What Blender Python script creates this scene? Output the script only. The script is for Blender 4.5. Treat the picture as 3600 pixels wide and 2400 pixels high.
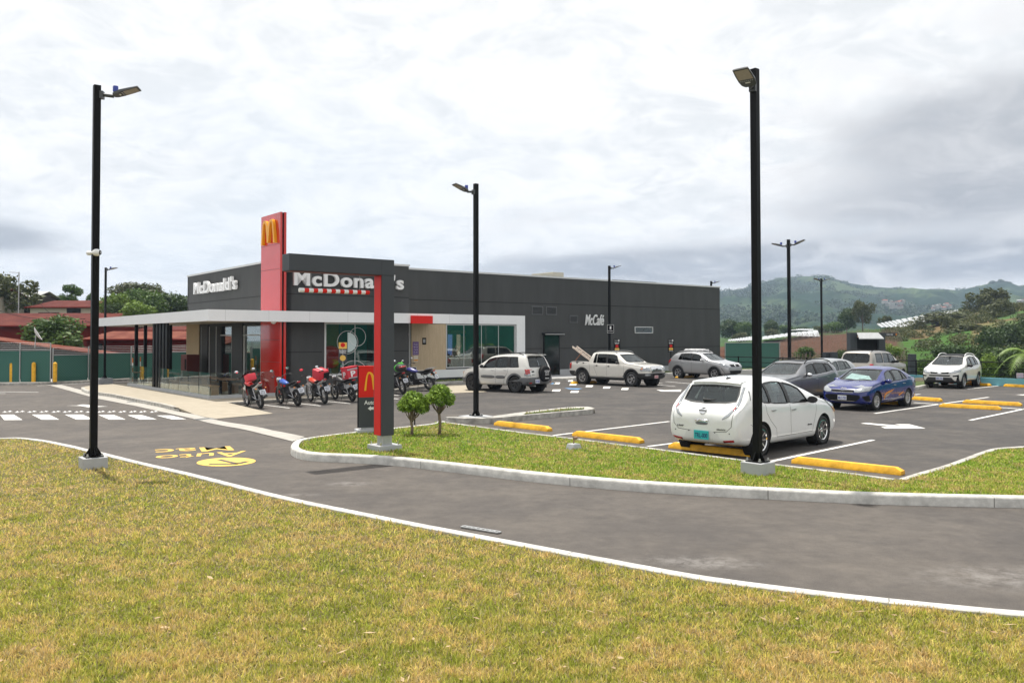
import bpy, bmesh, math, random
import numpy as np
from math import sin, cos, radians, pi, atan2, degrees, sqrt, exp
from mathutils import Vector, Matrix, noise
from mathutils.bvhtree import BVHTree
for o_ in list(bpy.data.objects): bpy.data.objects.remove(o_)
SC = bpy.context.scene
COL = SC.collection
# ---------------------------------------------------------------- camera
FPX, CYP, PITCH, ROLL, AZ = 2902., 1120.2, .02283, -.00145, .8943
CAM = Vector((0, 0, 2.5))
FW = Vector((0, cos(PITCH), sin(PITCH))); U0 = Vector((0, -sin(PITCH), cos(PITCH)))
RT = Vector((1, 0, 0)) * cos(ROLL) + U0 * sin(ROLL)
UP = -Vector((1, 0, 0)) * sin(ROLL) + U0 * cos(ROLL)
cd = bpy.data.cameras.new('camera'); cam = bpy.data.objects.new('camera', cd); COL.objects.link(cam)
cd.sensor_width = 36; cd.lens = FPX / 100; cd.shift_y = -(1200 - CYP) / 3600
cd.clip_start = .1; cd.clip_end = 9000
cam.matrix_world = Matrix(((RT.x, UP.x, -FW.x, CAM.x), (RT.y, UP.y, -FW.y, CAM.y), (RT.z, UP.z, -FW.z, CAM.z), (0, 0, 0, 1)))
SC.camera = cam
SC.render.resolution_x = 1024; SC.render.resolution_y = 682
SC.view_settings.view_transform = 'Standard'; SC.view_settings.look = 'None'
SC.view_settings.exposure = 0.42; SC.view_settings.gamma = 1
# ---------------------------------------------------------------- sun and sky
SUNV = Vector((-.70, .92, 3.8)).normalized()
sd = bpy.data.lights.new('sun', 'SUN'); sd.energy = 4.2; sd.angle = radians(1.2); sd.color = (1, .95, .87)
so = bpy.data.objects.new('sun', sd); COL.objects.link(so)
so.rotation_euler = SUNV.to_track_quat('Z', 'Y').to_euler()
W_ = bpy.data.worlds.new('World'); SC.world = W_; W_.use_nodes = True
def build_world():
    nt = W_.node_tree; N = nt.nodes; Lk = nt.links
    for n in list(N): N.remove(n)
    out = N.new('ShaderNodeOutputWorld'); bg = N.new('ShaderNodeBackground'); bg.inputs[1].default_value = .1
    Lk.new(bg.outputs[0], out.inputs[0])
    sky = N.new('ShaderNodeTexSky'); sky.sky_type = 'NISHITA'; sky.sun_disc = False
    sky.sun_elevation = math.asin(SUNV.z); sky.sun_rotation = atan2(SUNV.x, SUNV.y)
    tc = N.new('ShaderNodeTexCoord')
    def math_(op, a, b=None, c=None):
        m = N.new('ShaderNodeMath'); m.operation = op
        for i, v in enumerate((a, b, c)):
            if v is None: continue
            if isinstance(v, (int, float)): m.inputs[i].default_value = v
            else: Lk.new(v, m.inputs[i])
        return m.outputs[0]
    def ramp(x, a, b):
        m = N.new('ShaderNodeMapRange'); m.interpolation_type = 'SMOOTHSTEP'; Lk.new(x, m.inputs[0])
        m.inputs[1].default_value = a; m.inputs[2].default_value = b; return m.outputs[0]
    def mixc(f, a, b):
        m = N.new('ShaderNodeMix'); m.data_type = 'RGBA'
        if isinstance(f, float): m.inputs[0].default_value = f
        else: Lk.new(f, m.inputs[0])
        for i, v in ((6, a), (7, b)):
            if isinstance(v, tuple): m.inputs[i].default_value = (*v, 1)
            else: Lk.new(v, m.inputs[i])
        return m.outputs[2]
    sx = N.new('ShaderNodeSeparateXYZ'); Lk.new(tc.outputs['Generated'], sx.inputs[0])
    X, Y, Z = sx.outputs
    zz = math_('ADD', math_('MAXIMUM', Z, 0.0), .26)
    px_, py_ = math_('DIVIDE', X, zz), math_('DIVIDE', Y, zz)
    cb = N.new('ShaderNodeCombineXYZ'); Lk.new(px_, cb.inputs[0]); Lk.new(py_, cb.inputs[1])
    def noi(scale, det, rough, dist=0., off=0.):
        mp = N.new('ShaderNodeMapping'); Lk.new(cb.outputs[0], mp.inputs[0]); mp.inputs[1].default_value = (off, off * .7, off * .3)
        n = N.new('ShaderNodeTexNoise'); Lk.new(mp.outputs[0], n.inputs[0])
        n.inputs['Scale'].default_value = scale; n.inputs['Detail'].default_value = det
        n.inputs['Roughness'].default_value = rough; n.inputs['Distortion'].default_value = dist
        return n.outputs[0]
    n1 = noi(2.0, 9, .58, .5, 3.1); n2 = noi(9., 8, .62, .4, 9.3); n3 = noi(.8, 4, .5, 0, 17.)
    n4 = noi(4.2, 10, .62, .8, 5.5)
    # azimuth-elevation of the ray
    azm = math_('ARCTAN2', X, Y); el = math_('ARCSINE', Z)
    def blob(a, e, sa, se, nz=None, k=0.):
        da = math_('DIVIDE', math_('SUBTRACT', azm, a), sa); de = math_('DIVIDE', math_('SUBTRACT', el, e), se)
        r2 = math_('ADD', math_('MULTIPLY', da, da), math_('MULTIPLY', de, de))
        g = math_('EXPONENT', math_('MULTIPLY', r2, -1.0))
        return g
    # cloud sheet shades: bright deck, soft blue-grey mottling
    deck = mixc(ramp(n4, .36, .64), (6.7, 6.85, 6.95), (8.4, 8.35, 8.3))
    deck = mixc(math_('MULTIPLY', ramp(n2, .42, .7), .7), deck, (8.7, 8.65, 8.6))
    # darker rain-clouds low down and on the right
    dk = None
    for (q, k) in ((blob(.53, .215, .15, .055), 1.45), (blob(.20, .085, .30, .020), 1.1), (blob(.46, .080, .28, .026), 1.0), (blob(.48, .14, .2, .03), .8), (blob(-.58, .105, .10, .022), 1.2), (blob(.05, .15, .12, .02), .35), (blob(.4, .32, .3, .05), .35)):
        q = math_('MULTIPLY', q, k); dk = q if dk is None else math_('ADD', dk, q)
    n5 = math_('ADD', math_('MULTIPLY', n1, .5), math_('MULTIPLY', n4, .5))
    dk = math_('MINIMUM', dk, 1.1)
    dk = ramp(math_('ADD', math_('MULTIPLY', dk, .80), math_('MULTIPLY', math_('SUBTRACT', n5, .5), 1.9)), .10, .78)
    dk = math_('MULTIPLY', dk, math_('EXPONENT', math_('MULTIPLY', math_('MULTIPLY', el, el), -7.)))
    c = mixc(dk, deck, (2.85, 2.95, 3.2))
    # puffy bright edges near the horizon
    puff = math_('MULTIPLY', ramp(n5, .44, .66), math_('EXPONENT', math_('MULTIPLY', math_('MULTIPLY', el, el), -16.)))
    c = mixc(math_('MULTIPLY', puff, .6), c, (8.3, 8.15, 8.0))
    # thin blue gaps
    gap = math_('MULTIPLY', math_('ADD', blob(-.35, .15, .35, .12), math_('MULTIPLY', blob(-.42, .07, .09, .02), 1.4)), ramp(n3, .30, .62))
    gap = math_('MINIMUM', math_('MULTIPLY', gap, .35), .6)
    sky_b = mixc(.7, sky.outputs[0], (6.4, 7.1, 7.7))
    c = mixc(gap, c, sky_b)
    Lk.new(c, bg.inputs[0])
build_world()
# ---------------------------------------------------------------- pixel -> place helpers (pixels of the 3600x2400 photograph)
UV2 = Vector((sin(AZ), cos(AZ))); NV2 = Vector((cos(AZ), -sin(AZ)))     # along the front wall, out of the front wall
O2 = Vector((2.9248, 52.2304)); ROTB = pi / 2 - AZ
def ss(a, b, x):
    t = min(1., max(0., (x - a) / (b - a))); return t * t * (3 - 2 * t)
def zg(X, Y):
    a = (X - O2.x) * UV2.x + (Y - O2.y) * UV2.y
    return -.35 * ss(17.5, 27, -.8 * X + .6 * Y) * ss(-11, -17, a)
def ray(x, y): return FW + RT * ((x - 1800) / FPX) - UP * ((y - CYP) / FPX)
def T(x, y, dz=0.):
    d = ray(x, y); z = dz
    for i in range(30):
        p = CAM + d * ((z - CAM.z) / d.z); z = .5 * z + .5 * (zg(p.x, p.y) + dz)
    return p
DS = 3600 / 2352
def D(x, y, dz=0.): return T(x * DS, y * DS, dz)
def at(x, y, Y):                      # point seen at pixel (x, y) at depth Y
    d = ray(x, y); return CAM + d * (Y / d.y)
def AB(a, b, z=None):                 # building grid -> world
    p = O2 + UV2 * a + NV2 * b
    return Vector((p.x, p.y, zg(p.x, p.y) if z is None else z))
# ---------------------------------------------------------------- object helpers
def tag(o, label=None, cat=None, group=None, kind=None):
    if label: o['label'] = label
    if cat: o['category'] = cat
    if group: o['group'] = group
    if kind: o['kind'] = kind
    return o
def empty(name, loc=(0, 0, 0), rz=0., label=None, cat=None, group=None):
    o = bpy.data.objects.new(name, None); COL.objects.link(o); o.location = loc; o.rotation_euler = (0, 0, rz)
    o.empty_display_size = .2
    return tag(o, label, cat, group)
def link(name, me, parent=None, loc=None):
    o = bpy.data.objects.new(name, me); COL.objects.link(o)
    if parent is not None: o.parent = parent
    if loc is not None: o.location = loc
    return o
def copy_tree(o, parent=None):
    c = o.copy(); COL.objects.link(c); c.parent = parent
    for ch in [q for q in KIDS.get(o.name, o.children)]: copy_tree(ch, c)
    return c
KIDS = {}
class MB:
    def __init__(s): s.v = []; s.f = []; s.mi = []; s.cur = 0
    def add(s, vs, fs):
        n = len(s.v); s.v += [tuple(v) for v in vs]; s.f += [tuple(n + i for i in f) for f in fs]; s.mi += [s.cur] * len(fs); return s
    def box(s, c, d, rz=0., m=None):
        x, y, z = d[0] / 2, d[1] / 2, d[2] / 2
        vs = [Vector(p) for p in ((-x, -y, -z), (x, -y, -z), (x, y, -z), (-x, y, -z), (-x, -y, z), (x, -y, z), (x, y, z), (-x, y, z))]
        R = m if m is not None else Matrix.Rotation(rz, 3, 'Z')
        return s.add([Vector(c) + R @ v for v in vs], [(0, 3, 2, 1), (4, 5, 6, 7), (0, 1, 5, 4), (1, 2, 6, 5), (2, 3, 7, 6), (3, 0, 4, 7)])
    def bb(s, x0, x1, y0, y1, z0, z1): return s.box(((x0 + x1) / 2, (y0 + y1) / 2, (z0 + z1) / 2), (abs(x1 - x0), abs(y1 - y0), abs(z1 - z0)))
    def prism(s, poly, z0, z1, bottom=True):
        n = len(poly); zf = (lambda z, p: z(p[0], p[1]) if callable(z) else z)
        vs = [(p[0], p[1], zf(z0, p)) for p in poly] + [(p[0], p[1], zf(z1, p)) for p in poly]
        fs = [(i, (i + 1) % n, n + (i + 1) % n, n + i) for i in range(n)] + [tuple(range(n, 2 * n))]
        if bottom: fs.append(tuple(reversed(range(n))))
        return s.add(vs, fs)
    def ext(s, poly, axis, c0, c1):
        """extrude a 2-d polygon along an axis: 'y' -> poly is (x,z); 'x' -> poly is (y,z); 'z' -> (x,y)"""
        n = len(poly)
        f = {'y': lambda p, c: (p[0], c, p[1]), 'x': lambda p, c: (c, p[0], p[1]), 'z': lambda p, c: (p[0], p[1], c)}[axis]
        vs = [f(p, c0) for p in poly] + [f(p, c1) for p in poly]
        fs = [(i, (i + 1) % n, n + (i + 1) % n, n + i) for i in range(n)] + [tuple(range(n, 2 * n)), tuple(reversed(range(n)))]
        return s.add(vs, fs)
    def tube(s, pts, r, n=8, cap=True):
        pts = [Vector(p) for p in pts]; k = len(pts); rs = r if isinstance(r, (list, tuple)) else [r] * k
        vs = []; up = Vector((0, 0, 1)); prev = None
        for i, p in enumerate(pts):
            d = (pts[min(i + 1, k - 1)] - pts[max(i - 1, 0)]).normalized()
            a = d.cross(up if abs(d.z) < .9 else Vector((1, 0, 0))).normalized() if prev is None else (prev - d * prev.dot(d)).normalized()
            prev = a; b = d.cross(a)
            for j in range(n): vs.append(p + (a * cos(2 * pi * j / n) + b * sin(2 * pi * j / n)) * rs[i])
        fs = [(i * n + j, i * n + (j + 1) % n, (i + 1) * n + (j + 1) % n, (i + 1) * n + j) for i in range(k - 1) for j in range(n)]
        if cap: fs += [tuple(reversed(range(n))), tuple((k - 1) * n + j for j in range(n))]
        return s.add(vs, fs)
    def lathe(s, prof, n=24, axis='z', c=(0, 0, 0), closed=False, a0=0., a1=2 * pi):
        full = abs(a1 - a0 - 2 * pi) < 1e-6; m = n if full else n + 1; vs = []
        for r, h in prof:
            for j in range(m):
                t = a0 + (a1 - a0) * j / n; x, y = r * cos(t), r * sin(t)
                v = {'z': (x, y, h), 'y': (x, h, y), 'x': (h, x, y)}[axis]
                vs.append((v[0] + c[0], v[1] + c[1], v[2] + c[2]))
        k = len(prof); fs = []
        for i in range(k if closed else k - 1):
            i2 = (i + 1) % k
            for j in range(n): fs.append((i * m + j, i * m + (j + 1) % m, i2 * m + (j + 1) % m, i2 * m + j))
        return s.add(vs, fs)
    def ball(s, c, r, nu=14, nv=9):
        rx, ry, rz = r if isinstance(r, (tuple, list)) else (r, r, r); vs = []
        for i in range(nv + 1):
            for j in range(nu):
                t, p = pi * i / nv, 2 * pi * j / nu
                vs.append((c[0] + rx * sin(t) * cos(p), c[1] + ry * sin(t) * sin(p), c[2] + rz * cos(t)))
        return s.add(vs, [(i * nu + j, (i + 1) * nu + j, (i + 1) * nu + (j + 1) % nu, i * nu + (j + 1) % nu) for i in range(nv) for j in range(nu)])
    def mesh(s, name, mats, smooth=False, bevel=0., weld=False):
        me = bpy.data.meshes.new(name); me.from_pydata([tuple(v) for v in s.v], [], s.f)
        for m in (mats if isinstance(mats, (list, tuple)) else [mats]): me.materials.append(m)
        if any(s.mi): me.polygons.foreach_set('material_index', s.mi)
        bm = bmesh.new(); bm.from_mesh(me)
        if weld: bmesh.ops.remove_doubles(bm, verts=bm.verts, dist=1e-4)
        bmesh.ops.dissolve_degenerate(bm, dist=1e-5, edges=bm.edges)
        if bevel:
            es = [e for e in bm.edges if len(e.link_faces) == 2 and e.calc_face_angle(0) > .6]
            bmesh.ops.bevel(bm, geom=es, offset=bevel, segments=2, affect='EDGES', profile=.6, clamp_overlap=True)
        bmesh.ops.recalc_face_normals(bm, faces=bm.faces)
        bm.to_mesh(me); bm.free()
        if smooth:
            me.polygons.foreach_set('use_smooth', [True] * len(me.polygons))
            if smooth != 'all':
                try: me.set_sharp_from_angle(angle=radians(38))
                except Exception: pass
        return me
    def build(s, name, mats, parent=None, smooth=False, bevel=0., loc=None, weld=False):
        o = link(name, s.mesh(name, mats, smooth, bevel, weld), parent)
        if loc is not None: o.location = loc
        return o
# ---------------------------------------------------------------- materials
def mat(name, col, rough=.6, metal=0., var=0., vs=6., bump=0., bs=60., coat=0., spec=.5, col2=None, vdet=5., stretch=None, trans=0., emit=None):
    m = bpy.data.materials.new(name); m.use_nodes = True; nt = m.node_tree; N = nt.nodes; Lk = nt.links
    b = N['Principled BSDF']; b.inputs['Base Color'].default_value = (*col, 1)
    b.inputs['Roughness'].default_value = rough; b.inputs['Metallic'].default_value = metal
    b.inputs['Specular IOR Level'].default_value = spec; b.inputs['Coat Weight'].default_value = coat; b.inputs['Coat Roughness'].default_value = .04
    if trans: b.inputs['Transmission Weight'].default_value = trans
    if emit: b.inputs['Emission Color'].default_value = (*emit[0], 1); b.inputs['Emission Strength'].default_value = emit[1]
    if var or bump or col2:
        tc = N.new('ShaderNodeTexCoord'); mp = N.new('ShaderNodeMapping'); Lk.new(tc.outputs['Object'], mp.inputs[0])
        if stretch: mp.inputs[3].default_value = stretch
    if var or col2:
        n = N.new('ShaderNodeTexNoise'); n.inputs['Scale'].default_value = vs; n.inputs['Detail'].default_value = vdet; n.inputs['Roughness'].default_value = .62
        Lk.new(mp.outputs[0], n.inputs[0]); r = N.new('ShaderNodeValToRGB'); Lk.new(n.outputs[0], r.inputs[0])
        c1 = tuple(max(0, c * (1 - var)) for c in col); c2 = col2 if col2 else tuple(min(1, c * (1 + var)) for c in col)
        r.color_ramp.elements[0].position = .35; r.color_ramp.elements[1].position = .68
        r.color_ramp.elements[0].color = (*c1, 1); r.color_ramp.elements[1].color = (*c2, 1)
        Lk.new(r.outputs[0], b.inputs['Base Color'])
        rr = N.new('ShaderNodeMapRange'); Lk.new(n.outputs[0], rr.inputs[0]); rr.inputs[3].default_value = max(0, rough - .08); rr.inputs[4].default_value = min(1, rough + .08)
        Lk.new(rr.outputs[0], b.inputs['Roughness'])
    if bump:
        n2 = N.new('ShaderNodeTexNoise'); n2.inputs['Scale'].default_value = bs; n2.inputs['Detail'].default_value = 4; Lk.new(mp.outputs[0], n2.inputs[0])
        bp = N.new('ShaderNodeBump'); bp.inputs['Strength'].default_value = bump; bp.inputs['Distance'].default_value = .02; Lk.new(n2.outputs[0], bp.inputs['Height']); Lk.new(bp.outputs[0], b.inputs['Normal'])
    return m
def attr_mat(name, attr='col', rough=.8, trans=0., bump=0., bs=3., spec=.3):
    m = bpy.data.materials.new(name); m.use_nodes = True; N = m.node_tree.nodes; Lk = m.node_tree.links
    b = N['Principled BSDF']; a = N.new('ShaderNodeAttribute'); a.attribute_name = attr
    Lk.new(a.outputs['Color'], b.inputs['Base Color']); b.inputs['Roughness'].default_value = rough; b.inputs['Specular IOR Level'].default_value = spec
    if trans:
        t = N.new('ShaderNodeBsdfTranslucent'); Lk.new(a.outputs['Color'], t.inputs[0]); mx = N.new('ShaderNodeMixShader'); mx.inputs[0].default_value = trans
        Lk.new(b.outputs[0], mx.inputs[1]); Lk.new(t.outputs[0], mx.inputs[2]); Lk.new(mx.outputs[0], N['Material Output'].inputs[0])
    if bump:
        tc = N.new('ShaderNodeTexCoord'); n2 = N.new('ShaderNodeTexNoise'); n2.inputs['Scale'].default_value = bs; n2.inputs['Detail'].default_value = 8; Lk.new(tc.outputs['Object'], n2.inputs[0])
        bp = N.new('ShaderNodeBump'); bp.inputs['Strength'].default_value = bump; bp.inputs['Distance'].default_value = 1.; Lk.new(n2.outputs[0], bp.inputs['Height']); Lk.new(bp.outputs[0], b.inputs['Normal'])
    return m
def glass_mat(name, tint=(.6, .7, .7), refl=.12, alpha=.6, rough=.02):
    """thin window glass: tinted see-through mixed with a mirror-like skin"""
    m = bpy.data.materials.new(name); m.use_nodes = True; N = m.node_tree.nodes; Lk = m.node_tree.links
    N.remove(N['Principled BSDF'])
    t = N.new('ShaderNodeBsdfTransparent'); t.inputs[0].default_value = tuple(c * alpha for c in tint) + (1,)
    g = N.new('ShaderNodeBsdfGlossy'); g.inputs['Roughness'].default_value = rough; g.inputs[0].default_value = (.95, 1, 1, 1)
    lw = N.new('ShaderNodeLayerWeight'); lw.inputs[0].default_value = .5; pw = N.new('ShaderNodeMath'); pw.operation = 'POWER'; pw.inputs[1].default_value = 4.; Lk.new(lw.outputs['Facing'], pw.inputs[0])
    ad = N.new('ShaderNodeMath'); ad.operation = 'MULTIPLY_ADD'; ad.use_clamp = True; ad.inputs[1].default_value = .8; ad.inputs[2].default_value = refl + .05; Lk.new(pw.outputs[0], ad.inputs[0])
    mx = N.new('ShaderNodeMixShader'); Lk.new(ad.outputs[0], mx.inputs[0]); Lk.new(t.outputs[0], mx.inputs[1]); Lk.new(g.outputs[0], mx.inputs[2])
    Lk.new(mx.outputs[0], N['Material Output'].inputs[0])
    return m
M = {}
M['kerb'] = mat('kerb_concrete', (.52, .51, .475), .85, var=.22, vs=5., bump=.25, bs=45)
M['kerb2'] = mat('kerb_worn', (.40, .385, .35), .85, var=.35, vs=4., bump=.3, bs=40)
M['concrete'] = mat('concrete_grey', (.36, .36, .36), .8, var=.1, vs=3, bump=.2, bs=50)
M['plinth'] = mat('painted_plinth', (.40, .41, .42), .7, var=.05, vs=3)
M['tile'] = mat('beige_paving', (.31, .27, .205), .85, col2=(.41, .36, .28), vs=2.2, bump=.1, bs=30, stretch=(1, 4, 1))
M['swale'] = mat('drain_concrete', (.33, .31, .28), .85, col2=(.42, .40, .36), vs=2.5, bump=.3, bs=40)
M['white'] = mat('road_white', (.72, .71, .68), .7, var=.10, vs=9, bump=.2, bs=70)
M['yellow'] = mat('safety_yellow', (.84, .44, .02), .6, var=.22, vs=7, bump=.2, bs=60)
M['roadyellow'] = mat('road_yellow', (.72, .46, .09), .7, var=.10, vs=12, bump=.2, bs=70)
M['blue_paint'] = mat('road_blue', (.13, .30, .55), .7, var=.15, vs=8)
M['stucco'] = mat('dark_stucco', (.060, .062, .062), .88, var=.12, vs=1.3, bump=.35, bs=120, stretch=(1, 1, .22))
M['groove'] = mat('groove_black', (.012, .012, .012), .8)
M['wgrey'] = mat('light_cladding', (.80, .81, .82), .45, var=.02, vs=1.)
M['frame'] = mat('window_frame', (.62, .63, .63), .4)
M['red'] = mat('glossy_red', (.60, .013, .006), .16, coat=.5, var=.04, vs=1.)
M['redm'] = mat('satin_red', (.66, .012, .006), .45, spec=.3)
M['slate'] = mat('slate_panel', (.040, .046, .054), .5, var=.04, vs=1.5)
M['black'] = mat('black_paint', (.005, .0052, .0055), .45, spec=.14)
M['blackm'] = mat('black_matt', (.010, .010, .011), .75, spec=.2)
M['gold'] = mat('arch_yellow', (.88, .40, .005), .35)
M['letter'] = mat('letter_white', (.80, .80, .80), .45)
M['wood'] = mat('pale_wood', (.46, .35, .22), .55, col2=(.56, .44, .29), vs=4., stretch=(6, 6, .35), vdet=6)
M['vent'] = mat('vent_grey', (.11, .115, .12), .5, var=.1, vs=8)
M['steel'] = mat('galvanised', (.42, .43, .43), .45, metal=.6, var=.1, vs=8)
M['chrome'] = mat('chrome', (.75, .75, .75), .12, metal=1.)
M['brownwood'] = mat('brown_wood', (.20, .09, .04), .5, var=.2, vs=6, stretch=(1, 1, 1))
M['darkred'] = mat('dark_red_panel', (.13, .018, .010), .5)
M['inside'] = mat('interior_dark', (.05, .045, .04), .8)
M['glassw'] = glass_mat('shop_glass', (.55, .72, .68), .12, .75)
M['glassw2'] = glass_mat('front_shop_glass', (.8, .9, .88), .0, .85)
M['glassb'] = glass_mat('barrier_glass', (.90, .97, .95), .03, .95)
M['doorglass'] = mat('dark_door_glass', (.006, .010, .010), .12, spec=.8)
# ================================================================ GROUND
def asphalt():
    m = bpy.data.materials.new('asphalt'); m.use_nodes = True; N = m.node_tree.nodes; Lk = m.node_tree.links; b = N['Principled BSDF']
    tc = N.new('ShaderNodeTexCoord')
    def noi(s, d, r=.6):
        n = N.new('ShaderNodeTexNoise'); n.inputs['Scale'].default_value = s; n.inputs['Detail'].default_value = d; n.inputs['Roughness'].default_value = r; Lk.new(tc.outputs['Object'], n.inputs[0]); return n.outputs[0]
    def rmp(x, p0, p1, c0, c1):
        r = N.new('ShaderNodeValToRGB'); Lk.new(x, r.inputs[0]); e = r.color_ramp.elements; e[0].position, e[1].position = p0, p1; e[0].color = (*c0, 1); e[1].color = (*c1, 1); return r.outputs[0]
    def mix(f, a, c, mode='MIX'):
        x = N.new('ShaderNodeMix'); x.data_type = 'RGBA'; x.blend_type = mode
        if isinstance(f, float): x.inputs[0].default_value = f
        else: Lk.new(f, x.inputs[0])
        Lk.new(a, x.inputs[6]); Lk.new(c, x.inputs[7]); return x.outputs[2]
    base = rmp(noi(.35, 5), .3, .7, (.066, .061, .059), (.094, .085, .077))
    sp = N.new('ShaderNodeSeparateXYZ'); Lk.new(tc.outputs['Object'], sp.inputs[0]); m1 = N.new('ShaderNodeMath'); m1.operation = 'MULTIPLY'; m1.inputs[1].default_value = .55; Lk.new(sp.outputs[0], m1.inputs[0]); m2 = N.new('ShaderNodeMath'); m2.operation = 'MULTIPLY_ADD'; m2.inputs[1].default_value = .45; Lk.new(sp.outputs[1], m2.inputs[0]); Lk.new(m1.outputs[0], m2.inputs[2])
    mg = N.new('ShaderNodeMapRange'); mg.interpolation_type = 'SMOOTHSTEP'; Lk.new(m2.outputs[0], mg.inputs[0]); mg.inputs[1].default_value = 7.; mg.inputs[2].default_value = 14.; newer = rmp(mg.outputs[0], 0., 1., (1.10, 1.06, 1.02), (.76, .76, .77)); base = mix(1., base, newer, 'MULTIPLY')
    dust = rmp(noi(.7, 7, .68), .46, .78, (0, 0, 0), (.6, .6, .6))
    brown = rmp(noi(4, 3), .4, .6, (.118, .102, .088), (.138, .122, .106))
    c = mix(dust, base, brown)
    fine = rmp(noi(110, 3, .75), .35, .68, (.45, .45, .45), (1.6, 1.6, 1.6)); c = mix(.8, c, fine, 'MULTIPLY'); streak = rmp(noi(3.5, 8, .75), .33, .67, (.80, .80, .80), (1.20, 1.20, 1.18)); c = mix(1., c, streak, 'MULTIPLY')
    spots = rmp(noi(2.3, 3), .70, .76, (1, 1, 1), (.72, .70, .68)); c = mix(1., c, spots, 'MULTIPLY')
    for q, r0, r1 in ((T(2440, 1968), 1.0, .30), (T(3560, 2030), 1.6, .7), (T(2520, 1985), .8, .3), (T(1230, 1700), .6, .4), (T(1050, 1740), .5, .25)):
        mp = N.new('ShaderNodeMapping'); mp.vector_type = 'POINT'; mp.inputs[1].default_value = (-q.x / r0, -q.y / r1, 0); mp.inputs[3].default_value = (1 / r0, 1 / r1, 0); Lk.new(tc.outputs['Object'], mp.inputs[0])
        ln = N.new('ShaderNodeVectorMath'); ln.operation = 'LENGTH'; Lk.new(mp.outputs[0], ln.inputs[0]); mm = N.new('ShaderNodeMapRange'); mm.interpolation_type = 'SMOOTHSTEP'; Lk.new(ln.outputs['Value'], mm.inputs[0]); mm.inputs[1].default_value = 1.; mm.inputs[2].default_value = 0.; mm.inputs[4].default_value = 1.
        nn_ = N.new('ShaderNodeMapRange'); Lk.new(noi(5, 8, .75), nn_.inputs[0]); nn_.inputs[1].default_value = .42; nn_.inputs[2].default_value = .72; ml_ = N.new('ShaderNodeMath'); ml_.operation = 'MULTIPLY'; Lk.new(mm.outputs[0], ml_.inputs[0]); Lk.new(nn_.outputs[0], ml_.inputs[1]); pale = N.new('ShaderNodeRGB'); pale.outputs[0].default_value = (.24, .225, .21, 1); c = mix(ml_.outputs[0], c, pale.outputs[0])
    Lk.new(c, b.inputs['Base Color']); b.inputs['Roughness'].default_value = .82; b.inputs['Specular IOR Level'].default_value = .35
    bp = N.new('ShaderNodeBump'); bp.inputs['Strength'].default_value = .5; bp.inputs['Distance'].default_value = .01; Lk.new(noi(90, 4), bp.inputs['Height']); Lk.new(bp.outputs[0], b.inputs['Normal'])
    return m
M['asphalt'] = asphalt()
def in_lot(a, b): return (-95 <= a <= 11.3 and -5 <= b <= 75) or (-95 <= a <= 24 and -30 <= b <= 5)
def grid_sheet(name, a0, a1, b0, b1, step, m, dz=0.):
    na, nb = int((a1 - a0) / step) + 1, int((b1 - b0) / step) + 1; vs = []; fs = []
    for i in range(na):
        for j in range(nb):
            p = AB(a0 + (a1 - a0) * i / (na - 1), b0 + (b1 - b0) * j / (nb - 1)); vs.append((p.x, p.y, p.z + dz))
    for i in range(na - 1):
        for j in range(nb - 1): fs.append((i * nb + j, i * nb + j + 1, (i + 1) * nb + j + 1, (i + 1) * nb + j))
    mb = MB(); mb.add(vs, fs); return mb
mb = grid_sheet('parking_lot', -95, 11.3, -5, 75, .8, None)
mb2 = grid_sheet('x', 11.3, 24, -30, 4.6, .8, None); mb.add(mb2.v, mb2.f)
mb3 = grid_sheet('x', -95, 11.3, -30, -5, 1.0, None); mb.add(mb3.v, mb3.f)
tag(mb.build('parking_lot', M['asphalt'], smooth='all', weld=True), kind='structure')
# draped polygons --------------------------------------------------
def drape(poly, dz, step=.5):
    """flat polygon cut by a grid and laid on the ground dz above it"""
    bm = bmesh.new(); f = bm.faces.new([bm.verts.new((p[0], p[1], 0)) for p in poly])
    xs = [p[0] for p in poly]; ys = [p[1] for p in poly]
    for lo, hi, ax in ((min(xs), max(xs), 0), (min(ys), max(ys), 1)):
        n = int((hi - lo) / step)
        for i in range(1, n + 1):
            co = [0, 0, 0]; no = [0, 0, 0]; co[ax] = lo + (hi - lo) * i / (n + 1); no[ax] = 1
            bmesh.ops.bisect_plane(bm, geom=bm.verts[:] + bm.edges[:] + bm.faces[:], plane_co=co, plane_no=no)
    bmesh.ops.triangulate(bm, faces=bm.faces[:])
    for v in bm.verts: v.co.z = zg(v.co.x, v.co.y) + dz
    bm.verts.index_update()
    r = ([tuple(v.co) for v in bm.verts], [tuple(v.index for v in f.verts) for f in bm.faces]); bm.free(); return r
def strip2(p, q, w):
    p, q = Vector(p[:2]), Vector(q[:2]); d = (q - p).normalized(); n = Vector((-d.y, d.x)) * w / 2
    return [p - n, q - n, q + n, p + n]
def marks(name, polys, m, dz=.004, label=None, cat=None, group=None, step=1.0):
    mb = MB()
    for po in polys: mb.add(*drape(po, dz, step))
    o = mb.build(name, m)
    if label: tag(o, label, cat, group)
    else: tag(o, kind='structure')
    return o
def P2(x, y, dz=0.): p = T(x, y, dz); return (p.x, p.y)
def Q2(x, y, dz=0.): p = D(x, y, dz); return (p.x, p.y)
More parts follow.
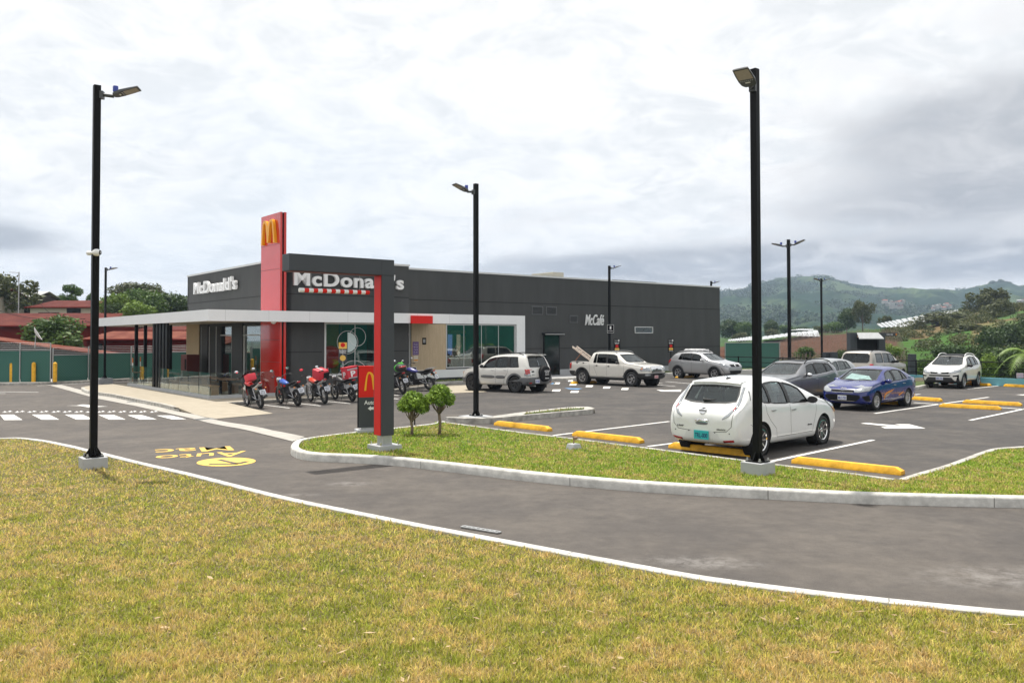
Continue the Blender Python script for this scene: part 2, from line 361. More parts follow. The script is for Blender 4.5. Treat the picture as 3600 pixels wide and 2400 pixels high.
def smooth_line(pts, n=6, closed=False):
    P = [Vector(p) for p in pts]; out = []; k = len(P)
    for i in range(k if closed else k - 1):
        p0 = P[(i - 1) % k] if closed or i > 0 else P[0]; p1 = P[i]; p2 = P[(i + 1) % k]; p3 = P[(i + 2) % k] if closed or i + 2 < k else P[-1]
        for j in range(n):
            t = j / n; out.append(.5 * ((2 * p1) + (-p0 + p2) * t + (2 * p0 - 5 * p1 + 4 * p2 - p3) * t * t + (-p0 + 3 * p1 - 3 * p2 + p3) * t ** 3))
    if not closed: out.append(P[-1])
    return out
def offset_line(P, w):
    out = []
    for i, p in enumerate(P):
        a, b = P[max(i - 1, 0)], P[min(i + 1, len(P) - 1)]; d = (b - a).normalized(); out.append(p + Vector((-d.y, d.x)) * w)
    return out
def kerb(name, line, w, h, m, parent=None, side=1):
    """kerb along a polyline (outer edge), width w to the left (side=1) of travel; rounded top outer edge"""
    P = [Vector(p[:2]) for p in line]; mb = MB(); prof = [(0, -.08), (0, h - .035), (.012, h - .012), (.035, h), (w - .01, h), (w, h - .01), (w, -.08)]
    vs = []; n = len(prof)
    for k_, (o_, hh) in enumerate(prof):
        for p in offset_line(P, o_ * side): vs.append((p.x, p.y, zg(p.x, p.y) + hh))
    k = len(P); fs = []
    for i in range(n - 1):
        for j in range(k - 1): fs.append((i * k + j, i * k + j + 1, (i + 1) * k + j + 1, (i + 1) * k + j))
    fs += [tuple(i * k for i in range(n)), tuple(reversed([i * k + k - 1 for i in range(n)]))]
    mb.add(vs, fs); return mb.build(name, m, parent, smooth=True)
# --- foreground lawn and its kerb
fk = [D(*p, .12) for p in ((-420, 1020), (-200, 1010), (-60, 1006), (0, 1005), (50, 1004), (100, 1009), (150, 1018), (215, 1033), (240, 1038), (330, 1060), (450, 1087), (600, 1124), (700, 1147), (850, 1177), (1000, 1206), (1200, 1243), (1400, 1280), (1600, 1316), (1800, 1343), (2000, 1366), (2200, 1386), (2352, 1399), (2600, 1415))]
fk = [Vector((p.x, p.y)) for p in fk]; fk = smooth_line(fk, 5)
kerb('kerb_front', fk, .16, .12, M['kerb'], side=-1)['kind'] = 'structure'
inner = offset_line(fk, -.155)
lawn_poly = [(p.x, p.y) for p in inner] + [(14, -6), (-25, -6)]
# --- middle island
isl_front = [P2(*p, .16) for p in ((1067, 1538), (1040, 1545), (1028, 1554), (1022, 1566), (1030, 1577), (1060, 1587), (1120, 1594), (1220, 1598), (1330, 1604), (1430, 1612), (1560, 1626), (1700, 1642), (1860, 1660), (2112, 1683), (2400, 1703), (2700, 1718), (3082, 1735), (3600, 1747), (4100, 1757))]
isl_back = [P2(*p, .15) for p in ((1067, 1538), (1120, 1530), (1200, 1520), (1290, 1511), (1383, 1501), (1512, 1487))]
isl_park = [P2(*p, .15) for p in ((1550, 1478), (1687, 1496), (1840, 1516), (2000, 1535), (2265, 1568), (2606, 1611), (2713, 1625), (3000, 1659), (3151, 1679))]
isl_right = [P2(*p, .15) for p in ((3151, 1679), (3220, 1658), (3312, 1632), (3380, 1608), (3440, 1586), (3488, 1573), (3560, 1567), (3700, 1560), (4100, 1548))]
fr = smooth_line([Vector(p) for p in isl_front], 5); bk = smooth_line([Vector(p) for p in isl_back], 3); rt_ = smooth_line([Vector(p) for p in isl_right], 4)
pk = [Vector(p) for p in isl_park]
kerb('kerb_island', fr, .17, .16, M['kerb'], side=1)['kind'] = 'structure'
kerb('kerb_island_back', bk + [Vector(isl_park[0])], .13, .14, M['kerb'], side=-1)['kind'] = 'structure'
kerb('kerb_parking', pk, .13, .14, M['kerb2'], side=-1)['kind'] = 'structure'
kerb('kerb_right', rt_, .15, .14, M['kerb2'], side=-1)['kind'] = 'structure'
def joints(name, line, w, h, side, every=3.2, start=1.5):
    acc = 0; nxt = start; q = MB()
    for i in range(len(line) - 1):
        d = line[i + 1] - line[i]; acc += d.length
        if acc > nxt:
            nxt += every; t = d.normalized(); nn_ = Vector((-t.y, t.x)) * side; c = line[i + 1]; z = zg(c.x, c.y); a_ = c - nn_ * .003; b_ = c + nn_ * (w * .9); e_ = t * .006
            q.add([(a_.x - e_.x, a_.y - e_.y, z), (a_.x + e_.x, a_.y + e_.y, z), (a_.x + e_.x, a_.y + e_.y, z + h - .02), (a_.x - e_.x, a_.y - e_.y, z + h - .02)], [(0, 1, 2, 3)]); a_ = c + nn_ * .03
            q.add([(a_.x - e_.x, a_.y - e_.y, z + h + .002), (a_.x + e_.x, a_.y + e_.y, z + h + .002), (b_.x + e_.x, b_.y + e_.y, z + h + .002), (b_.x - e_.x, b_.y - e_.y, z + h + .002)], [(0, 1, 2, 3)])
    tag(q.build(name, mat('joint_grey', (.20, .195, .18), .9)), kind='structure')
joints('kerb_joints', fk, .16, .12, -1); joints('kerb_joints', fr, .17, .16, 1, 3.2, 2.2)
isl_poly = [tuple(p) for p in offset_line(fr, .16)] + [tuple(p) for p in reversed(offset_line(rt_, -.14))][:-1] + [tuple(p) for p in reversed(offset_line(pk, -.12))] + [tuple(p) for p in reversed(offset_line(bk, -.12))][:-1]
# --- spur with a thin planted strip
sp_front = [P2(*p) for p in ((1575, 1486), (1699, 1489), (1844, 1477), (1960, 1466), (2060, 1457), (2089, 1452))]
sp_back = [P2(*p, .15) for p in ((2092, 1437), (2066, 1429.6), (1986, 1432), (1825, 1450), (1700, 1465), (1600, 1465), (1566, 1466))]
spur = smooth_line([Vector(p) for p in sp_front], 3) + smooth_line([Vector(p) for p in sp_back], 3)
mb = MB(); mb.prism(spur, lambda x, y: zg(x, y) - .05, lambda x, y: zg(x, y) + .155, False); tag(mb.build('kerb_spur', M['kerb2'], smooth=True), kind='structure')
sc_ = sum(spur, Vector((0, 0))) / len(spur)
spg = [(P2(*p, .165)) for p in ((1840, 1456), (1950, 1446), (2055, 1437), (2050, 1434), (1985, 1436), (1850, 1451.5))]
# --- lawn soils
def lawn_mat(name, g1, g2, br, k):
    m = bpy.data.materials.new(name); m.use_nodes = True; N = m.node_tree.nodes; Lk = m.node_tree.links; b = N['Principled BSDF']; tc = N.new('ShaderNodeTexCoord')
    a = N.new('ShaderNodeTexNoise'); a.inputs['Scale'].default_value = .8; a.inputs['Detail'].default_value = 8; a.inputs['Roughness'].default_value = .7; Lk.new(tc.outputs['Object'], a.inputs[0])
    r = N.new('ShaderNodeValToRGB'); Lk.new(a.outputs[0], r.inputs[0]); e = r.color_ramp.elements
    e[0].position = .35; e[0].color = (*g1, 1); e[1].position = .7; e[1].color = (*br, 1); x = e.new(.5 + k); x.color = (*g2, 1)
    Lk.new(r.outputs[0], b.inputs['Base Color']); b.inputs['Roughness'].default_value = .9
    n = N.new('ShaderNodeTexNoise'); n.inputs['Scale'].default_value = 60; n.inputs['Detail'].default_value = 4; Lk.new(tc.outputs['Object'], n.inputs[0])
    bp = N.new('ShaderNodeBump'); bp.inputs['Strength'].default_value = .8; bp.inputs['Distance'].default_value = .03; Lk.new(n.outputs[0], bp.inputs['Height']); Lk.new(bp.outputs[0], b.inputs['Normal']); return m
M['soil1'] = lawn_mat('dry_lawn_soil', (.055, .065, .015), (.11, .09, .03), (.16, .11, .05), 0)
M['soil2'] = lawn_mat('green_lawn_soil', (.04, .075, .012), (.07, .10, .02), (.12, .10, .04), .06)
mb = MB(); mb.add(*drape(lawn_poly, .085, 1.)); tag(mb.build('lawn_front', M['soil1'], smooth='all'), kind='structure')
mb = MB(); mb.add(*drape(isl_poly, .11, 1.)); tag(mb.build('lawn_island', M['soil2'], smooth='all'), kind='structure')
mb = MB(); mb.add(*drape(spg, .17, 1.)); tag(mb.build('lawn_spur', M['soil2']), kind='structure')
# --- grass blades as meshes
M['grass'] = attr_mat('grass_blade', rough=.65, trans=.35, spec=.25)
def pts_in_poly(xy, poly):
    x, y = xy[:, 0], xy[:, 1]; ins = np.zeros(len(xy), bool); n = len(poly); j = n - 1
    for i in range(n):
        xi, yi = poly[i]; xj, yj = poly[j]
        c = ((yi > y) != (yj > y)) & (x < (xj - xi) * (y - yi) / (yj - yi + 1e-12) + xi); ins ^= c; j = i
    return ins
def fbm(xy, sc, seed, oct=4):
    rs = np.random.RandomState(seed); out = np.zeros(len(xy)); amp = 1; tot = 0
    for o in range(oct):
        G_ = rs.rand(256, 256); p = xy * sc * (2 ** o) + 1000; i = np.floor(p).astype(int); f = p - i; f = f * f * (3 - 2 * f)
        a = G_[i[:, 0] % 256, i[:, 1] % 256]; b = G_[(i[:, 0] + 1) % 256, i[:, 1] % 256]; c = G_[i[:, 0] % 256, (i[:, 1] + 1) % 256]; d = G_[(i[:, 0] + 1) % 256, (i[:, 1] + 1) % 256]
        out += amp * ((a * (1 - f[:, 0]) + b * f[:, 0]) * (1 - f[:, 1]) + (c * (1 - f[:, 0]) + d * f[:, 0]) * f[:, 1]); tot += amp; amp *= .55
    return out / tot
def grass(name, poly, N_, seed, hgt, base_z, palette, keep_frustum=True, near=4.5, far=30., width=.006, power=1.5):
    rs = np.random.RandomState(seed)
    # sample depth with density falling off with distance
    u = rs.rand(N_); Y = (near ** (1 - power) + u * (far ** (1 - power) - near ** (1 - power))) ** (1 / (1 - power))
    X = (rs.rand(N_) * 2 - 1) * (.85 * Y + .9); xy = np.stack([X, Y], 1); xy = xy[pts_in_poly(xy, poly)]
    n = len(xy); z0 = np.array([zg(p[0], p[1]) for p in xy]) + base_z if xy[:, 1].max() > 17 else np.full(n, base_z)
    cl = fbm(xy, 4.5, seed + 1); cl2 = fbm(xy, .5, seed + 2); cl3 = fbm(xy, 9, seed + 3, 2)
    h = hgt * (.45 + .8 * rs.rand(n)) * (.6 + .9 * cl3); ang = rs.rand(n) * 2 * pi; tilt = (rs.rand(n) ** .7) * 1.15
    wscale = width * (1 + .13 * np.maximum(0, xy[:, 1] - 6))
    w = wscale * (.7 + .7 * rs.rand(n)); fa = ang + (rs.rand(n) - .5) * 2.5
    dx, dy = np.cos(ang) * np.sin(tilt) * h, np.sin(ang) * np.sin(tilt) * h; dz = np.cos(tilt) * h
    wx, wy = -np.sin(fa) * w, np.cos(fa) * w
    b0 = np.stack([xy[:, 0] - wx, xy[:, 1] - wy, z0], 1); b1 = np.stack([xy[:, 0] + wx, xy[:, 1] + wy, z0], 1)
    m0 = np.stack([xy[:, 0] - wx * .7 + dx * .5, xy[:, 1] - wy * .7 + dy * .5, z0 + dz * .6], 1); m1 = np.stack([xy[:, 0] + wx * .7 + dx * .5, xy[:, 1] + wy * .7 + dy * .5, z0 + dz * .6], 1)
    tp = np.stack([xy[:, 0] + dx * 1.1, xy[:, 1] + dy * 1.1, z0 + dz], 1)
    V = np.stack([b0, b1, m1, m0, tp], 1).reshape(-1, 3)
    idx = np.arange(n)[:, None] * 5; quads = idx + np.array([[0, 1, 2, 3]]); tris = idx + np.array([[3, 2, 4]])
    me = bpy.data.meshes.new(name); me.vertices.add(n * 5); me.vertices.foreach_set('co', V.ravel().astype(np.float32))
    loops = np.concatenate([np.concatenate([quads, tris], 1)]).ravel()      # 7 loops per blade
    me.loops.add(n * 7); me.loops.foreach_set('vertex_index', loops.astype(np.int32))
    me.polygons.add(n * 2); st = np.empty(n * 2, np.int32); st[0::2] = np.arange(n) * 7; st[1::2] = np.arange(n) * 7 + 4
    me.polygons.foreach_set('loop_start', st)
    # blade colours
    t = np.clip((cl - .5) * 1.9 + (cl2 - .5) * .8 + .45 + (cl3 - .5) * 1.0 + (rs.rand(n) - .5) * .9 + palette['bias'], 0, 1)
    green, straw, brown = (np.array(palette[k]) for k in ('green', 'straw', 'brown'))
    tt = t[:, None]; c = np.where(tt < .55, green + (straw - green) * (tt / .55), straw + (brown - straw) * ((tt - .55) / .45))
    c = c * (.5 + .9 * rs.rand(n))[:, None]; pale = rs.rand(n) < palette['pale']; c[pale] = np.array([.50, .42, .24]) * (.7 + .5 * rs.rand(pale.sum()))[:, None]
    cc = np.ones((n, 5, 4)); cc[:, :, :3] = c[:, None, :]
    at_ = me.color_attributes.new('col', 'FLOAT_COLOR', 'POINT'); at_.data.foreach_set('color', cc.ravel().astype(np.float32))
    me.materials.append(M['grass']); me.update(); me.validate(); o = link(name, me); return tag(o, kind='stuff')
g = grass('grass_front', lawn_poly, 780000, 5, .05, .08, dict(green=(.33, .37, .05), straw=(.62, .54, .13), brown=(.68, .50, .21), bias=.04, pale=.14), near=4.8, far=24, power=2.0, width=.0042)
tag(g, 'dry yellow-green grass of the foreground lawn', 'grass')
lit = MB(); rl = np.random.RandomState(44)
for i in range(420):
    Y = 4.9 + 9 * rl.rand() ** 1.6; X = (rl.rand() * 2 - 1) * .66 * Y
    if not pts_in_poly(np.array([[X, Y]]), lawn_poly)[0]: continue
    a = rl.rand() * 6.3; L_ = .015 + .045 * rl.rand() ** 2; w_ = .004 + .012 * rl.rand(); c_ = Vector((X, Y, .115 + .02 * rl.rand())); u_ = Vector((cos(a), sin(a), (rl.rand() - .5) * .5)) * L_; v_ = Vector((-sin(a), cos(a), (rl.rand() - .5))) * w_; lit.add([c_ - u_, c_ + v_, c_ + u_, c_ - v_], [(0, 1, 2, 3)])
tag(lit.build('dry_litter', mat('dry_leaf', (.22, .13, .06), .8, col2=(.50, .38, .22), vs=3.)), 'dry leaves and straw bits lying on the foreground lawn', 'litter', kind='stuff')
g = grass('grass_island', isl_poly, 660000, 8, .055, .105, dict(green=(.25, .38, .04), straw=(.43, .48, .08), brown=(.56, .44, .17), bias=-.10, pale=.07), near=11, far=24, power=2.0, width=.0045)
tag(g, 'fresh green grass on the kerbed island', 'grass')
g = grass('grass_spur', spg, 90000, 9, .06, .165, dict(green=(.17, .24, .03), straw=(.30, .30, .07), brown=(.36, .27, .11), bias=.1, pale=.03), near=24, far=33, power=2.0, width=.003)
tag(g, 'thin strip of grass inside the narrow kerbed spur', 'grass')
# ================================================================ MARKINGS, SWALE, PAVEMENT
pl = [((1946, 1530), (2353, 1481)), ((2278, 1569), (2470, 1544)), ((2713, 1621), (3070, 1546)), ((3075, 1453), (3475, 1396)), ((3410, 1477), (3640, 1429)), ((3400, 1367), (3520, 1355)), ((3205, 1388), (3235, 1385)),
      ((2366, 1326), (2460, 1332)), ((2340, 1341), (2450, 1350)), ((2290, 1351), (2375, 1358)), ((2140, 1338), (2330, 1347))]
marks('parking_lines', [strip2(P2(*a), P2(*b), .11) for a, b in pl], M['white'])
marks('cross_lines', [strip2(P2(*a), P2(*b), .15) for a, b in (((3212, 1415), (3310, 1421)), ((3515, 1432), (3640, 1441)))], M['white'])
marks('bike_bay_lines', [strip2(P2(*a), P2(*b), .10) for a, b in (((929, 1423), (1018, 1434)), ((1015, 1414), (1127, 1426)), ((1110, 1407), (1231, 1418)), ((1320, 1396), (1400, 1402)), ((1383, 1388), (1440, 1391)))], M['white'])
def arrow(pts, **k): return [P2(*p) for p in pts]
marks('road_arrow', [arrow(((3025, 1488), (3045, 1486), (3155, 1495), (3180, 1497), (3146, 1490.5), (3197, 1491), (3254, 1505.5), (3112, 1505.5), (3097, 1500), (3140, 1499.5)))], M['white'], .004, 'white arrow painted on the asphalt in front of the white hatchback', 'arrow')
marks('road_arrow', [arrow(((2308, 1370), (2327, 1370), (2334, 1371.5), (2396, 1369), (2396, 1371), (2345, 1373), (2394, 1373.5), (2394, 1376), (2326, 1375.5)))], M['white'], .004, 'white arrow painted before the white pickup bay', 'arrow')
marks('road_arrow', [arrow(((232, 1425), (270, 1425), (290, 1421.5), (310, 1422.5), (340, 1427), (380, 1428), (340, 1430), (312, 1431.5), (285, 1426.5)))], M['white'], .004, 'white arrow painted beyond the speed studs', 'arrow')
marks('road_arrow', [arrow(((3570, 1387), (3640, 1385), (3640, 1392)))], M['white'], .004, 'white arrow tip at the right edge of the lot', 'arrow')
marks('road_lines', [strip2(P2(-60, 1376), P2(136, 1378.5), .12), strip2(P2(-30, 1382), P2(20, 1383), .10), strip2(P2(130, 1356), P2(330, 1345), .12), strip2(P2(330, 1345), P2(446, 1336), .12)], M['white'])
# crossing stripes
for i, q in enumerate((((0, 1458), (48, 1457), (79, 1475.5), (15, 1476)), ((112, 1457), (172, 1457), (208, 1474.5), (146, 1474.5)), ((228, 1457), (290, 1457), (330, 1474), (268, 1474)), ((346, 1458), (400, 1458), (442, 1474), (384, 1474)), ((448, 1459), (500, 1459), (551, 1473.5), (492, 1474)), ((550, 1460), (602, 1460), (655, 1473), (605, 1473.5)))):
    pass
marks('crossing_stripes', [[P2(*p) for p in q] for q in (((-125, 1458), (-68, 1458), (-42, 1476.5), (-106, 1476.5)), ((0, 1458), (48, 1457), (79, 1475.5), (15, 1476)), ((112, 1457), (172, 1457), (208, 1474.5), (146, 1474.5)), ((228, 1457), (290, 1457), (330, 1474), (268, 1474)), ((346, 1458), (400, 1458), (442, 1474), (384, 1474)), ((448, 1459), (500, 1459), (551, 1473.5), (492, 1474)), ((550, 1460), (602, 1460), (655, 1473), (605, 1473.5)))], M['white'])
marks('dash_marks', [[P2(x - w, y + 3.2), P2(x + w - 4, y + 3.2), P2(x + w, y - 3.2), P2(x - w + 4, y - 3.2)] for x, y, w in ((1957, 1347, 13), (2015, 1351, 14), (2072, 1357, 14), (2133, 1362, 14), (2197, 1367, 14), (1956, 1372, 16), (2020, 1377, 16), (2006, 1338, 10))], M['white'])
marks('blue_marks', [[P2(1935, 1349), P2(1950, 1344), P2(1955, 1347), P2(1945, 1350)], [P2(1984, 1363), P2(2015, 1365), P2(2048, 1365), P2(2030, 1369), P2(2000, 1367)]], M['blue_paint'])
# studs
stud = MB(); stud.lathe([(0, .045), (.04, .042), (.07, .028), (.088, 0)], 14)
stm = stud.mesh('traffic_stud', mat('stud_steel', (.5, .48, .46), .3, metal=.5), smooth='all')
sp_ = [x for k in range(15) for x in ((17 + 43.3 * k - .35 * k * (k - 1) / 2 - (0 if k < 8 else 1), 1447.5), (35 + 43.3 * k - .35 * k * (k - 1) / 2, 1445.5))]
xs_ = [(17, 35), (61, 79), (105, 121), (147, 163), (190, 205), (229, 245), (270, 286), (309, 322), (350, 362), (386, 400), (425, 437), (462, 474), (497, 509), (535, 548), (-26, -9), (-68, -51)]
for k, (x0, x1) in enumerate(xs_):
    for x, y in ((x0, 1448.5), (x1, 1446.5)):
        o = link('traffic_stud', stm); o.location = T(x, y + .8); tag(o, 'round metal speed stud in the row before the crossing', 'road stud', 'speed studs across the drive')
# concrete swale from the back left to the island, with grates
sw_a = [P2(*p) for p in ((150, 1355), (176, 1355), (245, 1374), (300, 1390), (345, 1402), (470, 1426), (560, 1446), (690, 1474), (800, 1500), (920, 1526), (1028, 1552))]
sw_b = [P2(*p) for p in ((215, 1353), (232, 1357), (290, 1372), (310, 1377), (400, 1398), (500, 1416), (610, 1438), (735, 1470), (850, 1492), (960, 1514), (1072, 1536))]
mb = MB(); n_ = len(sw_a)
for i in range(n_ - 1): mb.add(*drape([sw_a[i], sw_a[i + 1], sw_b[i + 1], sw_b[i]], .012, .4))
mid = [((a[0] + b[0]) / 2, (a[1] + b[1]) / 2) for a, b in zip(sw_a, sw_b)]
tag(mb.build('drain_channel', M['swale'], smooth='all', weld=True), kind='structure')
ml = [((a[0] * .3 + b[0] * .7), (a[1] * .3 + b[1] * .7)) for a, b in zip(sw_a, sw_b)]
marks('channel_joint', [strip2(ml[i], ml[i + 1], .025) for i in range(2, n_ - 1)], M['groove'], .009)
def grate(x, y, w, d, rz, label):
    mb = MB(); p = T(x, y); e = empty('drain_grate', (p.x, p.y, p.z + .008), rz, label, 'drain grate')
    for i in range(9): mb.box((-w / 2 + w * i / 8, 0, .008), (.02, d, .014))
    for s in (-1, 1): mb.box((0, s * d / 2, .008), (w, .03, .016))
    mb.build('bars', M['steel'], e); b = MB(); b.box((0, 0, .001), (w, d, .003)); b.build('pit', M['swale'] if d < .1 else M['groove'], e)
grate(722, 1474, .62, .5, ROTB + .1, 'metal drain grate in the concrete channel beside the ramp')
grate(470, 1413, .5, .42, ROTB, 'small drain grate in the channel near the crossing')
grate(1690, 1864, .6, .06, radians(-35), 'long narrow drain grate beside the white kerb in the foreground')
# raised pavement round the restaurant
pave = [P2(*p, .15) for p in ((285, 1361), (290, 1367), (315, 1375), (396, 1386), (491, 1405), (560, 1418), (610, 1430), (630, 1434), (800, 1414.5))] + [tuple(AB(*q)[:2]) for q in ((-20.9, 4.05), (-16.96, 3.8), (-13.0, 3.8), (-12.0, 3.8), (-11.4, 3.2), (-11.2, .2), (-18, -10), (-19, -24))] + [P2(470, 1345, .15), P2(321, 1354, .15)]
mb = MB(); 
pv = [Vector(p) for p in pave]; mb.prism(pv, lambda x, y: zg(x, y) - .05, lambda x, y: zg(x, y) + .10, False)
tag(mb.build('pavement_edge', M['kerb2'], smooth=True), kind='structure')
mb = MB(); mb.add(*drape(pave, .15, .7)); tag(mb.build('pavement', M['tile'], smooth='all'), kind='structure')
mb = MB(); pp = [Vector(p) for p in pave[:8]]; kk = MB()
kerb('kerb_pavement', smooth_line(pp[:7], 3), .16, .155, M['kerb2'], side=1)['kind'] = 'structure'
kerb('kerb_bays', [Vector(p) for p in pave[8:14]], .15, .155, M['kerb2'], side=1)['kind'] = 'structure'
mb = MB(); rp_ = [(P2(*p, dz), dz) for *p, dz in ((629, 1433.6, .151), (800, 1414.2, .151), (960, 1452.5, .013), (850, 1463, .013), (752, 1472, .013), (684, 1456, .013), (634, 1445, .02))]; mb.add([(p[0], p[1], zg(*p) + z) for p, z in rp_], [(0, 1, 2, 3), (0, 3, 4, 5), (0, 5, 6)]); tag(mb.build('ramp_apron', M['tile']), kind='structure')
marks('apron_pad', [[P2(1545, 1384), P2(1578, 1352), P2(1640, 1354), P2(1712, 1378), P2(1600, 1382)]], M['tile'], .012)
# strip of lawn and pavement along the long wall
def abp(*q): return [tuple(AB(a, b)[:2]) for a, b in q]
lst = abp((-11.1, .1), (-11.1, 1.6), (-3.5, 1.6), (-3.5, .1)); mb = MB(); mb.prism(lst, lambda x, y: zg(x, y) - .05, lambda x, y: zg(x, y) + .12, False); tag(mb.build('lawn_wall', M['soil2']), kind='structure')
kerb('kerb_wall', [Vector(p) for p in abp((-11.3, 1.75), (-3.4, 1.75))], .14, .14, M['kerb2'], side=1)['kind'] = 'structure'
kerb('kerb_bay', [Vector(p) for p in abp((-3.4, 3.2), (.2, 3.2), (1.0, 2.6), (22, 2.4))], .15, .15, M['kerb2'], side=1)['kind'] = 'structure'
mb = MB(); mb.prism(abp((-3.4, .1), (-3.4, 3.1), (.2, 3.1), (1.0, 2.5), (1., .1)), -.05, .145, False); tag(mb.build('pavement_door', M['concrete']), kind='structure')
mb = MB(); mb.prism(abp((1.0, .1), (1.0, 2.5), (22, 2.3), (22, -2), (16.5, -2), (16.5, .1)), -.05, .12, False); tag(mb.build('planting_bed', M['soil2']), kind='structure')
gw = abp((-11.1, .1), (-11.1, 1.6), (-3.5, 1.6), (-3.5, .1)); gb = abp((1.0, .1), (1.0, 2.5), (22, 2.3), (22, -2), (16.5, -2), (16.5, .1))
for nm, gp, lb in (('grass_wall', gw, 'strip of green grass under the long shop window'), ('grass_bed', gb, 'grass in the planted bed along the dark wall')):
    g = grass(nm, gp, 90000, 12, .08, .11, dict(green=(.14, .25, .025), straw=(.22, .30, .05), brown=(.32, .27, .10), bias=-.1, pale=.02), near=38, far=66, power=2., width=.0028); tag(g, lb, 'grass')
# text helper --------------------------------------------------------
def text_mesh(txt, size=1., ext=.02, bold=.0, align='CENTER', spacing=1., shear=0., line=1., res=5):
    cu = bpy.data.curves.new('t', 'FONT'); cu.body = txt; cu.size = size; cu.extrude = ext; cu.offset = bold; cu.align_x = align; cu.align_y = 'CENTER'
    cu.space_character = spacing; cu.shear = shear; cu.resolution_u = res; cu.space_line = line
    o = bpy.data.objects.new('t', cu); COL.objects.link(o); dg = bpy.context.evaluated_depsgraph_get(); me = bpy.data.meshes.new_from_object(o.evaluated_get(dg)); bpy.data.objects.remove(o); bpy.data.curves.remove(cu); return me
def text(name, txt, m, parent=None, loc=(0, 0, 0), rot=(pi / 2, 0, 0), w=None, h=None, **k):
    """text standing in the local xz-plane facing -y unless rotated; scaled to width w and height h"""
    me = text_mesh(txt, **k); me.materials.clear(); me.materials.append(m)
    n = len(me.vertices); co = np.empty(n * 3); me.vertices.foreach_get('co', co); co = co.reshape(-1, 3)
    mn, mx = co.min(0), co.max(0); c = (mn + mx) / 2; co[:, 0] -= c[0]; co[:, 1] -= c[1]
    if w: co[:, 0] *= w / (mx[0] - mn[0])
    if h: co[:, 1] *= h / (mx[1] - mn[1])
    me.vertices.foreach_set('co', co.ravel()); me.update()
    me.polygons.foreach_set('use_smooth', [False] * len(me.polygons))
    o = link(name, me, parent); o.location = loc; o.rotation_euler = rot; return o
# yellow lane lettering (reads towards the building: upside down from here)
def lane_text(txt, corners, bold):
    """corners (pixels): where the letter block's bottom-left, bottom-right, top-right, top-left lie"""
    me = text_mesh(txt, size=1, ext=0, bold=bold); n = len(me.vertices); co = np.empty(n * 3); me.vertices.foreach_get('co', co); co = co.reshape(-1, 3); mn, mx = co.min(0), co.max(0)
    q = [Vector(P2(*c)) for c in corners]
    for v in co:
        s, t = (v[0] - mn[0]) / (mx[0] - mn[0]), (v[1] - mn[1]) / (mx[1] - mn[1])
        p = q[0] * (1 - s) * (1 - t) + q[1] * s * (1 - t) + q[2] * s * t + q[3] * (1 - s) * t; v[0], v[1], v[2] = p.x, p.y, zg(p.x, p.y) + .005
    me.vertices.foreach_set('co', co.ravel()); me.update(); me.materials.clear(); me.materials.append(M['roadyellow']); return me
# lower-case letters: the block's baseline is the far side
e = empty('lane_lettering', T(700, 1600), 0, 'yellow words painted on the drive lane above a round yellow symbol', 'road lettering')
inv = Matrix.Translation(-Vector(e.location))
for w_, c in (('Auto', ((868, 1584), (548, 1606), (548, 1614), (868, 1600))), ('Mac', ((815, 1567), (545, 1584), (545, 1594), (823, 1582)))):
    # baseline is away from the camera
    c = {'Auto': ((866, 1584), (547, 1602), (547, 1616), (856, 1602)), 'Mac': ((808, 1568), (545, 1580), (545, 1595), (824, 1582))}[w_]
    me = lane_text(w_, c, .007); me.transform(inv); link('word', me, e)
# round symbol with an arrow cut-out
cpx = (795, 1623.5); mb = MB(); ring = [P2(cpx[0] + 104 * cos(t), cpx[1] + 15 * sin(t) - 3.5 * cos(t)) for t in [2 * pi * i / 40 for i in range(40)]]
mb.add([(p[0] - e.location.x, p[1] - e.location.y, zg(*p) + .005 - e.location.z) for p in ring], [tuple(range(40))]); mb.build('disc', M['roadyellow'], e)
mb = MB()
for a, b, w in (((770, 1616), (836, 1631), .10), ((838, 1630), (870, 1622), .12), ((735, 1632), (838, 1631), .12)):
    q = strip2(P2(*a), P2(*b), w); mb.add([(p[0] - e.location.x, p[1] - e.location.y, zg(*p) + .009 - e.location.z) for p in q], [(0, 1, 2, 3)])
mb.build('arrow', M['asphalt'], e)
# ================================================================ THE RESTAURANT (grid: x = a along the front, y = -b, front faces -y)
BL = empty('restaurant_building', (O2.x, O2.y, 0), ROTB, 'long dark grey single-storey restaurant with white band, red tower and big white wall letters', 'restaurant')
BM_ = Matrix.Translation(Vector((O2.x, O2.y, 0))) @ Matrix.Rotation(ROTB, 4, 'Z'); BI = BM_.inverted()
def WP(x, y, b=0.):                   # pixel -> (a, z) on the plane out from the front wall by b
    d = ray(x, y); d2 = Vector((d.x, d.y)); p0 = O2 + NV2 * b; t = (p0 - Vector((0, 0))).dot(NV2) / d2.dot(NV2); p = CAM + d * t
    q = Vector((p.x, p.y)) - O2; return q.dot(UV2), p.z
def FP(x, y, a):                      # pixel -> (b, z) on a plane a = const
    d = ray(x, y); d2 = Vector((d.x, d.y)); p0 = O2 + UV2 * a; t = p0.dot(UV2) / d2.dot(UV2); p = CAM + d * t
    q = Vector((p.x, p.y)) - O2; return q.dot(NV2), p.z
def wall(mb, x0, x1, z0, z1, th, holes, put):
    """wall in its own plane between x0..x1 with rectangular holes (x0,x1,z0,z1), sorted"""
    cur = x0
    for hx0, hx1, hz0, hz1 in holes:
        if hx0 > cur: put(mb, cur, hx0, z0, z1, th)
        if hz0 > z0: put(mb, hx0, hx1, z0, hz0, th)
        if hz1 < z1: put(mb, hx0, hx1, hz1, z1, th)
        cur = hx1
    if x1 > cur: put(mb, cur, x1, z0, z1, th)
HR = 6.25; ZB = -.6
vx0, vx1 = -18.8, -12.01
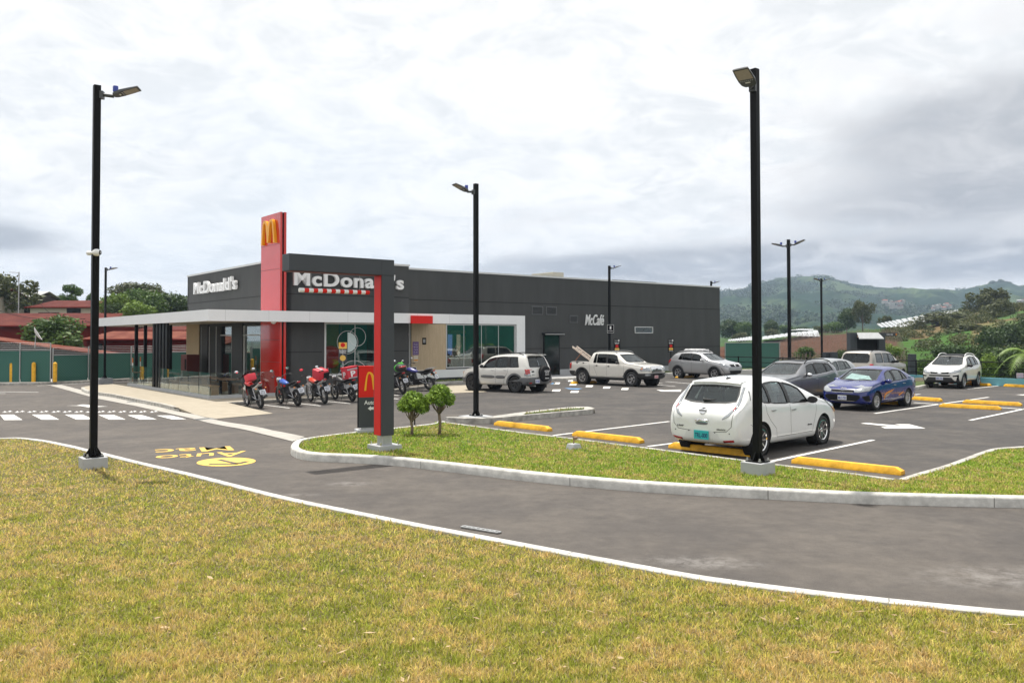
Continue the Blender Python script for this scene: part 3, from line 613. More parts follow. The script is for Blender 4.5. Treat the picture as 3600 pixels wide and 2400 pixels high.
win1 = (-16.83, -13.45, .65, 3.26); win2 = (-8.56, -3.50, .78, 3.27); ent = (-11.0, -10.75, .15, 3.27)
mb = MB()
fput = lambda y: (lambda m, a, b, c, d, t: m.bb(a, b, y, y + t, c, d))
wall(mb, vx0, vx1, ZB, HR, .25, [win1], fput(-1.6))
mb.bb(vx1 - .25, vx1, -1.35, 0, ZB, HR)
wall(mb, vx1 - .25, 16.45, ZB, HR, .25, [(-11.76, -10.9, .15, 3.27), win2, (7.04, 8.89, 2.79, 3.24)], fput(0))
fh = [(-1.35, .6, -.15, 3.1), (.9, 3.6, -.15, 3.1), (3.9, 6.2, -.15, 3.1)]
sput = lambda m, a, b, c, d, t: m.bb(vx0, vx0 + t, a, b, c, d)
wall(mb, -1.6, 13.1, ZB, HR, .25, [(-1.3, 7.2, -.15, 3.15), ], sput)
mb.bb(vx0, 16.45, 12.85, 13.1, ZB, HR); mb.bb(16.2, 16.45, .25, 12.85, ZB, HR)
mb.build('wall', M['stucco'], BL)
mb = MB(); mb.bb(vx0 + .25, vx1 - .25, -1.35, 12.85, 5.7, 5.8); mb.bb(vx1 - .25, 16.2, .25, 12.85, 5.7, 5.8); mb.build('roof', M['concrete'], BL)
mb = MB()
for a0, a1, b0, b1 in ((vx0 - .04, vx1 + .04, -1.64, -1.30), (vx1 - .3, 16.5, -.04, .30), (vx0 - .04, vx0 + .30, -1.3, 13.14), (16.15, 16.5, .3, 13.14), (vx0 + .3, 16.15, 12.8, 13.14)): mb.bb(a0, a1, b0, b1, HR + .001, HR + .10)
mb.bb(vx1 + .002, vx1 + .04, -1.3, -.04, HR + .001, HR + .10)
mb.build('parapet_cap', M['frame'], BL)
mb = MB()
for z in (4.585, ):
    mb.bb(vx0 - .006, vx1, -1.606, -1.6, z, z + .045); mb.bb(vx1, 16.45, -.006, 0, z, z + .045); mb.bb(vx0 - .006, vx0, -1.6, 13.1, z, z + .045)
for a0, a1, y in ((vx0, -16.95, -1.6), (-13.3, vx1, -1.6), (-2.75, -1.35, 0), (.1, 16.45, 0)): mb.bb(a0, a1, y - .006, y, 1.80, 1.84)
mb.build('wall_groove', M['groove'], BL)
mb = MB(); pz = WP(1168, 1351, 1.6)[1]
mb.bb(vx0, vx1 - .02, -1.63, -1.6, ZB, pz); mb.build('plinth', M['plinth'], BL); mb = MB(); mb.bb(.12, 16.45, -.03, 0, ZB, .49); mb.build('plinth', M['plinth'], BL); mb = MB(); mb.bb(-2.8, -1.33, -.03, 0, ZB, .49); mb.build('plinth', M['plinth'], BL)
# interior: floor, back wall, ceiling
mb = MB(); mb.bb(vx0 + .25, 16.2, .3, 12.8, -.1, .1); mb.bb(vx0 + .25, vx1 - .3, -1.3, .3, -.1, .1); mb.build('floor', mat('floor_tile', (.22, .19, .16), .3), BL)
mb = MB(); mb.bb(-2.6, -2.5, .3, 12.8, .1, 5.6); mb.bb(vx0 + .3, -2.6, 7.2, 7.3, .1, 5.6); mb.build('inner_wall', mat('inner_wall', (.16, .09, .05), .6), BL)
mb = MB(); mb.bb(vx0 + .26, -2.6, .3, 7.2, 3.40, 3.45); mb.bb(vx0 + .26, vx1 - .3, -1.3, .3, 3.4, 3.45); mb.build('ceiling', mat('ceiling_dark', (.12, .11, .10), .8), BL)
# windows
def window(a0, a1, z0, z1, y, panes, fr=.09, gl='glassw', label=None):
    w = MB()
    w.bb(a0, a1, y - .03, y + .12, z1 - fr, z1); w.bb(a0, a1, y - .03, y + .12, z0, z0 + fr); w.bb(a0, a0 + fr, y - .03, y + .12, z0 + fr, z1 - fr); w.bb(a1 - fr, a1, y - .03, y + .12, z0 + fr, z1 - fr)
    o = w.build('window', M['frame'], BL); 
    for i in range(1, panes):
        m_ = MB(); a = a0 + (a1 - a0) * i / panes; m_.bb(a - .012, a + .012, y + .02, y + .07, z0 + fr, z1 - fr); m_.build('mullion', M['frame'], o)
    g_ = MB(); g_.bb(a0 + fr, a1 - fr, y + .035, y + .047, z0 + fr, z1 - fr); g_.build('pane', M[gl], o); return o
window(*win1, -1.6, 2, .09, 'glassw2'); window(*win2, 0, 4, .05); window(7.04, 8.89, 2.79, 3.24, 0, 1, .05, 'glassw2')
# white cladding frame round the long window
fz1 = 3.83; mb = MB()
mb.bb(-11.76, -2.81, -.10, -.002, 3.30, fz1); mb.bb(-3.46, -2.81, -.10, -.002, .25, 3.298); mb.bb(-11.76, -3.462, -.10, -.002, .25, .70)
mb.build('window_surround', M['wgrey'], BL)
# wood panel and entrance
mb = MB(); mb.bb(-10.88, -8.60, -.05, -.002, .702, 3.298); wp = mb.build('wood_panel', M['wood'], BL)
pb = MB(); pb.bb(-10.80, -10.42, -.065, -.052, 1.55, 2.28); q = pb.build('notice', mat('purple_notice', (.13, .06, .25), .5), BL)
pb = MB(); pb.bb(-10.74, -10.46, -.065, -.052, 1.18, 1.52); pb.build('notice', mat('pale_notice', (.70, .62, .52), .5), BL)
pb = MB(); pb.bb(-10.73, -10.47, -.069, -.066, 1.22, 1.31); pb.build('notice', mat('orange_notice', (.75, .33, .04), .5), BL)
pb = MB(); pb.bb(-10.18, -9.93, -.065, -.052, 2.12, 2.50); pb.build('notice', M['blackm'], BL)
for i in range(7): text('notice_text', ('Servicio', 'a domicilio', 'Menu del dia')[i % 3], M['letter'], BL, (-10.61, -.067, 2.18 - i * .09), w=.28, h=.04, ext=.001)
text('notice_text', 'III', M['letter'], BL, (-10.06, -.067, 2.32), w=.13, h=.2, ext=.001)
mb = MB(); mb.bb(-11.72, -11.60, .02, .14, .15, 3.27); mb.bb(-10.98, -10.9, .02, .14, .15, 3.27); mb.bb(-11.6, -10.98, .02, .14, 2.62, 2.74); dr = mb.build('entrance_door', M['frame'], BL)
mb = MB(); mb.bb(-11.6, -10.98, .07, .085, .15, 2.62); mb.bb(-11.6, -10.98, .07, .085, 2.74, 3.27); mb.build('pane', M['glassw'], dr)
# front canopy band and patio canopy
CZ0, CZ1, CB = 3.25, 3.755, 2.45; ca0 = -22.75; cb_back = 19.2
mb = MB(); mb.bb(ca0, -9.75, -CB, -CB + .06, CZ0, CZ1); mb.bb(ca0, ca0 + .06, -CB + .06, cb_back, CZ0, CZ1); mb.bb(ca0 + .06, -18.82, cb_back - .06, cb_back, CZ0, CZ1); mb.bb(-9.81, -9.75, -CB + .06, -.12, CZ0, CZ1)
mb.bb(-18.8, -18.74, 13.2, cb_back, CZ0, CZ1)
cn = mb.build('canopy', M['wgrey'], BL)
mb = MB(); mb.bb(ca0 + .06, -18.82, -CB + .06, cb_back - .06, CZ0 + .06, CZ0 + .1); mb.bb(-18.82, -9.81, -CB + .06, -1.66, CZ0 + .06, CZ0 + .10); mb.bb(vx1 + .02, -9.81, -1.66, -.12, CZ0 + .06, CZ0 + .10); mb.build('soffit', mat('soffit_beige', (.62, .56, .46), .7), cn)
mb = MB(); mb.bb(ca0 + .06, -18.82, -CB + .06, cb_back - .06, CZ1 - .12, CZ1 - .06); mb.bb(-18.82, -9.81, -CB + .06, -1.66, CZ1 - .12, CZ1 - .06); mb.build('canopy_deck', M['frame'], cn)
for i in range(-22, -9, 2):
    mb = MB(); mb.bb(i, i + .008, -CB - .002, -CB, CZ0, CZ1); mb.build('seam', M['steel'], cn)
a0, z1 = WP(1446, 1109, CB + .08); a1, z0 = WP(1521, 1137.5, CB + .08); mb = MB(); mb.bb(a0, a1, -CB - .10, -CB - .004, z0, z1); mb.build('sign_box', M['redm'], BL)
mb = MB(); b_, z_ = WP(965, 1137, CB - .4); mb.ball((b_, -CB + .5, CZ0 - .0), (.12, .12, .11)); mb.build('dome_camera', M['letter'], BL, smooth=True)
# facade under the canopy (faces -x): beige end, dark piers, glazing
X0 = vx0
def fpx(x): return -FP(x, 1200, X0)[0]
mb = MB(); mb.bb(X0 - .05, X0 - .002, fpx(702), 13.1, ZB + .1, CZ0 + .06); mb.build('beige_panel', mat('beige_panel', (.50, .38, .22), .6, var=.04, vs=2), BL)
for xa, xb in ((733, 711), (856, 818)):
    mb = MB(); y0, y1 = fpx(xa), fpx(xb); mb.bb(X0 - .06, X0 + .2, min(y0, y1), max(y0, y1), ZB + .2, CZ0 + .05); mb.build('pier', mat('pier_dark', (.022, .022, .020), .5), BL)
mb = MB(); f0, f1 = -1.3, 7.2
for y in (fpx(918), fpx(858), fpx(816), fpx(761), fpx(737), fpx(709), fpx(690)): mb.bb(X0 - .03, X0 + .05, y - .025, y + .025, -.15, 3.15)
mb.bb(X0 - .03, X0 + .05, f0, f1, 2.62, 2.68); mb.bb(X0 - .03, X0 + .05, f0, f1, -.2, -.08); mb.build('window', M['frame'], BL)
mb = MB(); mb.bb(X0 + .06, X0 + .072, f0, f1, -.1, 3.15); mb.build('pane', M['glassw'], BL)
# tower
ta = -19.32; tb1 = 1.98
def px_of(p):
    d = Vector(p) - CAM; return 1800 + FPX * d.dot(RT) / d.dot(FW), CYP - FPX * d.dot(UP) / d.dot(FW)
tb0 = -.35
TH = 8.42
mb = MB(); e1 = WP(992, 1000, tb1)[0]; e2 = WP(998.5, 1000, tb1)[0]; e3 = WP(1006.6, 1000, tb1)[0]; ta = WP(985, 1000, tb1)[0]
mb.bb(ta, e1, -tb1, -tb0, ZB, TH); tw = mb.build('tower', M['red'], BL, bevel=.012)
mb = MB(); mb.bb(e1 + .002, e2 - .002, -tb1 + .06, -tb0 - .02, ZB, TH - .02); mb.build('slot', M['blackm'], tw)
mb = MB(); mb.bb(e2, e3, -tb1, -tb0, ZB, TH); mb.build('slab', M['red'], tw, bevel=.012)
mb = MB()
for z in (6.93, 5.75, 3.3 - .9, 1.35): mb.bb(ta - .004, ta + .002, -tb1 - .001, -tb0, z, z + .02)
mb.build('panel_joint', mat('joint_red', (.22, .01, .008), .5), tw)
def arch_poly(w, h):
    P = []; c = -.25
    def half(sgn):
        o = []
        for i in range(0, 17):               # outer, foot to top
            dx = .25 * (1 - (i / 16) ** 1.6); o.append((c - dx, h * (1 - (dx / .25) ** 2.7) if dx < .25 else 0))
        for i in range(1, 11):
            dx = .25 * i / 10; o.append((c + dx, h * (.62 + .38 * sqrt(max(0, 1 - (dx / .262) ** 2)))))
        return o
    Lf = half(1); P += Lf; P += [(-x, y) for x, y in reversed(Lf[:-1])]
    P += [(.5 - .10, 0)]
    inr = []
    for i in range(1, 17):
        dx = .15 * (1 - (i / 16) ** 1.5); inr.append((c - dx, .90 * h * (1 - (dx / .15) ** 2.5)))
    for i in range(1, 15):
        dx = .198 * (i / 14) ** .7; inr.append((c + dx, max(.045 * h, .90 * h * (1 - (dx / .2) ** 2.9))))
    P += [(-x, y) for x, y in inr]; P += [(x, y) for x, y in reversed(inr)]; P += [(-.40, 0)]
    return [(x * w, y) for x, y in P]
b0_, zt_ = FP(926, 776, ta); b1_, zb_ = FP(975, 858, ta); cy_ = -(b0_ + b1_) / 2; w_ = abs(b1_ - b0_) * .97
mb = MB(); zb_ = FP(950, 862, ta)[1]; ap = arch_poly(w_, FP(950, 774, ta)[1] - zb_ - .06)
mb.ext([(-(p[0]) + cy_, p[1] + zb_ + .05) for p in ap], 'x', ta - .14, ta - .003)
mb.build('arch_emblem', M['gold'], tw)
# wall letters
la0, lz0 = WP(1033, 1000, 1.75); la1, _ = WP(1419, 1000, 1.75); lz1 = WP(1090, 947, 1.75)[1]
text('wall_letters', "McDonald's", M['letter'], BL, ((la0 + la1) / 2, -1.72, (lz0 + lz1) / 2 - .05), w=la1 - la0, h=(lz1 - lz0) * .98, ext=.07, bold=.027, spacing=1.10)
fb0, fz = FP(681, 1037, X0 - .2); fb1, fz2 = FP(829, 985, X0 - .2); fz0 = FP(681, 1037, X0 - .2)[1]; fzt = FP(815, 973, X0 - .2)[1]
text('wall_letters', "McDonald's", M['letter'], BL, (X0 - .16, -(fb0 + fb1) / 2, (fz0 + fzt) / 2 + .03), (pi / 2, 0, -pi / 2), w=abs(fb1 - fb0), h=fzt - fz0, ext=.07, bold=.027, spacing=1.10)
ma0, mz0 = WP(2057, 1143, .1); ma1, mz1 = WP(2123, 1106, .1)
text('cafe_letters', "McCafé", M['letter'], BL, ((ma0 + ma1) / 2, -.10, (mz0 + mz1) / 2), (pi / 2, 0, 0), w=ma1 - ma0, h=mz1 - mz0, ext=.03, bold=.012, shear=.28, spacing=1.0)
# vents, door, roof things
for (a0, a1, z0, z1) in ((-2.2, -1.3, 3.91, 4.45), (-1.03, -.15, 3.91, 4.45), (.97, 1.66, 3.44, 3.92)):
    mb = MB(); t = .05; mb.bb(a0, a1, -.04, -.002, z1 - t, z1); mb.bb(a0, a1, -.04, -.002, z0, z0 + t); mb.bb(a0, a0 + t, -.04, -.002, z0 + t, z1 - t); mb.bb(a1 - t, a1, -.04, -.002, z0 + t, z1 - t)
    v = mb.build('vent', M['vent'], BL); mb = MB()
    for i in range(6):
        z = z0 + t + (z1 - z0 - 2 * t) * (i + .5) / 6; mb.box(((a0 + a1) / 2, -.025, z), (a1 - a0 - 2 * t, .035, .016), m=Matrix.Rotation(radians(35), 3, 'X'))
    mb.build('slats', M['vent'], v); mb = MB(); mb.bb(a0 + t, a1 - t, -.008, -.003, z0 + t, z1 - t); mb.build('back', M['groove'], v)
mb = MB(); mb.bb(-1.21, -.02, -.07, -.002, .15, 2.61); dd = mb.build('service_door', M['doorglass'], BL)
mb = MB(); mb.bb(-1.27, -1.212, -.08, -.002, .15, 2.62); mb.bb(-.018, .04, -.08, -.002, .15, 2.62); mb.build('frame', M['blackm'], dd)
mb = MB(); mb.ext([(-.005, 2.66), (-.30, 2.64), (-.32, 2.68), (-.30, 2.72), (-.005, 2.80)], 'x', -1.37, .23); hd = mb.build('door_hood', M['black'], BL)
mb = MB(); mb.tube([(-1.37, -.33, 2.7), (.23, -.33, 2.7)], .03); mb.build('rim', M['steel'], hd)
a0, z0 = WP(1908, 980, -4); a1, z1 = WP(1982, 957, -4)
e = empty('roof_air_unit', BM_ @ Vector(((a0 + a1) / 2, 4.6, 5.81)), ROTB, 'beige boxed air unit standing on the restaurant roof', 'air unit')
mb = MB(); w = a1 - a0; mb.bb(-w / 2, 0, -.6, .6, 0, z1 - 5.83 - .12); mb.bb(.0, w / 2, -.6, .6, 0, z1 - 5.83); mb.build('casing', mat('beige_metal', (.45, .43, .36), .6), e, bevel=.02)
mb = MB()
for i in range(4): mb.bb(-w / 2 + .1 + i * w / 4, -w / 2 + .2 + i * w / 4, -.615, -.602, .2, z1 - 6.1)
mb.build('louvres', M['steel'], e)
# pipe on the roof: long rail with drops
qa, qz = WP(2154, 984, -4); qb, qz2 = WP(2306, 984, -4)
e = empty('roof_pipe_rail', BM_ @ Vector(((qa + qb) / 2, 4, 5.81)), ROTB, 'thin dark pipe rail standing above the far roof edge of the restaurant', 'rail')
L_ = (qb - qa) / 2; h0 = qz - 5.81; mb = MB(); mb.box((0, 0, h0), (2 * L_, .06, .05))
for x in (-L_, L_ * .5, L_): mb.box((x, 0, h0 / 2), (.06, .06, h0))
for x in (-.7, -.4, -.1, .25, .45): mb.box((x * L_, 0, h0 - .06), (.08, .05, .08))
mb.build('pipes', M['blackm'], e)
# menu screens inside the long window
mb = MB(); yy = 2.2
for c, (x0, x1, z0, z1), em in (((.55, .05, .03), (-7.6, -6.7, 2.75, 2.95), 0), ((.6, .33, .04), (-6.7, -5.6, 2.75, 2.95), 0), ((.5, .08, .05), (-7.6, -7.1, 1.5, 2.6), 0), ((.6, .40, .08), (-5.95, -5.6, 1.5, 2.6), 0), ((.6, .33, .04), (-7.6, -6.6, 1.15, 1.4), 0), ((.5, .05, .03), (-6.2, -5.6, 1.15, 1.4), 0)):
    m_ = MB(); m_.bb(x0, x1, yy, yy + .05, z0, z1); m_.build('menu_panel', mat('menu_panel', c, .5), BL)
for x0, x1, c in ((-6.95, -6.65, (.35, .33, .8)), (-6.3, -6.05, (.9, .45, .35))):
    m_ = MB(); m_.bb(x0, x1, yy - .06, yy - .01, 1.45, 2.7); m_.build('screen', mat('lit_screen', c, .4, emit=(c, .9)), BL)
m_ = MB(); m_.bb(-8.3, -3.2, yy + .3, yy + .4, .1, 3.4); m_.build('inner_panel', mat('teal_reflection', (.02, .13, .11), .4), BL)  # added panel: its teal paints the green reflection of the long window
m_ = MB(); m_.bb(-16.3, -15.5, -.5, -.45, .1, 3.3); m_.build('inner_panel', mat('ochre_partition', (.33, .24, .05), .5), BL)
m_ = MB(); m_.bb(-15.45, -13.5, .2, .25, .1, 3.3); m_.build('inner_panel', mat('teal_reflection2', (.03, .17, .14), .4), BL)  # added too: reflected green of the front window put into the panel colour
# round white sign and rings on the front window, red playground drum
m_ = MB(); ca, cz = WP(1222, 1203, 1.58)
m_.lathe([(0, -.012), (.50, -.012), (.50, 0), (0, 0)], 24, 'y', (ca, -1.575, cz), a0=-pi / 2, a1=pi / 2); m_.build('window_disc', mat('frosted_disc', (.55, .66, .66), .4), BL)
for r, cx, c_z in ((.56, ca, cz), (.45, ca + .55, 2.55), (.8, ca + .35, .55)):
    m_ = MB(); m_.lathe([(r, -.006), (r + .016, -.006), (r + .016, .0), (r, .0)], 48, 'y', (cx, -1.582, c_z), closed=True); o_ = m_.build('window_ring', M['letter'], BL)
    for v in o_.data.vertices:
        v.co.z = min(max(v.co.z, .76), 3.15); v.co.x = min(max(v.co.x, -16.7), -13.56)
e = empty('play_drum', BM_ @ Vector((WP(1165, 1240, 1.4)[0], -1.28, .1)), ROTB, 'round red drum shape behind the front shop window', 'display')
mb = MB(); mb.lathe([(0, -.14), (.50, -.13), (.56, -.08), (.56, .2), (.5, .28), (0, .3)], 28, 'y', (0, 0, 1.45)); mb.build('drum', M['redm'], e, smooth=True)
mb = MB(); mb.tube([(.0, 0, .0), (.0, 0, 1.0)], .06); mb.build('stand', M['steel'], e)
# hanging items of the patio: barrier glass
gz = -.20
e = empty('glass_barrier', BM_ @ Vector((-22.45, -1.85, gz)), ROTB, 'frameless glass barrier on a low grey kerb round the restaurant patio', 'glass barrier')
gb_ = lambda x0, x1, y0, y1, z0, z1, n, m, **k: (lambda q: (q.bb(x0, x1, y0, y1, z0, z1), q.build(n, m, e, **k)))(MB())
gb_(-.09, .09, -.09, 13.6, -.3, .14, 'long_kerb', M['plinth']); gb_(.092, 3.1, -.09, .09, -.3, .14, 'short_kerb', M['plinth'])
for i in range(9): gb_(-.008, .008, .05 + i * 1.5, 1.48 + i * 1.5, .14, 1.15, 'glass_panel', M['glassb'])
for i in range(2): gb_(.03 + i * 1.5, 1.48 + i * 1.5, -.008, .008, .14, 1.15, 'glass_panel', M['glassb'])
for i in range(5):
    p = (T(541 + 11.2 * i, 1372.5 + 1.5 * i, .10)); l_ = BI @ p; mb = MB(); mb.box((0, 0, (CZ0 + .05 - p.z) / 2), (.10, .30, CZ0 + .05 - p.z))
    o = mb.build('black_fin', M['black'], None, bevel=.005); o.location = p; o.rotation_euler = (0, 0, ROTB)
    tag(o, 'black metal fin under the canopy, ' + ('leftmost of the close row of five', 'second from the left in the row of five', 'middle one of the close row of five', 'fourth from the left in the row of five', 'rightmost of the close row of five')[i], 'column', 'close row of black fins')
for (x, y), lb in (((478, 1350), 'slim black canopy column left of the row of fins, beside the stool'), ((510, 1343), 'slim black canopy column just left of the row of fins'), ((598, 1347), 'slim black canopy column just right of the row of fins')):
    p = T(x, y, .12); mb = MB(); mb.box((0, 0, (CZ0 + .05 - p.z) / 2), (.17, .17, CZ0 + .05 - p.z)); o = mb.build('canopy_column', M['black'], None, bevel=.006); o.location = p; o.rotation_euler = (0, 0, ROTB); tag(o, lb, 'column')
# patio furniture
def table(a, b, L, lab, hh=.74, bench=True):
    p = AB(a, b); p.z += .15; e = empty('patio_table', p, ROTB, lab, 'table')
    mb = MB(); mb.box((0, 0, hh), (.75, L, .05)); mb.build('table_top', M['brownwood'], e, bevel=.008)
    for y in (-L * .36, L * .36):
        mb = MB(); mb.box((0, y, hh / 2), (.12, .12, hh)); mb.build('leg', M['blackm'], e)
def bench(a, b, L, lab):
    p = AB(a, b); p.z += .15; e = empty('patio_bench', p, ROTB, lab, 'bench'); mb = MB(); mb.box((0, 0, .45), (.38, L, .06)); mb.build('seat', mat('light_brown_wood', (.34, .19, .09), .5), e, bevel=.01)
    for y in (-L * .45, L * .45): mb = MB(); mb.box((0, y, .21), (.34, .06, .42)); mb.build('leg', mat('light_brown_wood2', (.32, .18, .09), .5), e)
for i, (a, b) in enumerate(((-20.9, -.6), (-20.9, -3.6), (-20.9, -6.6), (-20.9, -9.4))):
    wd = ('nearest the red tower', 'second from the red tower', 'third from the red tower', 'farthest from the red tower')[i]
    table(a, b, 1.8, 'brown patio table behind the glass barrier, ' + wd)
    bench(a - .75, b, 1.7, 'light wood patio bench on the street side of the table ' + wd); bench(a + .75, b, 1.7, 'light wood patio bench on the wall side of the table ' + wd)
p = T(486, 1352, .15); e = empty('stool', p, ROTB, 'small stool with a brown seat beside the left black column', 'stool')
mb = MB(); mb.box((0, 0, .72), (.42, .42, .07)); mb.build('seat', mat('stool_seat', (.30, .10, .04), .5), e, bevel=.02)
for x in (-.15, .15):
    for y in (-.15, .15): mb = MB(); mb.tube([(x * 1.5, y * 1.5, 0), (x, y, .7)], .022, 6); mb.build('leg', M['blackm'], e)
for x, y, lb in ((466, 1358, 'left of the two thin striped posts at the patio end'), (493, 1350, 'right of the two thin striped posts at the patio end')):
    p = T(x, y, .1); e = empty('striped_post', p, 0, 'orange and white striped post, ' + lb, 'post')
    for k in range(6): mb = MB(); mb.lathe([(.03, k * .27), (.03, k * .27 + .27), (0, k * .27 + .27)] if k == 5 else [(.03, k * .27), (.03, k * .27 + .27)], 10); mb.build('band', mat('post_orange', (.7, .18, .03), .5) if k % 2 else M['letter'], e)
p = BM_ @ Vector((-19.6, fpx(712) - .3, -.2)); e = empty('waste_cabinet', p, ROTB, 'dark red cabinet with a tray top against the patio wall', 'cabinet')
mb = MB(); mb.bb(-.35, .35, -.55, .55, 0, 1.75); mb.build('body', M['darkred'], e, bevel=.01); mb = MB(); mb.bb(-.36, -.352, -.45, -.15, .9, 1.5); mb.build('flap', M['blackm'], e)
# ================================================================ STREET FURNITURE
def arch_gate():
    p = T(1335, 1586, .13); h = 4.03; e = empty('clearance_gate', p, ROTB, 'slate and red height gate whose beam reaches left over the drive lane', 'height gate')
    # local: near corner of the plinth is at the origin; x along the front wall (right, away), y away to the left
    pw = .62; mb = MB(); mb.bb(-.0, .54, .0, .54, -.15, .10); mb.build('plinth', mat('plinth_paint', (.40, .41, .42), .6), e, bevel=.012)
    cx, cy, cw, cdp = .02 + .17, .17, .30, .30
    mb = MB(); mb.bb(.15, .37, .13, .37, .10, .32); mb.build('foot', M['steel'], e)
    for sx, sy in ((.06, .06), (.48, .06), (.06, .48), (.48, .48)): mb = MB(); mb.tube([(sx, sy, .1), (sx, sy, .17)], .018, 8); mb.build('bolt', M['chrome'], e)
    X0_, X1_, Y0_, Y1_ = .10, .40, .10, .44
    mb = MB(); mb.bb(X0_, X1_, Y0_, Y1_, .30, h); mb.build('column', M['slate'], e, bevel=.006)
    mb = MB(); mb.bb(X0_ - .012, X0_ - .001, Y0_ + .03, Y1_ - .04, .31, h - .32); mb.build('red_strip', M['redm'], e)
    bl = 2.07; bh = .335
    mb = MB(); mb.bb(X0_ - bl, X0_ - .001, Y0_ - .0, Y1_, h - bh, h); mb.build('beam', M['slate'], e, bevel=.006)
    mb = MB(); mb.bb(X0_ - bl + .04, X0_ - .03, Y0_ + .03, Y1_ - .03, h - bh - .012, h - bh - .001); mb.build('red_underside', M['darkred'], e)
    mb = MB(); mb.bb(X0_ - .001, X1_ + .002, Y0_ - .002, Y0_, h - bh - .008, h - bh + .004); mb.build('seam', M['groove'], e)
    # hanging striped bar
    def hit(x, y, yl):
        Mi = BI_loc(e); o0 = Mi @ CAM; d0 = Mi.to_3x3() @ ray(x, y); return o0 + d0 * ((yl - o0.y) / d0.y)
    yb = .27; q = hit(1052, 1019.5, yb); q2 = hit(1297, 1028, yb); zt = .5 * (q.z + q2.z); x0, x1 = q.x, q2.x
    n = 16
    bar = MB()
    for k in range(n):
        bar.cur = k % 2; a, b = x0 + (x1 - x0) * k / n, x0 + (x1 - x0) * (k + 1) / n; bar.lathe([(.044, a), (.044, b)], 16, 'x', (0, yb, zt))
    bar.cur = 0; bar.lathe([(0, x0), (.044, x0)], 16, 'x', (0, yb, zt)); bar.cur = 1; bar.lathe([(.044, x1), (0, x1)], 16, 'x', (0, yb, zt))
    bar.build('striped_bar', [M['letter'], M['redm']], e, smooth=True)
    for t in (.16, .86): mb = MB(); x = x0 + (x1 - x0) * t; mb.tube([(x, yb, zt + .04), (x, yb, h - bh)], .004, 5); mb.build('wire', M['steel'], e)
def BI_loc(e): return (Matrix.Translation(e.location) @ Matrix.Rotation(e.rotation_euler[2], 4, 'Z')).inverted()
arch_gate()
def auto_sign():
    # slab sign seen half behind the gate: edge on the left, face to the right of it
    p = T(1262, 1519, .13); rz = ROTB - radians(16); e = empty('drive_lane_sign', p, rz, 'red and black totem sign with yellow emblem and white arrow, behind the gate column', 'sign')
    Wd, h0, hm, ht = .74, .11, .87, 1.66; dpt = .16
    mb = MB(); mb.bb(-.06, Wd + .1, -.12, dpt + .12, -.1, .07); mb.build('plinth', mat('plinth_paint2', (.45, .46, .47), .6), e, bevel=.01)
    mb = MB(); mb.bb(.08, Wd - .08, .02, dpt - .02, .07, h0); mb.build('foot', M['steel'], e)
    mb = MB(); mb.bb(0, Wd, 0, dpt, h0, hm); mb.build('lower_panel', M['slate'], e, bevel=.004)
    mb = MB(); mb.bb(0, Wd, 0, dpt, hm + .002, ht); mb.build('upper_panel', M['redm'], e, bevel=.004)
    mb = MB(); mb.bb(-.02, -.001, .05, .11, h0, ht - .01); mb.build('edge_slot', M['blackm'], e)
    mb = MB(); ap = arch_poly(.50, .47); mb.ext([(x + .38, z + hm + .17) for x, z in ap], 'y', -.008, -.001); mb.build('arch_emblem', M['gold'], e)
    text('words', 'AutoMac', M['letter'], e, (.38, -.004, .74), w=.50, h=.105, ext=.002, bold=.015)
    mb = MB(); mb.ext([(.22, .59), (.30, .65), (.30, .62), (.54, .62), (.54, .56), (.30, .56), (.30, .53)], 'y', -.008, -.001); mb.build('arrow', M['letter'], e)
auto_sign()
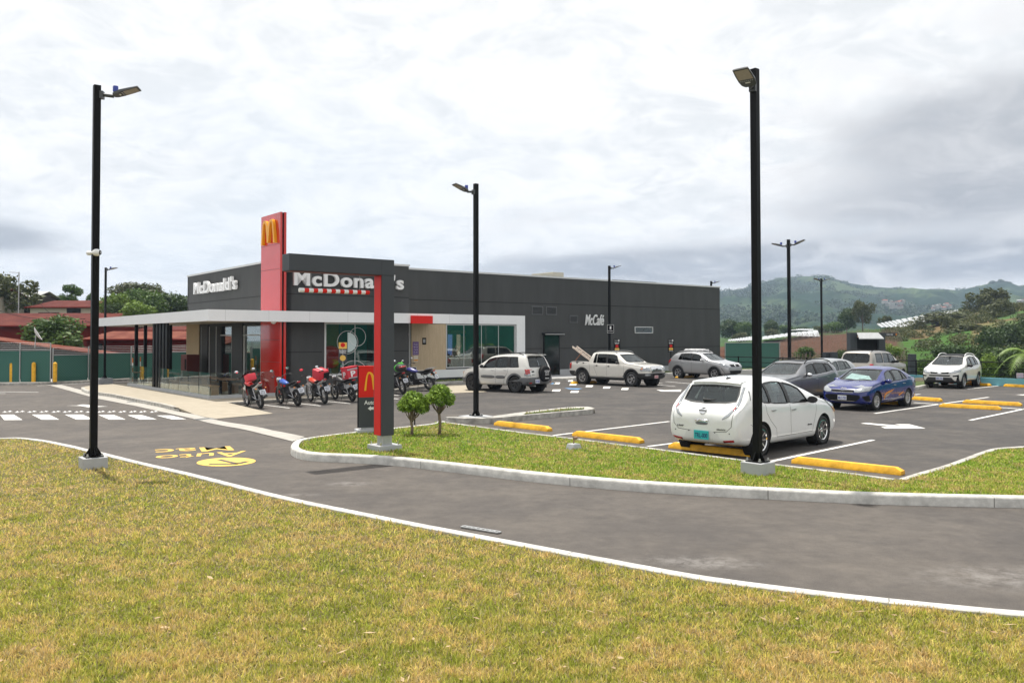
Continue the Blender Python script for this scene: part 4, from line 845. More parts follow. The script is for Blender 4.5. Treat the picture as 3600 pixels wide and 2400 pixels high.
# --- lamp posts
M['lens'] = mat('lamp_lens', (.36, .31, .25), .3, var=.1, vs=20)
M['bluecap'] = mat('blue_cap', (.03, .06, .35), .35)
M['lampgrey'] = mat('lamp_grey', (.06, .065, .07), .45)
def head_parts(e, az, tilt, z, arm=.20, cap=True, cells=True):
    """lamp head on a short arm; az = direction the arm points (local), tilt = upward tilt of the head"""
    R = Matrix.Rotation(az, 3, 'Z'); V = lambda x, y, zz: tuple(R @ Vector((x, y, zz)) + Vector((0, 0, z)))
    mb = MB(); mb.tube([V(.05, 0, 0), V(.10 + arm, 0, -.02)], .034, 10); mb.box(V(.09, 0, -.01), (.06, .12, .14), m=R); a = mb.build('lamp_arm', M['lampgrey'], e, smooth=True)
    Rt = R @ Matrix.Rotation(-tilt, 3, 'Y'); o0 = Vector(V(.10 + arm, 0, -.01)); H = lambda x, y, zz: tuple(Rt @ Vector((x, y, zz)) + o0)
    L, Wd = .48, .3; top = MB(); st = [(0, .08, .045), (.05, .13, .05), (.15, .15, .06), (.32, .15, .04), (L, .14, .015)]; vs = []
    for x, w, t in st: vs += [H(x, -w, -.012), H(x, w, -.012), H(x, w * .92, t * .6), H(x, w * .5, t), H(x, -w * .5, t), H(x, -w * .92, t * .6)]
    fs = [(i * 6 + j, i * 6 + (j + 1) % 6, (i + 1) * 6 + (j + 1) % 6, (i + 1) * 6 + j) for i in range(4) for j in range(6)] + [tuple(range(6)), tuple(24 + j for j in range(6))]
    top.add(vs, fs); hd = top.build('lamp_head', M['lampgrey'], e, smooth=True)
    mb = MB(); mb.add([H(.20, -.13, -.016), H(.45, -.122, -.016), H(.45, .122, -.016), H(.20, .13, -.016)], [(0, 1, 2, 3)]); mb.build('lens', M['lens'], hd)
    mb = MB(); mb.add([H(.10, -.045, -.016), H(.13, -.045, -.016), H(.13, .045, -.016), H(.10, .045, -.016)], [(0, 1, 2, 3)]); mb.build('plate', M['letter'], hd)
    if cells:
        mb = MB()
        for k in range(7): c = Vector(H(.175, -.105 + .035 * k, -.022)); mb.box(c, (.022, .014, .014), m=Rt)
        mb.build('led_cells', M['steel'], hd)
    if cap: mb = MB(); c = Vector(H(.07, 0, .11)); mb.lathe([(0, .055), (.045, .055), (.05, .02), (.05, -.05), (0, -.05)], 14, 'z', c); mb.build('sensor_cap', M['bluecap'], hd, smooth=True)
def lamp_post(p, h, heads, label, plinth=(.5, .5, .12), w=.122, base=True, rz=ROTB, up=0.):
    e = empty('lamp_post', p, rz, label, 'lamp post', 'black lamp posts round the restaurant')
    if plinth: mb = MB(); mb.bb(-plinth[0] / 2, plinth[0] / 2, -plinth[1] / 2, plinth[1] / 2, -plinth[2] - .2, 0); mb.build('plinth', M['plinthp'], e, bevel=.012)
    mb = MB(); mb.bb(-w / 2, w / 2, -w / 2, w / 2, .02, h); mb.build('pole', M['black'], e, bevel=.008)
    if base:
        mb = MB(); mb.bb(-.15, .15, -.15, .15, .0, .022); bp = mb.build('base_plate', M['black'], e)
        for k in range(4):
            R = Matrix.Rotation(k * pi / 2, 3, 'Z'); mb = MB(); t = .008
            pr = [(w / 2, .02), (w / 2 + .08, .02), (w / 2 + .08, .05), (w / 2 + .01, .17), (w / 2, .17)]
            vs = [tuple(R @ Vector((x, s * t, z))) for s in (-1, 1) for x, z in pr]; mb.add(vs, [(0, 1, 2, 3, 4), (9, 8, 7, 6, 5)] + [(i, (i + 1) % 5, 5 + (i + 1) % 5, 5 + i) for i in range(5)]); mb.build('gusset', M['black'], e)
            c = R @ Vector((.125, .125, 0)); mb = MB(); mb.tube([(c.x, c.y, .02), (c.x, c.y, .07)], .016, 8); mb.lathe([(.026, .022), (.026, .04), (0, .04)], 6, 'z', (c.x, c.y, 0)); mb.build('bolt', M['steel'], e)
    for hd in heads: head_parts(e, *hd)
    return e
M['plinthp'] = mat('lamp_plinth', (.40, .41, .42), .65, var=.06, vs=4)
aim = lambda d: radians(d) - ROTB
pL = lamp_post(T(328, 1605, .29), 6.97, [(aim(10), radians(20), 6.97 - .17)], 'tall black lamp post on the dry foreground lawn at the left, with a white camera', (.42, .42, .16))
p = pL.location
e = empty('security_camera', at(337, 888, p.y - .12), 0, 'white round camera clamped halfway up the left foreground lamp post', 'camera'); e.scale = (.74, .74, .8)
mb = MB(); mb.ball((.03, -.02, 0), (.105, .10, .085)); mb.build('housing', M['letter'], e, smooth=True); mb = MB(); mb.lathe([(0, .0), (.05, 0), (.055, -.02)], 14, 'x', (.13, -.02, 0)); mb.build('lens', M['blackm'], e)
mb = MB(); mb.ball((-.17, 0, -.01), (.07, .07, .055)); mb.tube([(-.17, 0, 0), (.03, 0, 0)], .03); mb.build('bracket', M['letter'], e, smooth=True)
pR = lamp_post(T(2664, 1622, .33), 6.9, [(aim(232), radians(24), 6.9 - .34, .10)], 'tall black lamp post on a grey block beside the white hatchback', (.42, .42, .26))
lamp_post(T(1673.5, 1461, .17), 6.95, [(aim(212), radians(22), 6.95 - .25)], 'black lamp post behind the narrow kerbed spur in the middle of the lot', (.75, .75, .02))
lamp_post(T(368, 1329, .35), 6.93, [(aim(-12), radians(12), 6.93 - .12)], 'distant black lamp post by the green fence at the left', (.8, .8, .2))
def far_lamp(x, ytop, heads, label, h=6.95, zb=.15, **k):
    d = ray(x, ytop); Z = (zb + h - CAM.z) / d.z * 1.0; P = CAM + d * Z; return lamp_post(Vector((P.x, P.y, zb)), h, heads, label, **k)
far_lamp(2142, 934, [(aim(10), radians(20), 6.8)], 'black lamp post between the white pickup and the dark wall', plinth=None)
far_lamp(2772, 842, [(aim(172), radians(16), 6.65), (aim(-35), radians(24), 6.7)], 'double-headed black lamp post behind the grey car', plinth=(.6, .6, .1))
far_lamp(2887, 979, [(aim(200), radians(20), 6.8, .1), (aim(-10), radians(14), 6.8, .1)], 'farthest double-headed black lamp post near the order point', plinth=(.6, .6, .1))
far_lamp(2500, 988, [(aim(10), radians(20), 6.8)], 'lamp post mostly hidden behind the far roof corner', plinth=None)
# --- bollards
bm_ = MB(); bm_.lathe([(.12, 0), (.12, 1.08), (.115, 1.13), (.085, 1.19), (.045, 1.215), (0, 1.22)], 18); bmesh_b = bm_.mesh('bollard', M['yellow'], smooth='all')
for x, lb in ((40, 'yellow bollard before the green fence, leftmost of three'), (118, 'yellow bollard before the green fence, middle of three'), (193, 'yellow bollard before the green fence, rightmost of three')):
    o = link('bollard', bmesh_b); o.location = T(x, 1342, .15); tag(o, lb, 'bollard', 'yellow bollards by the fence')
# --- wheel stops
def stop_mesh():
    mb = MB(); L, w, h = .92, .075, .115; sec = lambda x, k, z0: [(x, -w - .012, .0), (x, w + .012, .0), (x, w * k, h * z0), (x, -w * k, h * z0)]
    st = [(-L, 1.0, .55), (-L + .10, .72, 1.), (L - .10, .72, 1.), (L, 1.0, .55)]; vs = []
    for x, k, z in st: vs += sec(x, k, z)
    fs = [(i * 4 + j, i * 4 + (j + 1) % 4, (i + 1) * 4 + (j + 1) % 4, (i + 1) * 4 + j) for i in range(3) for j in range(4)] + [(3, 2, 1, 0), (12, 13, 14, 15)]
    mb.add(vs, fs); return mb.mesh('wheel_stop', M['yellow'], bevel=.008, smooth=True)
sm_ = stop_mesh()
for a, b, lb in (((1745, 1494), (1933, 1516), 'yellow concrete wheel stop nearest the kerbed spur'), ((2020, 1531), (2257, 1558), 'yellow wheel stop in the empty bay left of the white hatchback'), ((2358, 1573), (2644, 1604), 'yellow wheel stop under the rear of the white hatchback'),
                 ((2790, 1626), (3175, 1669), 'yellow wheel stop nearest the camera, in the empty bay right of the lamp post'), ((3210, 1404), (3303, 1411), 'yellow wheel stop just behind the blue sedan'), ((3304, 1430), (3520, 1441), 'yellow wheel stop alone in the row on the right, nearer of the pair'),
                 ((3387, 1416), (3592, 1427), 'yellow wheel stop alone in the row on the right, farther of the pair'), ((3180, 1424), (3219, 1425), 'yellow wheel stop mostly hidden by the blue sedan rear wheel'), ((3395, 1352), (3482, 1357), 'yellow wheel stop under the white and black crossover'), ((3531, 1358), (3640, 1363), 'yellow wheel stop at the far right edge'),
                 ((2030, 1348), (2170, 1339), 'yellow wheel stop under the white pickup'), ((2353, 1327), (2432, 1324), 'yellow wheel stop under the silver crossover')):
    A, B_ = T(*a), T(*b); c = (A + B_) / 2; d = B_ - A; L = min(max(d.length, 1.3), 2.4)
    if 'pickup' in lb: c = T(2055, 1349); c += Vector((.0, .45, 0)); d = Vector((UV2.x, UV2.y, 0)); L = 1.8
    if 'silver' in lb: c = T(2385, 1328); c += Vector((.5, .2, 0)); d = Vector((UV2.x, UV2.y, 0)); L = 1.8
    if 'hidden' in lb: c = A + Vector((-.5, .55, 0)); d = Vector((.72, -.7, 0)); L = 1.8
    o = link('wheel_stop', sm_); o.location = (c.x, c.y, zg(c.x, c.y)); o.rotation_euler = (0, 0, atan2(d.y, d.x)); o.scale = (L / 1.84, 1.25, 1.15); tag(o, lb, 'wheel stop', 'yellow wheel stops of the car bays')
# --- small concrete block with a garden light on the island
p = T(2017, 1580, .10); e = empty('garden_light', p, ROTB, 'small grey concrete block with a little spotlight on the green island', 'garden light')
mb = MB(); mb.add([(-.14, -.14, -.05), (.14, -.14, -.05), (.14, .14, -.05), (-.14, .14, -.05), (-.10, -.10, .13), (.10, -.10, .13), (.10, .10, .13), (-.10, .10, .13)], [(0, 1, 2, 3), (4, 5, 6, 7), (0, 1, 5, 4), (1, 2, 6, 5), (2, 3, 7, 6), (3, 0, 4, 7)]); mb.build('block', M['plinthp'], e, bevel=.012)
mb = MB(); mb.tube([(0, 0, .13), (0, 0, .19), (.02, -.02, .22)], .013, 6); mb.lathe([(0, -.04), (.028, -.04), (.036, .05), (.03, .05), (0, .03)], 10, 'x', (.02, -.02, .25)); mb.build('spotlight', mat('old_spot', (.25, .15, .10), .6), e, smooth=True)
# --- small signs
def post_sign(p, rz, w, h, z0, mpanel, label, lines=(), post=M['steel'], pr=.03, th=.02):
    e = empty('post_sign', p, rz, label, 'sign'); mb = MB(); mb.tube([(0, .03, 0), (0, .03, z0 + h * .9)], pr, 8); mb.build('post', post, e)
    mb = MB(); mb.bb(-w / 2, w / 2, -th / 2, th / 2, z0, z0 + h); mb.build('panel', mpanel, e, bevel=.003)
    for kind, m, x, z, ww, hh, s in lines:
        if kind == 't': text('words', s, m, e, (x, -th / 2 - .001, z0 + z), w=ww, h=hh, ext=.002, bold=.012)
        elif kind == 'r': mb = MB(); mb.bb(x - ww / 2, x + ww / 2, -th / 2 - .004, -th / 2 - .001, z0 + z - hh / 2, z0 + z + hh / 2); mb.build('panel_patch', m, e)
        elif kind == 'c': mb = MB(); mb.lathe([(0, -.005), (ww / 2, -.005), (ww / 2, -.001)], 24, 'y', (x, -th / 2 - (.003 if s else 0), z0 + z)); mb.build('panel_disc', m, e)
    return e
yl = mat('sign_yellow', (.80, .50, .10), .5)
pa = WP(1205, 1300, 2.6); pp_ = AB(pa[0], 2.6); pp_.z += .15
zt = WP(1191, 1203, 2.6)[1] - pp_.z; zb2 = WP(1191, 1276, 2.6)[1] - pp_.z; h_ = zt - zb2
post_sign(pp_, ROTB - .45, .40, h_, zb2, M['slate'], 'yellow and slate sign for delivery riders before the front window', [('r', yl, 0, h_ * .84, .39, h_ * .31, ''), ('c', M['redm'], 0, h_ * .87, .22, .22, ''), ('t', M['blackm'], 0, h_ * .73, .22, .03, 'pedidos'), ('t', M['letter'], 0, h_ * .60, .33, .09, 'Exclusivo'), ('t', M['letter'], 0, h_ * .50, .30, .10, 'Delivery'), ('c', yl, 0, h_ * .24, .28, .28, ''), ('t', M['blackm'], .0, h_ * .24, .14, .14, '&')], pr=.045)
def bay_sign(px, pyb, ytop, ybot, label, b=1.2):
    a, _ = WP(px, 1250, b); P = AB(a, b, .12); z1 = WP(px, ytop, b)[1] - .12; z0 = WP(px, ybot, b)[1] - .12; h = z1 - z0
    post_sign(P, ROTB - .5, .44, h, z0, M['blackm'], label, [('r', M['letter'], .12, h * .90, .09, .12, ''), ('t', M['letter'], -.06, h * .90, .2, .06, 'Curb'), ('t', M['letter'], 0, h * .74, .3, .07, 'Retiro de'), ('t', M['letter'], 0, h * .66, .28, .07, 'pedidos'), ('c', M['redm'], 0, h * .47, .2, .2, ''), ('c', yl, -.07, h * .24, .17, .17, ''), ('c', yl, .07, h * .24, .17, .17, ''), ('t', M['letter'], 0, h * .08, .32, .05, 'clientes')], post=M['blackm'], pr=.035)
bay_sign(2169, 1250, 1192, 1238, 'black pick-up bay sign behind the cab of the white pickup')
bay_sign(2359, 1250, 1192, 1237, 'black pick-up bay sign behind the silver crossover tail')
a, z1 = WP(2145, 1141, 1.7); z0 = WP(2145, 1170, 1.7)[1]; P = AB(a, 1.72, z0); e = empty('pole_sign', P, ROTB - .5, 'small black notice with white print on the lamp post by the pickup', 'sign'); h = z1 - z0
mb = MB(); mb.bb(-.22, .22, -.03, .0, 0, h); mb.build('panel', M['blackm'], e); mb = MB(); t = .015
for q in ((-.22, .22, 0, t), (-.22, .22, h - t, h), (-.22, -.22 + t, t, h - t), (.22 - t, .22, t, h - t)): mb.bb(q[0], q[1], -.034, -.031, q[2], q[3])
mb.build('border', M['letter'], e); text('words', 'I', M['letter'], e, (0, -.031, h * .62), w=.1, h=h * .35, ext=.002); text('words', 'solo clientes', M['letter'], e, (0, -.031, h * .25), w=.3, h=.08, ext=.002)
# poster stand by the bikes
p = T(1450, 1362, .02); pst = empty('poster_stand', p + Vector((0, 0, 0)), ROTB - .7, 'narrow black poster board standing between the two right motorcycles', 'poster stand')
hh = (1362 - 1291) / FPX * p.y; mb = MB(); mb.bb(-.20, .20, -.02, .02, .12, hh); mb.build('board', M['blackm'], pst, bevel=.004); mb = MB()
for x in (-.2, .2): mb.bb(x - .014, x + .014, -.028, -.021, .1, hh + .01)
mb.bb(-.2, .2, -.027, -.021, hh - .01, hh + .015); mb.build('frame', M['frame'], pst)
text('words', 'Siguenos', M['letter'], pst, (0, -.022, hh * .28), w=.28, h=.07, ext=.002); text('words', 'aqui', M['letter'], pst, (0, -.022, hh * .2), w=.2, h=.07, ext=.002); mb = MB(); mb.ball((-.02, -.022, hh * .66), (.08, .004, .2)); mb.build('picture', mat('poster_grey', (.45, .48, .5), .5), pst); mb = MB(); mb.ball((.06, -.022, hh * .5), (.06, .004, .12)); mb.build('picture', mat('poster_skin', (.45, .25, .2), .5), pst)
mb = MB(); mb.bb(-.22, .22, -.2, .2, 0, .03); mb.build('foot', M['blackm'], pst)
for nm, x, y in (('leaf_stake', 1458, 1497),):
    p = T(x, y, .12); mb = MB(); mb.tube([(0, 0, 0), (0, 0, .9)], .018, 8); o = mb.build('garden_stake', M['black'], None); o.location = p; tag(o, 'short black stake standing behind the smaller round tree', 'stake')
# ================================================================ CARS
def interp(L, s):
    if s <= L[0][0]: return L[0][1]
    for (a, u), (b, v) in zip(L, L[1:]):
        if s <= b: t = (s - a) / (b - a) if b > a else 0; return u + (v - u) * t
    return L[-1][1]
def smooth_prof(L, s, r=.05): return (interp(L, s - r) + 2 * interp(L, s) + interp(L, s + r)) / 4
def carpaint(name, col, metal=0., flake=0.): return mat(name, col, .20 if not metal else .30, metal=metal, coat=.85, var=.015, vs=1.5)
M['tyre'] = mat('tyre_rubber', (.018, .018, .018), .75, bump=.1, bs=80)
M['rimsilver'] = mat('rim_silver', (.45, .45, .46), .3, metal=.8)
M['rimdark'] = mat('rim_dark', (.03, .03, .03), .4)
M['well'] = mat('wheel_well_black', (.008, .008, .008), .9)
M['plasticblk'] = mat('black_plastic', (.022, .022, .023), .6, bump=.05)
M['plasticgrey'] = mat('grey_plastic', (.13, .135, .14), .55)
M['lampclear'] = mat('headlamp_clear', (.34, .36, .38), .12, metal=.3, coat=1., var=.18, vs=14)
M['lampred'] = mat('tail_lamp_red', (.42, .01, .01), .15, coat=1., var=.3, vs=12)
M['lampamber'] = mat('amber_lens', (.7, .22, .03), .2, coat=1.)
M['interior'] = mat('seat_grey', (.26, .25, .235), .8)
M['interior_dk'] = mat('seat_dark', (.03, .03, .03), .8)
M['glasscl'] = glass_mat('car_glass_clear', (.66, .78, .76), .03, .85)
M['glassdk'] = glass_mat('car_glass_tinted', (.22, .24, .25), .0, .40)
M['rubber'] = mat('window_rubber', (.012, .012, .013), .5)
M['plate_w'] = mat('plate_white', (.62, .64, .70), .4); M['plate_t'] = mat('plate_blue', (.03, .05, .30), .5); M['plate_teal'] = mat('plate_teal', (.02, .42, .42), .4); M['plate_p'] = mat('plate_pink', (.66, .48, .48), .4)
M['gap'] = mat('panel_gap', (.03, .03, .03), .7)
def wheel_meshes(R, tw, rimR, style, rimmat):
    h = tw / 2; mb = MB()
    prof = [(rimR - .005, -h * .8), (rimR + .015, -h * .92), (rimR + (R - rimR) * .5, -h * 1.03), (R - .02, -h * .9), (R, -h * .72), (R, h * .72), (R - .02, h * .9), (rimR + (R - rimR) * .5, h * 1.03), (rimR + .015, h * .92), (rimR - .005, h * .8), (rimR - .02, 0)]
    mb.lathe(prof, 36, 'y', closed=True); ty = mb.mesh('tyre', M['tyre'], smooth=True)
    mb = MB(); mb.lathe([(rimR, h * .9), (rimR - .014, h * .93), (rimR - .028, h * .80), (rimR - .035, h * .1), (rimR - .02, -h * .8)], 36, 'y')
    mb.lathe([(0, h * .66), (.035, h * .66), (.055, h * .55), (.06, h * .2), (.0, h * .1)], 18, 'y')
    n, wsp, dbl, hub = style; 
    for k in range(n):
        for sgn in ((-1, 1) if dbl else (0,)):
            a = 2 * pi * k / n + sgn * dbl; ri, ro = .035, rimR - .022; c, s = cos(a), sin(a); t = Vector((-s, 0, c)); d = Vector((c, 0, s))
            w0, w1 = wsp * .75, wsp; y0, y1 = h * .60, h * .78
            vs = [d * ri - t * w0 + Vector((0, y0, 0)), d * ri + t * w0 + Vector((0, y0, 0)), d * ro + t * w1 + Vector((0, y1, 0)), d * ro - t * w1 + Vector((0, y1, 0))]
            vs += [v - Vector((0, .045, 0)) for v in vs]; mb.add(vs, [(0, 1, 2, 3), (7, 6, 5, 4), (0, 4, 5, 1), (1, 5, 6, 2), (2, 6, 7, 3), (3, 7, 4, 0)])
    rim = mb.mesh('rim', rimmat, smooth=True)
    mb = MB(); mb.lathe([(0, 0), (rimR - .03, 0)], 24, 'y'); mb.lathe([(0, h * .32), (rimR * .88, h * .32), (rimR * .88, 0)], 24, 'y'); bk = mb.mesh('brake', M['rimdark'])
    return ty, rim, bk
def car(name, label, sp, loc, heading, cat='car'):
    L, W, fo, wb, R = sp['L'], sp['W'], sp['fo'], sp['wb'], sp['R']; s0 = fo + wb / 2; hw = W / 2
    e = empty(name, loc, heading, label, cat)
    top, belt, bot, wid, tum = sp['top'], sp['belt'], sp['bot'], sp['wid'], sp['tum']
    crown = sp.get('crown', .02)
    def ringpts(s, inset=0):
        zt, zb, w = smooth_prof(top, s, .03), interp(bot, s), interp(wid, s) * hw; zs = min(interp(belt, s), zt - .035); h = zt - zs
        wE = w * .965 - tum * h * (1 if h > .3 else .8)
        q = [(0, zb), (w * .5, zb), (w * .86, zb + .005), (w * .965, zb + .07), (w * .995, zb + .4 * (zs - zb)), (w * 1.0, zb + .66 * (zs - zb)), (w * .992, zs - .07), (w * .968, zs - .005)]
        m_ = (w * .968 + wE) / 2 + .018 * min(1, h / .4)
        q += [(w * .955, zs + .03 * min(1, h / .3)), (m_, zs + .5 * h), (wE + .012, zt - min(.085, .24 * h)), (wE - .055, zt - min(.022, .07 * h)), (wE - .17, zt - .002), (wE * .45, zt + crown * .6), (0, zt + crown)]
        return q
    st = [0, .02, .06, .13, .23, .36, .52, .7]; x = .9
    while x < L - .8: st.append(x); x += .17
    st += [L - v for v in (.72, .56, .42, .30, .20, .12, .06, .02, 0)]
    for k in sp.get('extra', ()): st.append(k)
    st = sorted(set(st)); vs = []; n = None
    for s in st:
        q = ringpts(s); full = q + [(-y, z) for y, z in reversed(q[1:-1])]; n = len(full); vs += [(s0 - s, y, z) for y, z in full]
    fs = [(i * n + j, i * n + (j + 1) % n, (i + 1) * n + (j + 1) % n, (i + 1) * n + j) for i in range(len(st) - 1) for j in range(n)] + [tuple(reversed(range(n))), tuple((len(st) - 1) * n + j for j in range(n))]
    mb = MB(); mb.add(vs, fs); base = mb.build('body', sp['paint'], None, smooth='all')
    ssm = base.modifiers.new('s', 'SUBSURF'); ssm.levels = ssm.render_levels = 1
    bpy.context.view_layer.update(); dg = bpy.context.evaluated_depsgraph_get(); me = bpy.data.meshes.new_from_object(base.evaluated_get(dg)); base.modifiers.clear(); base.data = me
    bm = bmesh.new(); bm.from_mesh(me); bvh = BVHTree.FromBMesh(bm); bm.free()
    def top_at(s): return smooth_prof(top, s, .03)
    # -- cutters
    cuts = []
    def cutter(mbx): o = mbx.build('cut', M['well'], None); cuts.append(o); return o
    c0, c1 = sp['cab']; mb = MB(); vs = []; stc = [c0 + (c1 - c0) * i / 12 for i in range(13)]
    for s in stc:
        zt, w = top_at(s), interp(wid, s) * hw; zs = min(interp(belt, s), zt - .05); h = zt - zs; wE = w * .965 - tum * h; zf = .45
        q = [(0, zf), (w - .13, zf), (w - .10, max(zf + .05, zs - .06)), (wE - .045, max(zf + .08, zt - .10)), (0, max(zf + .1, zt - .07))]; full = q + [(-y, z) for y, z in reversed(q[1:-1])]; vs += [(s0 - s, y, z) for y, z in full]
    n = 8; mb.add(vs, [(i * n + j, i * n + (j + 1) % n, (i + 1) * n + (j + 1) % n, (i + 1) * n + j) for i in range(12) for j in range(n)] + [tuple(reversed(range(n))), tuple(12 * n + j for j in range(n))]); cutter(mb)
    def winpoly(w):
        s0b, s1b, s0t, s1t = w[:4]; dt = sp.get('wdrop', .115); db = sp.get('wbelt', .035); P = []
        for i in range(7): s = s0b + (s1b - s0b) * i / 6; P.append((s, interp(belt, s) + db))
        T_ = []
        for i in range(11): s = s1t + (s0t - s1t) * i / 10; T_.append((s, max(interp(belt, s) + db + .012, top_at(s) - dt)))
        return P + T_
    wins = [winpoly(w) for w in sp['wins']]
    for P in wins: mb = MB(); mb.ext([(s0 - s, z) for s, z in P], 'y', -1.5, 1.5); cutter(mb)
    def sym(P): return [(-y, z) for y, z in P] + [(y, z) for y, z in reversed(P) if abs(y) > 1e-6]   # P from bottom centre round to top centre, y>=0
    if 'ws' in sp: ws = sym(sp['ws']); mb = MB(); mb.ext(ws, 'x', s0 - sp['wsmid'], s0 + 2); cutter(mb)
    if 'rw' in sp: rw = sym(sp['rw']); mb = MB(); mb.ext(rw, 'x', s0 - L - 2, s0 - sp['rwmid']); cutter(mb)
    if 'bed' in sp: b = sp['bed']; mb = MB(); mb.bb(s0 - b[1], s0 - b[0], -b[2], b[2], b[3], 3); cutter(mb)
    ra = R + sp.get('archgap', .06)
    for ax in (fo, fo + wb):
        for sg in (-1, 1): mb = MB(); mb.lathe([(0, sg * (hw - .27)), (ra, sg * (hw - .27)), (ra, sg * (hw + .3)), (0, sg * (hw + .3))], 36, 'y', (s0 - ax, 0, R)); cutter(mb)
    for c in cuts:
        md = base.modifiers.new('b', 'BOOLEAN'); md.operation = 'DIFFERENCE'; md.object = c; md.solver = 'EXACT'
    bpy.context.view_layer.update(); dg = bpy.context.evaluated_depsgraph_get(); me2 = bpy.data.meshes.new_from_object(base.evaluated_get(dg)); base.modifiers.clear(); base.data = me2
    for c in cuts: bpy.data.objects.remove(c)
    me2.polygons.foreach_set('use_smooth', [True] * len(me2.polygons)); me2.set_sharp_from_angle(angle=radians(40)); base.parent = e; me2.materials.clear(); me2.materials.append(sp['paint']); me2.materials.append(M['interior_dk'])
    # faces inside the shell take the dark lining
    for p in me2.polygons:
        c = p.center; h_ = bvh.find_nearest(c); p.material_index = 1 if h_[3] is not None and h_[3] > .012 else 0
    # -- things laid on the skin
    def proj(mode, u, v, off):
        if mode == 'L': o, d = Vector((s0 - u, 3, v)), Vector((0, -1, 0))
        elif mode == 'R': o, d = Vector((s0 - u, -3, v)), Vector((0, 1, 0))
        elif mode == 'F': o, d = Vector((s0 + 3, u, v)), Vector((-1, 0, 0))
        elif mode == 'B': o, d = Vector((s0 - L - 3, u, v)), Vector((1, 0, 0))
        else: o, d = Vector((s0 - u, v, 4)), Vector((0, 0, -1))
        h_ = bvh.ray_cast(o, d)
        if h_[0] is None: h_ = bvh.find_nearest({'L': Vector((s0 - u, hw, v)), 'R': Vector((s0 - u, -hw, v)), 'F': Vector((s0, u, v)), 'B': Vector((s0 - L, u, v)), 'T': Vector((s0 - u, v, 2))}[mode])
        nrm = h_[1] if h_[1].dot(d) < 0 else -h_[1]
        return h_[0] + nrm * off
    def patch(nm, m, mode, poly, off=.004, cell=.06, thick=0., parent=None, ring=None):
        polys = poly if ring else [poly]; bm = bmesh.new()
        for P in polys:
            try: bm.faces.new([bm.verts.new((p[0], p[1], 0)) for p in P])
            except Exception: pass
        bmesh.ops.triangulate(bm, faces=bm.faces[:])
        us = [v.co.x for v in bm.verts]; vv = [v.co.y for v in bm.verts]
        for lo, hi, ax in ((min(us), max(us), 0), (min(vv), max(vv), 1)):
            k = max(0, int((hi - lo) / cell))
            for i in range(1, k + 1):
                co = [0, 0, 0]; no = [0, 0, 0]; co[ax] = lo + (hi - lo) * i / (k + 1) + 1e-5; no[ax] = 1; bmesh.ops.bisect_plane(bm, geom=bm.verts[:] + bm.edges[:] + bm.faces[:], plane_co=co, plane_no=no)
        for v in bm.verts: v.co = proj(mode, v.co.x, v.co.y, off)
        if thick:
            r = bmesh.ops.solidify(bm, geom=bm.faces[:], thickness=thick)
        bmesh.ops.recalc_face_normals(bm, faces=bm.faces)
        me = bpy.data.meshes.new(nm); bm.to_mesh(me); bm.free(); me.materials.append(m); me.polygons.foreach_set('use_smooth', [True] * len(me.polygons))
        return link(nm, me, parent or e)
    def strip(nm, m, mode, line, w, off=.002, closed=False, parent=None):
        P = [Vector(p) for p in line]; k = len(P); L1 = []; L2 = []
        for i in range(k):
            a, b = (P[(i - 1) % k], P[(i + 1) % k]) if closed else (P[max(i - 1, 0)], P[min(i + 1, k - 1)]); d = (b - a).normalized(); nn_ = Vector((-d.y, d.x)) * w / 2; L1.append(P[i] + nn_); L2.append(P[i] - nn_)
        quads = [[L1[i], L1[(i + 1) % k], L2[(i + 1) % k], L2[i]] for i in range(k if closed else k - 1)]
        return patch(nm, m, mode, quads, off, .05, ring=True, parent=parent)
    gl = sp.get('glass', M['glassdk'])
    def grow(P, g):
        c = sum((Vector(p) for p in P), Vector((0, 0))) / len(P); return [tuple(Vector(p) + (Vector(p) - c).normalized() * g) for p in P]
    for P in wins:
        for md in 'LR':
            o = patch('side_window', gl, md, grow(P, .012), -.010); strip('window_trim', M['rubber'], md, P, .028, .003, True, parent=o)
    for a, b, c, d in sp.get('pillars', ()):     # black fills between the windows: bottom s0,s1 top s0,s1
        for md in 'LR': patch('door_pillar', M['rubber'], md, [(a, interp(belt, a) + .03), (b, interp(belt, b) + .03), (d, top_at(d) - .105), (c, top_at(c) - .105)], .0025)
    if 'ws' in sp: o = patch('windscreen', sp.get('glassf', gl), 'F', grow(ws, .012), -.010); strip('window_trim', M['rubber'], 'F', ws, .03, .003, True, parent=o)
    if 'rw' in sp: o = patch('rear_window', gl, 'B', grow(rw, .012), -.010); strip('window_trim', M['rubber'], 'B', rw, .03, .003, True, parent=o)
    # wheels and wells
    ty, rim, bk = wheel_meshes(R, sp.get('tw', .215), sp['rimR'], sp['style'], sp.get('rimmat', M['rimsilver']))
    for ax in (fo, fo + wb):
        for sg in (-1, 1):
            o = link('wheel', ty, e); o.location = (s0 - ax, sg * (hw - sp.get('tin', .13)), R); o.rotation_euler = (0, 0, 0 if sg > 0 else pi)
            if ax == fo and sp.get('steer'): o.rotation_euler[2] += sp['steer']
            link('rim', rim, o); link('brake_disc', bk, o)
            mb = MB(); mb.lathe([(ra + .004, sg * (hw - .05)), (ra + .004, sg * (hw - .268)), (0.001, sg * (hw - .268))], 28, 'y', (s0 - ax, 0, R)); mb.build('wheel_well', M['well'], e)
    # interior
    ci = sp.get('seat', M['interior']); f0 = sp['seats']
    mb = MB(); zc = interp(belt, c0 + .5)
    mb.bb(s0 - c0 - .42, s0 - c0 - .06, -hw + .2, hw - .2, .5, zc - .08); mb.build('dashboard', M['interior_dk'], e, bevel=.03)
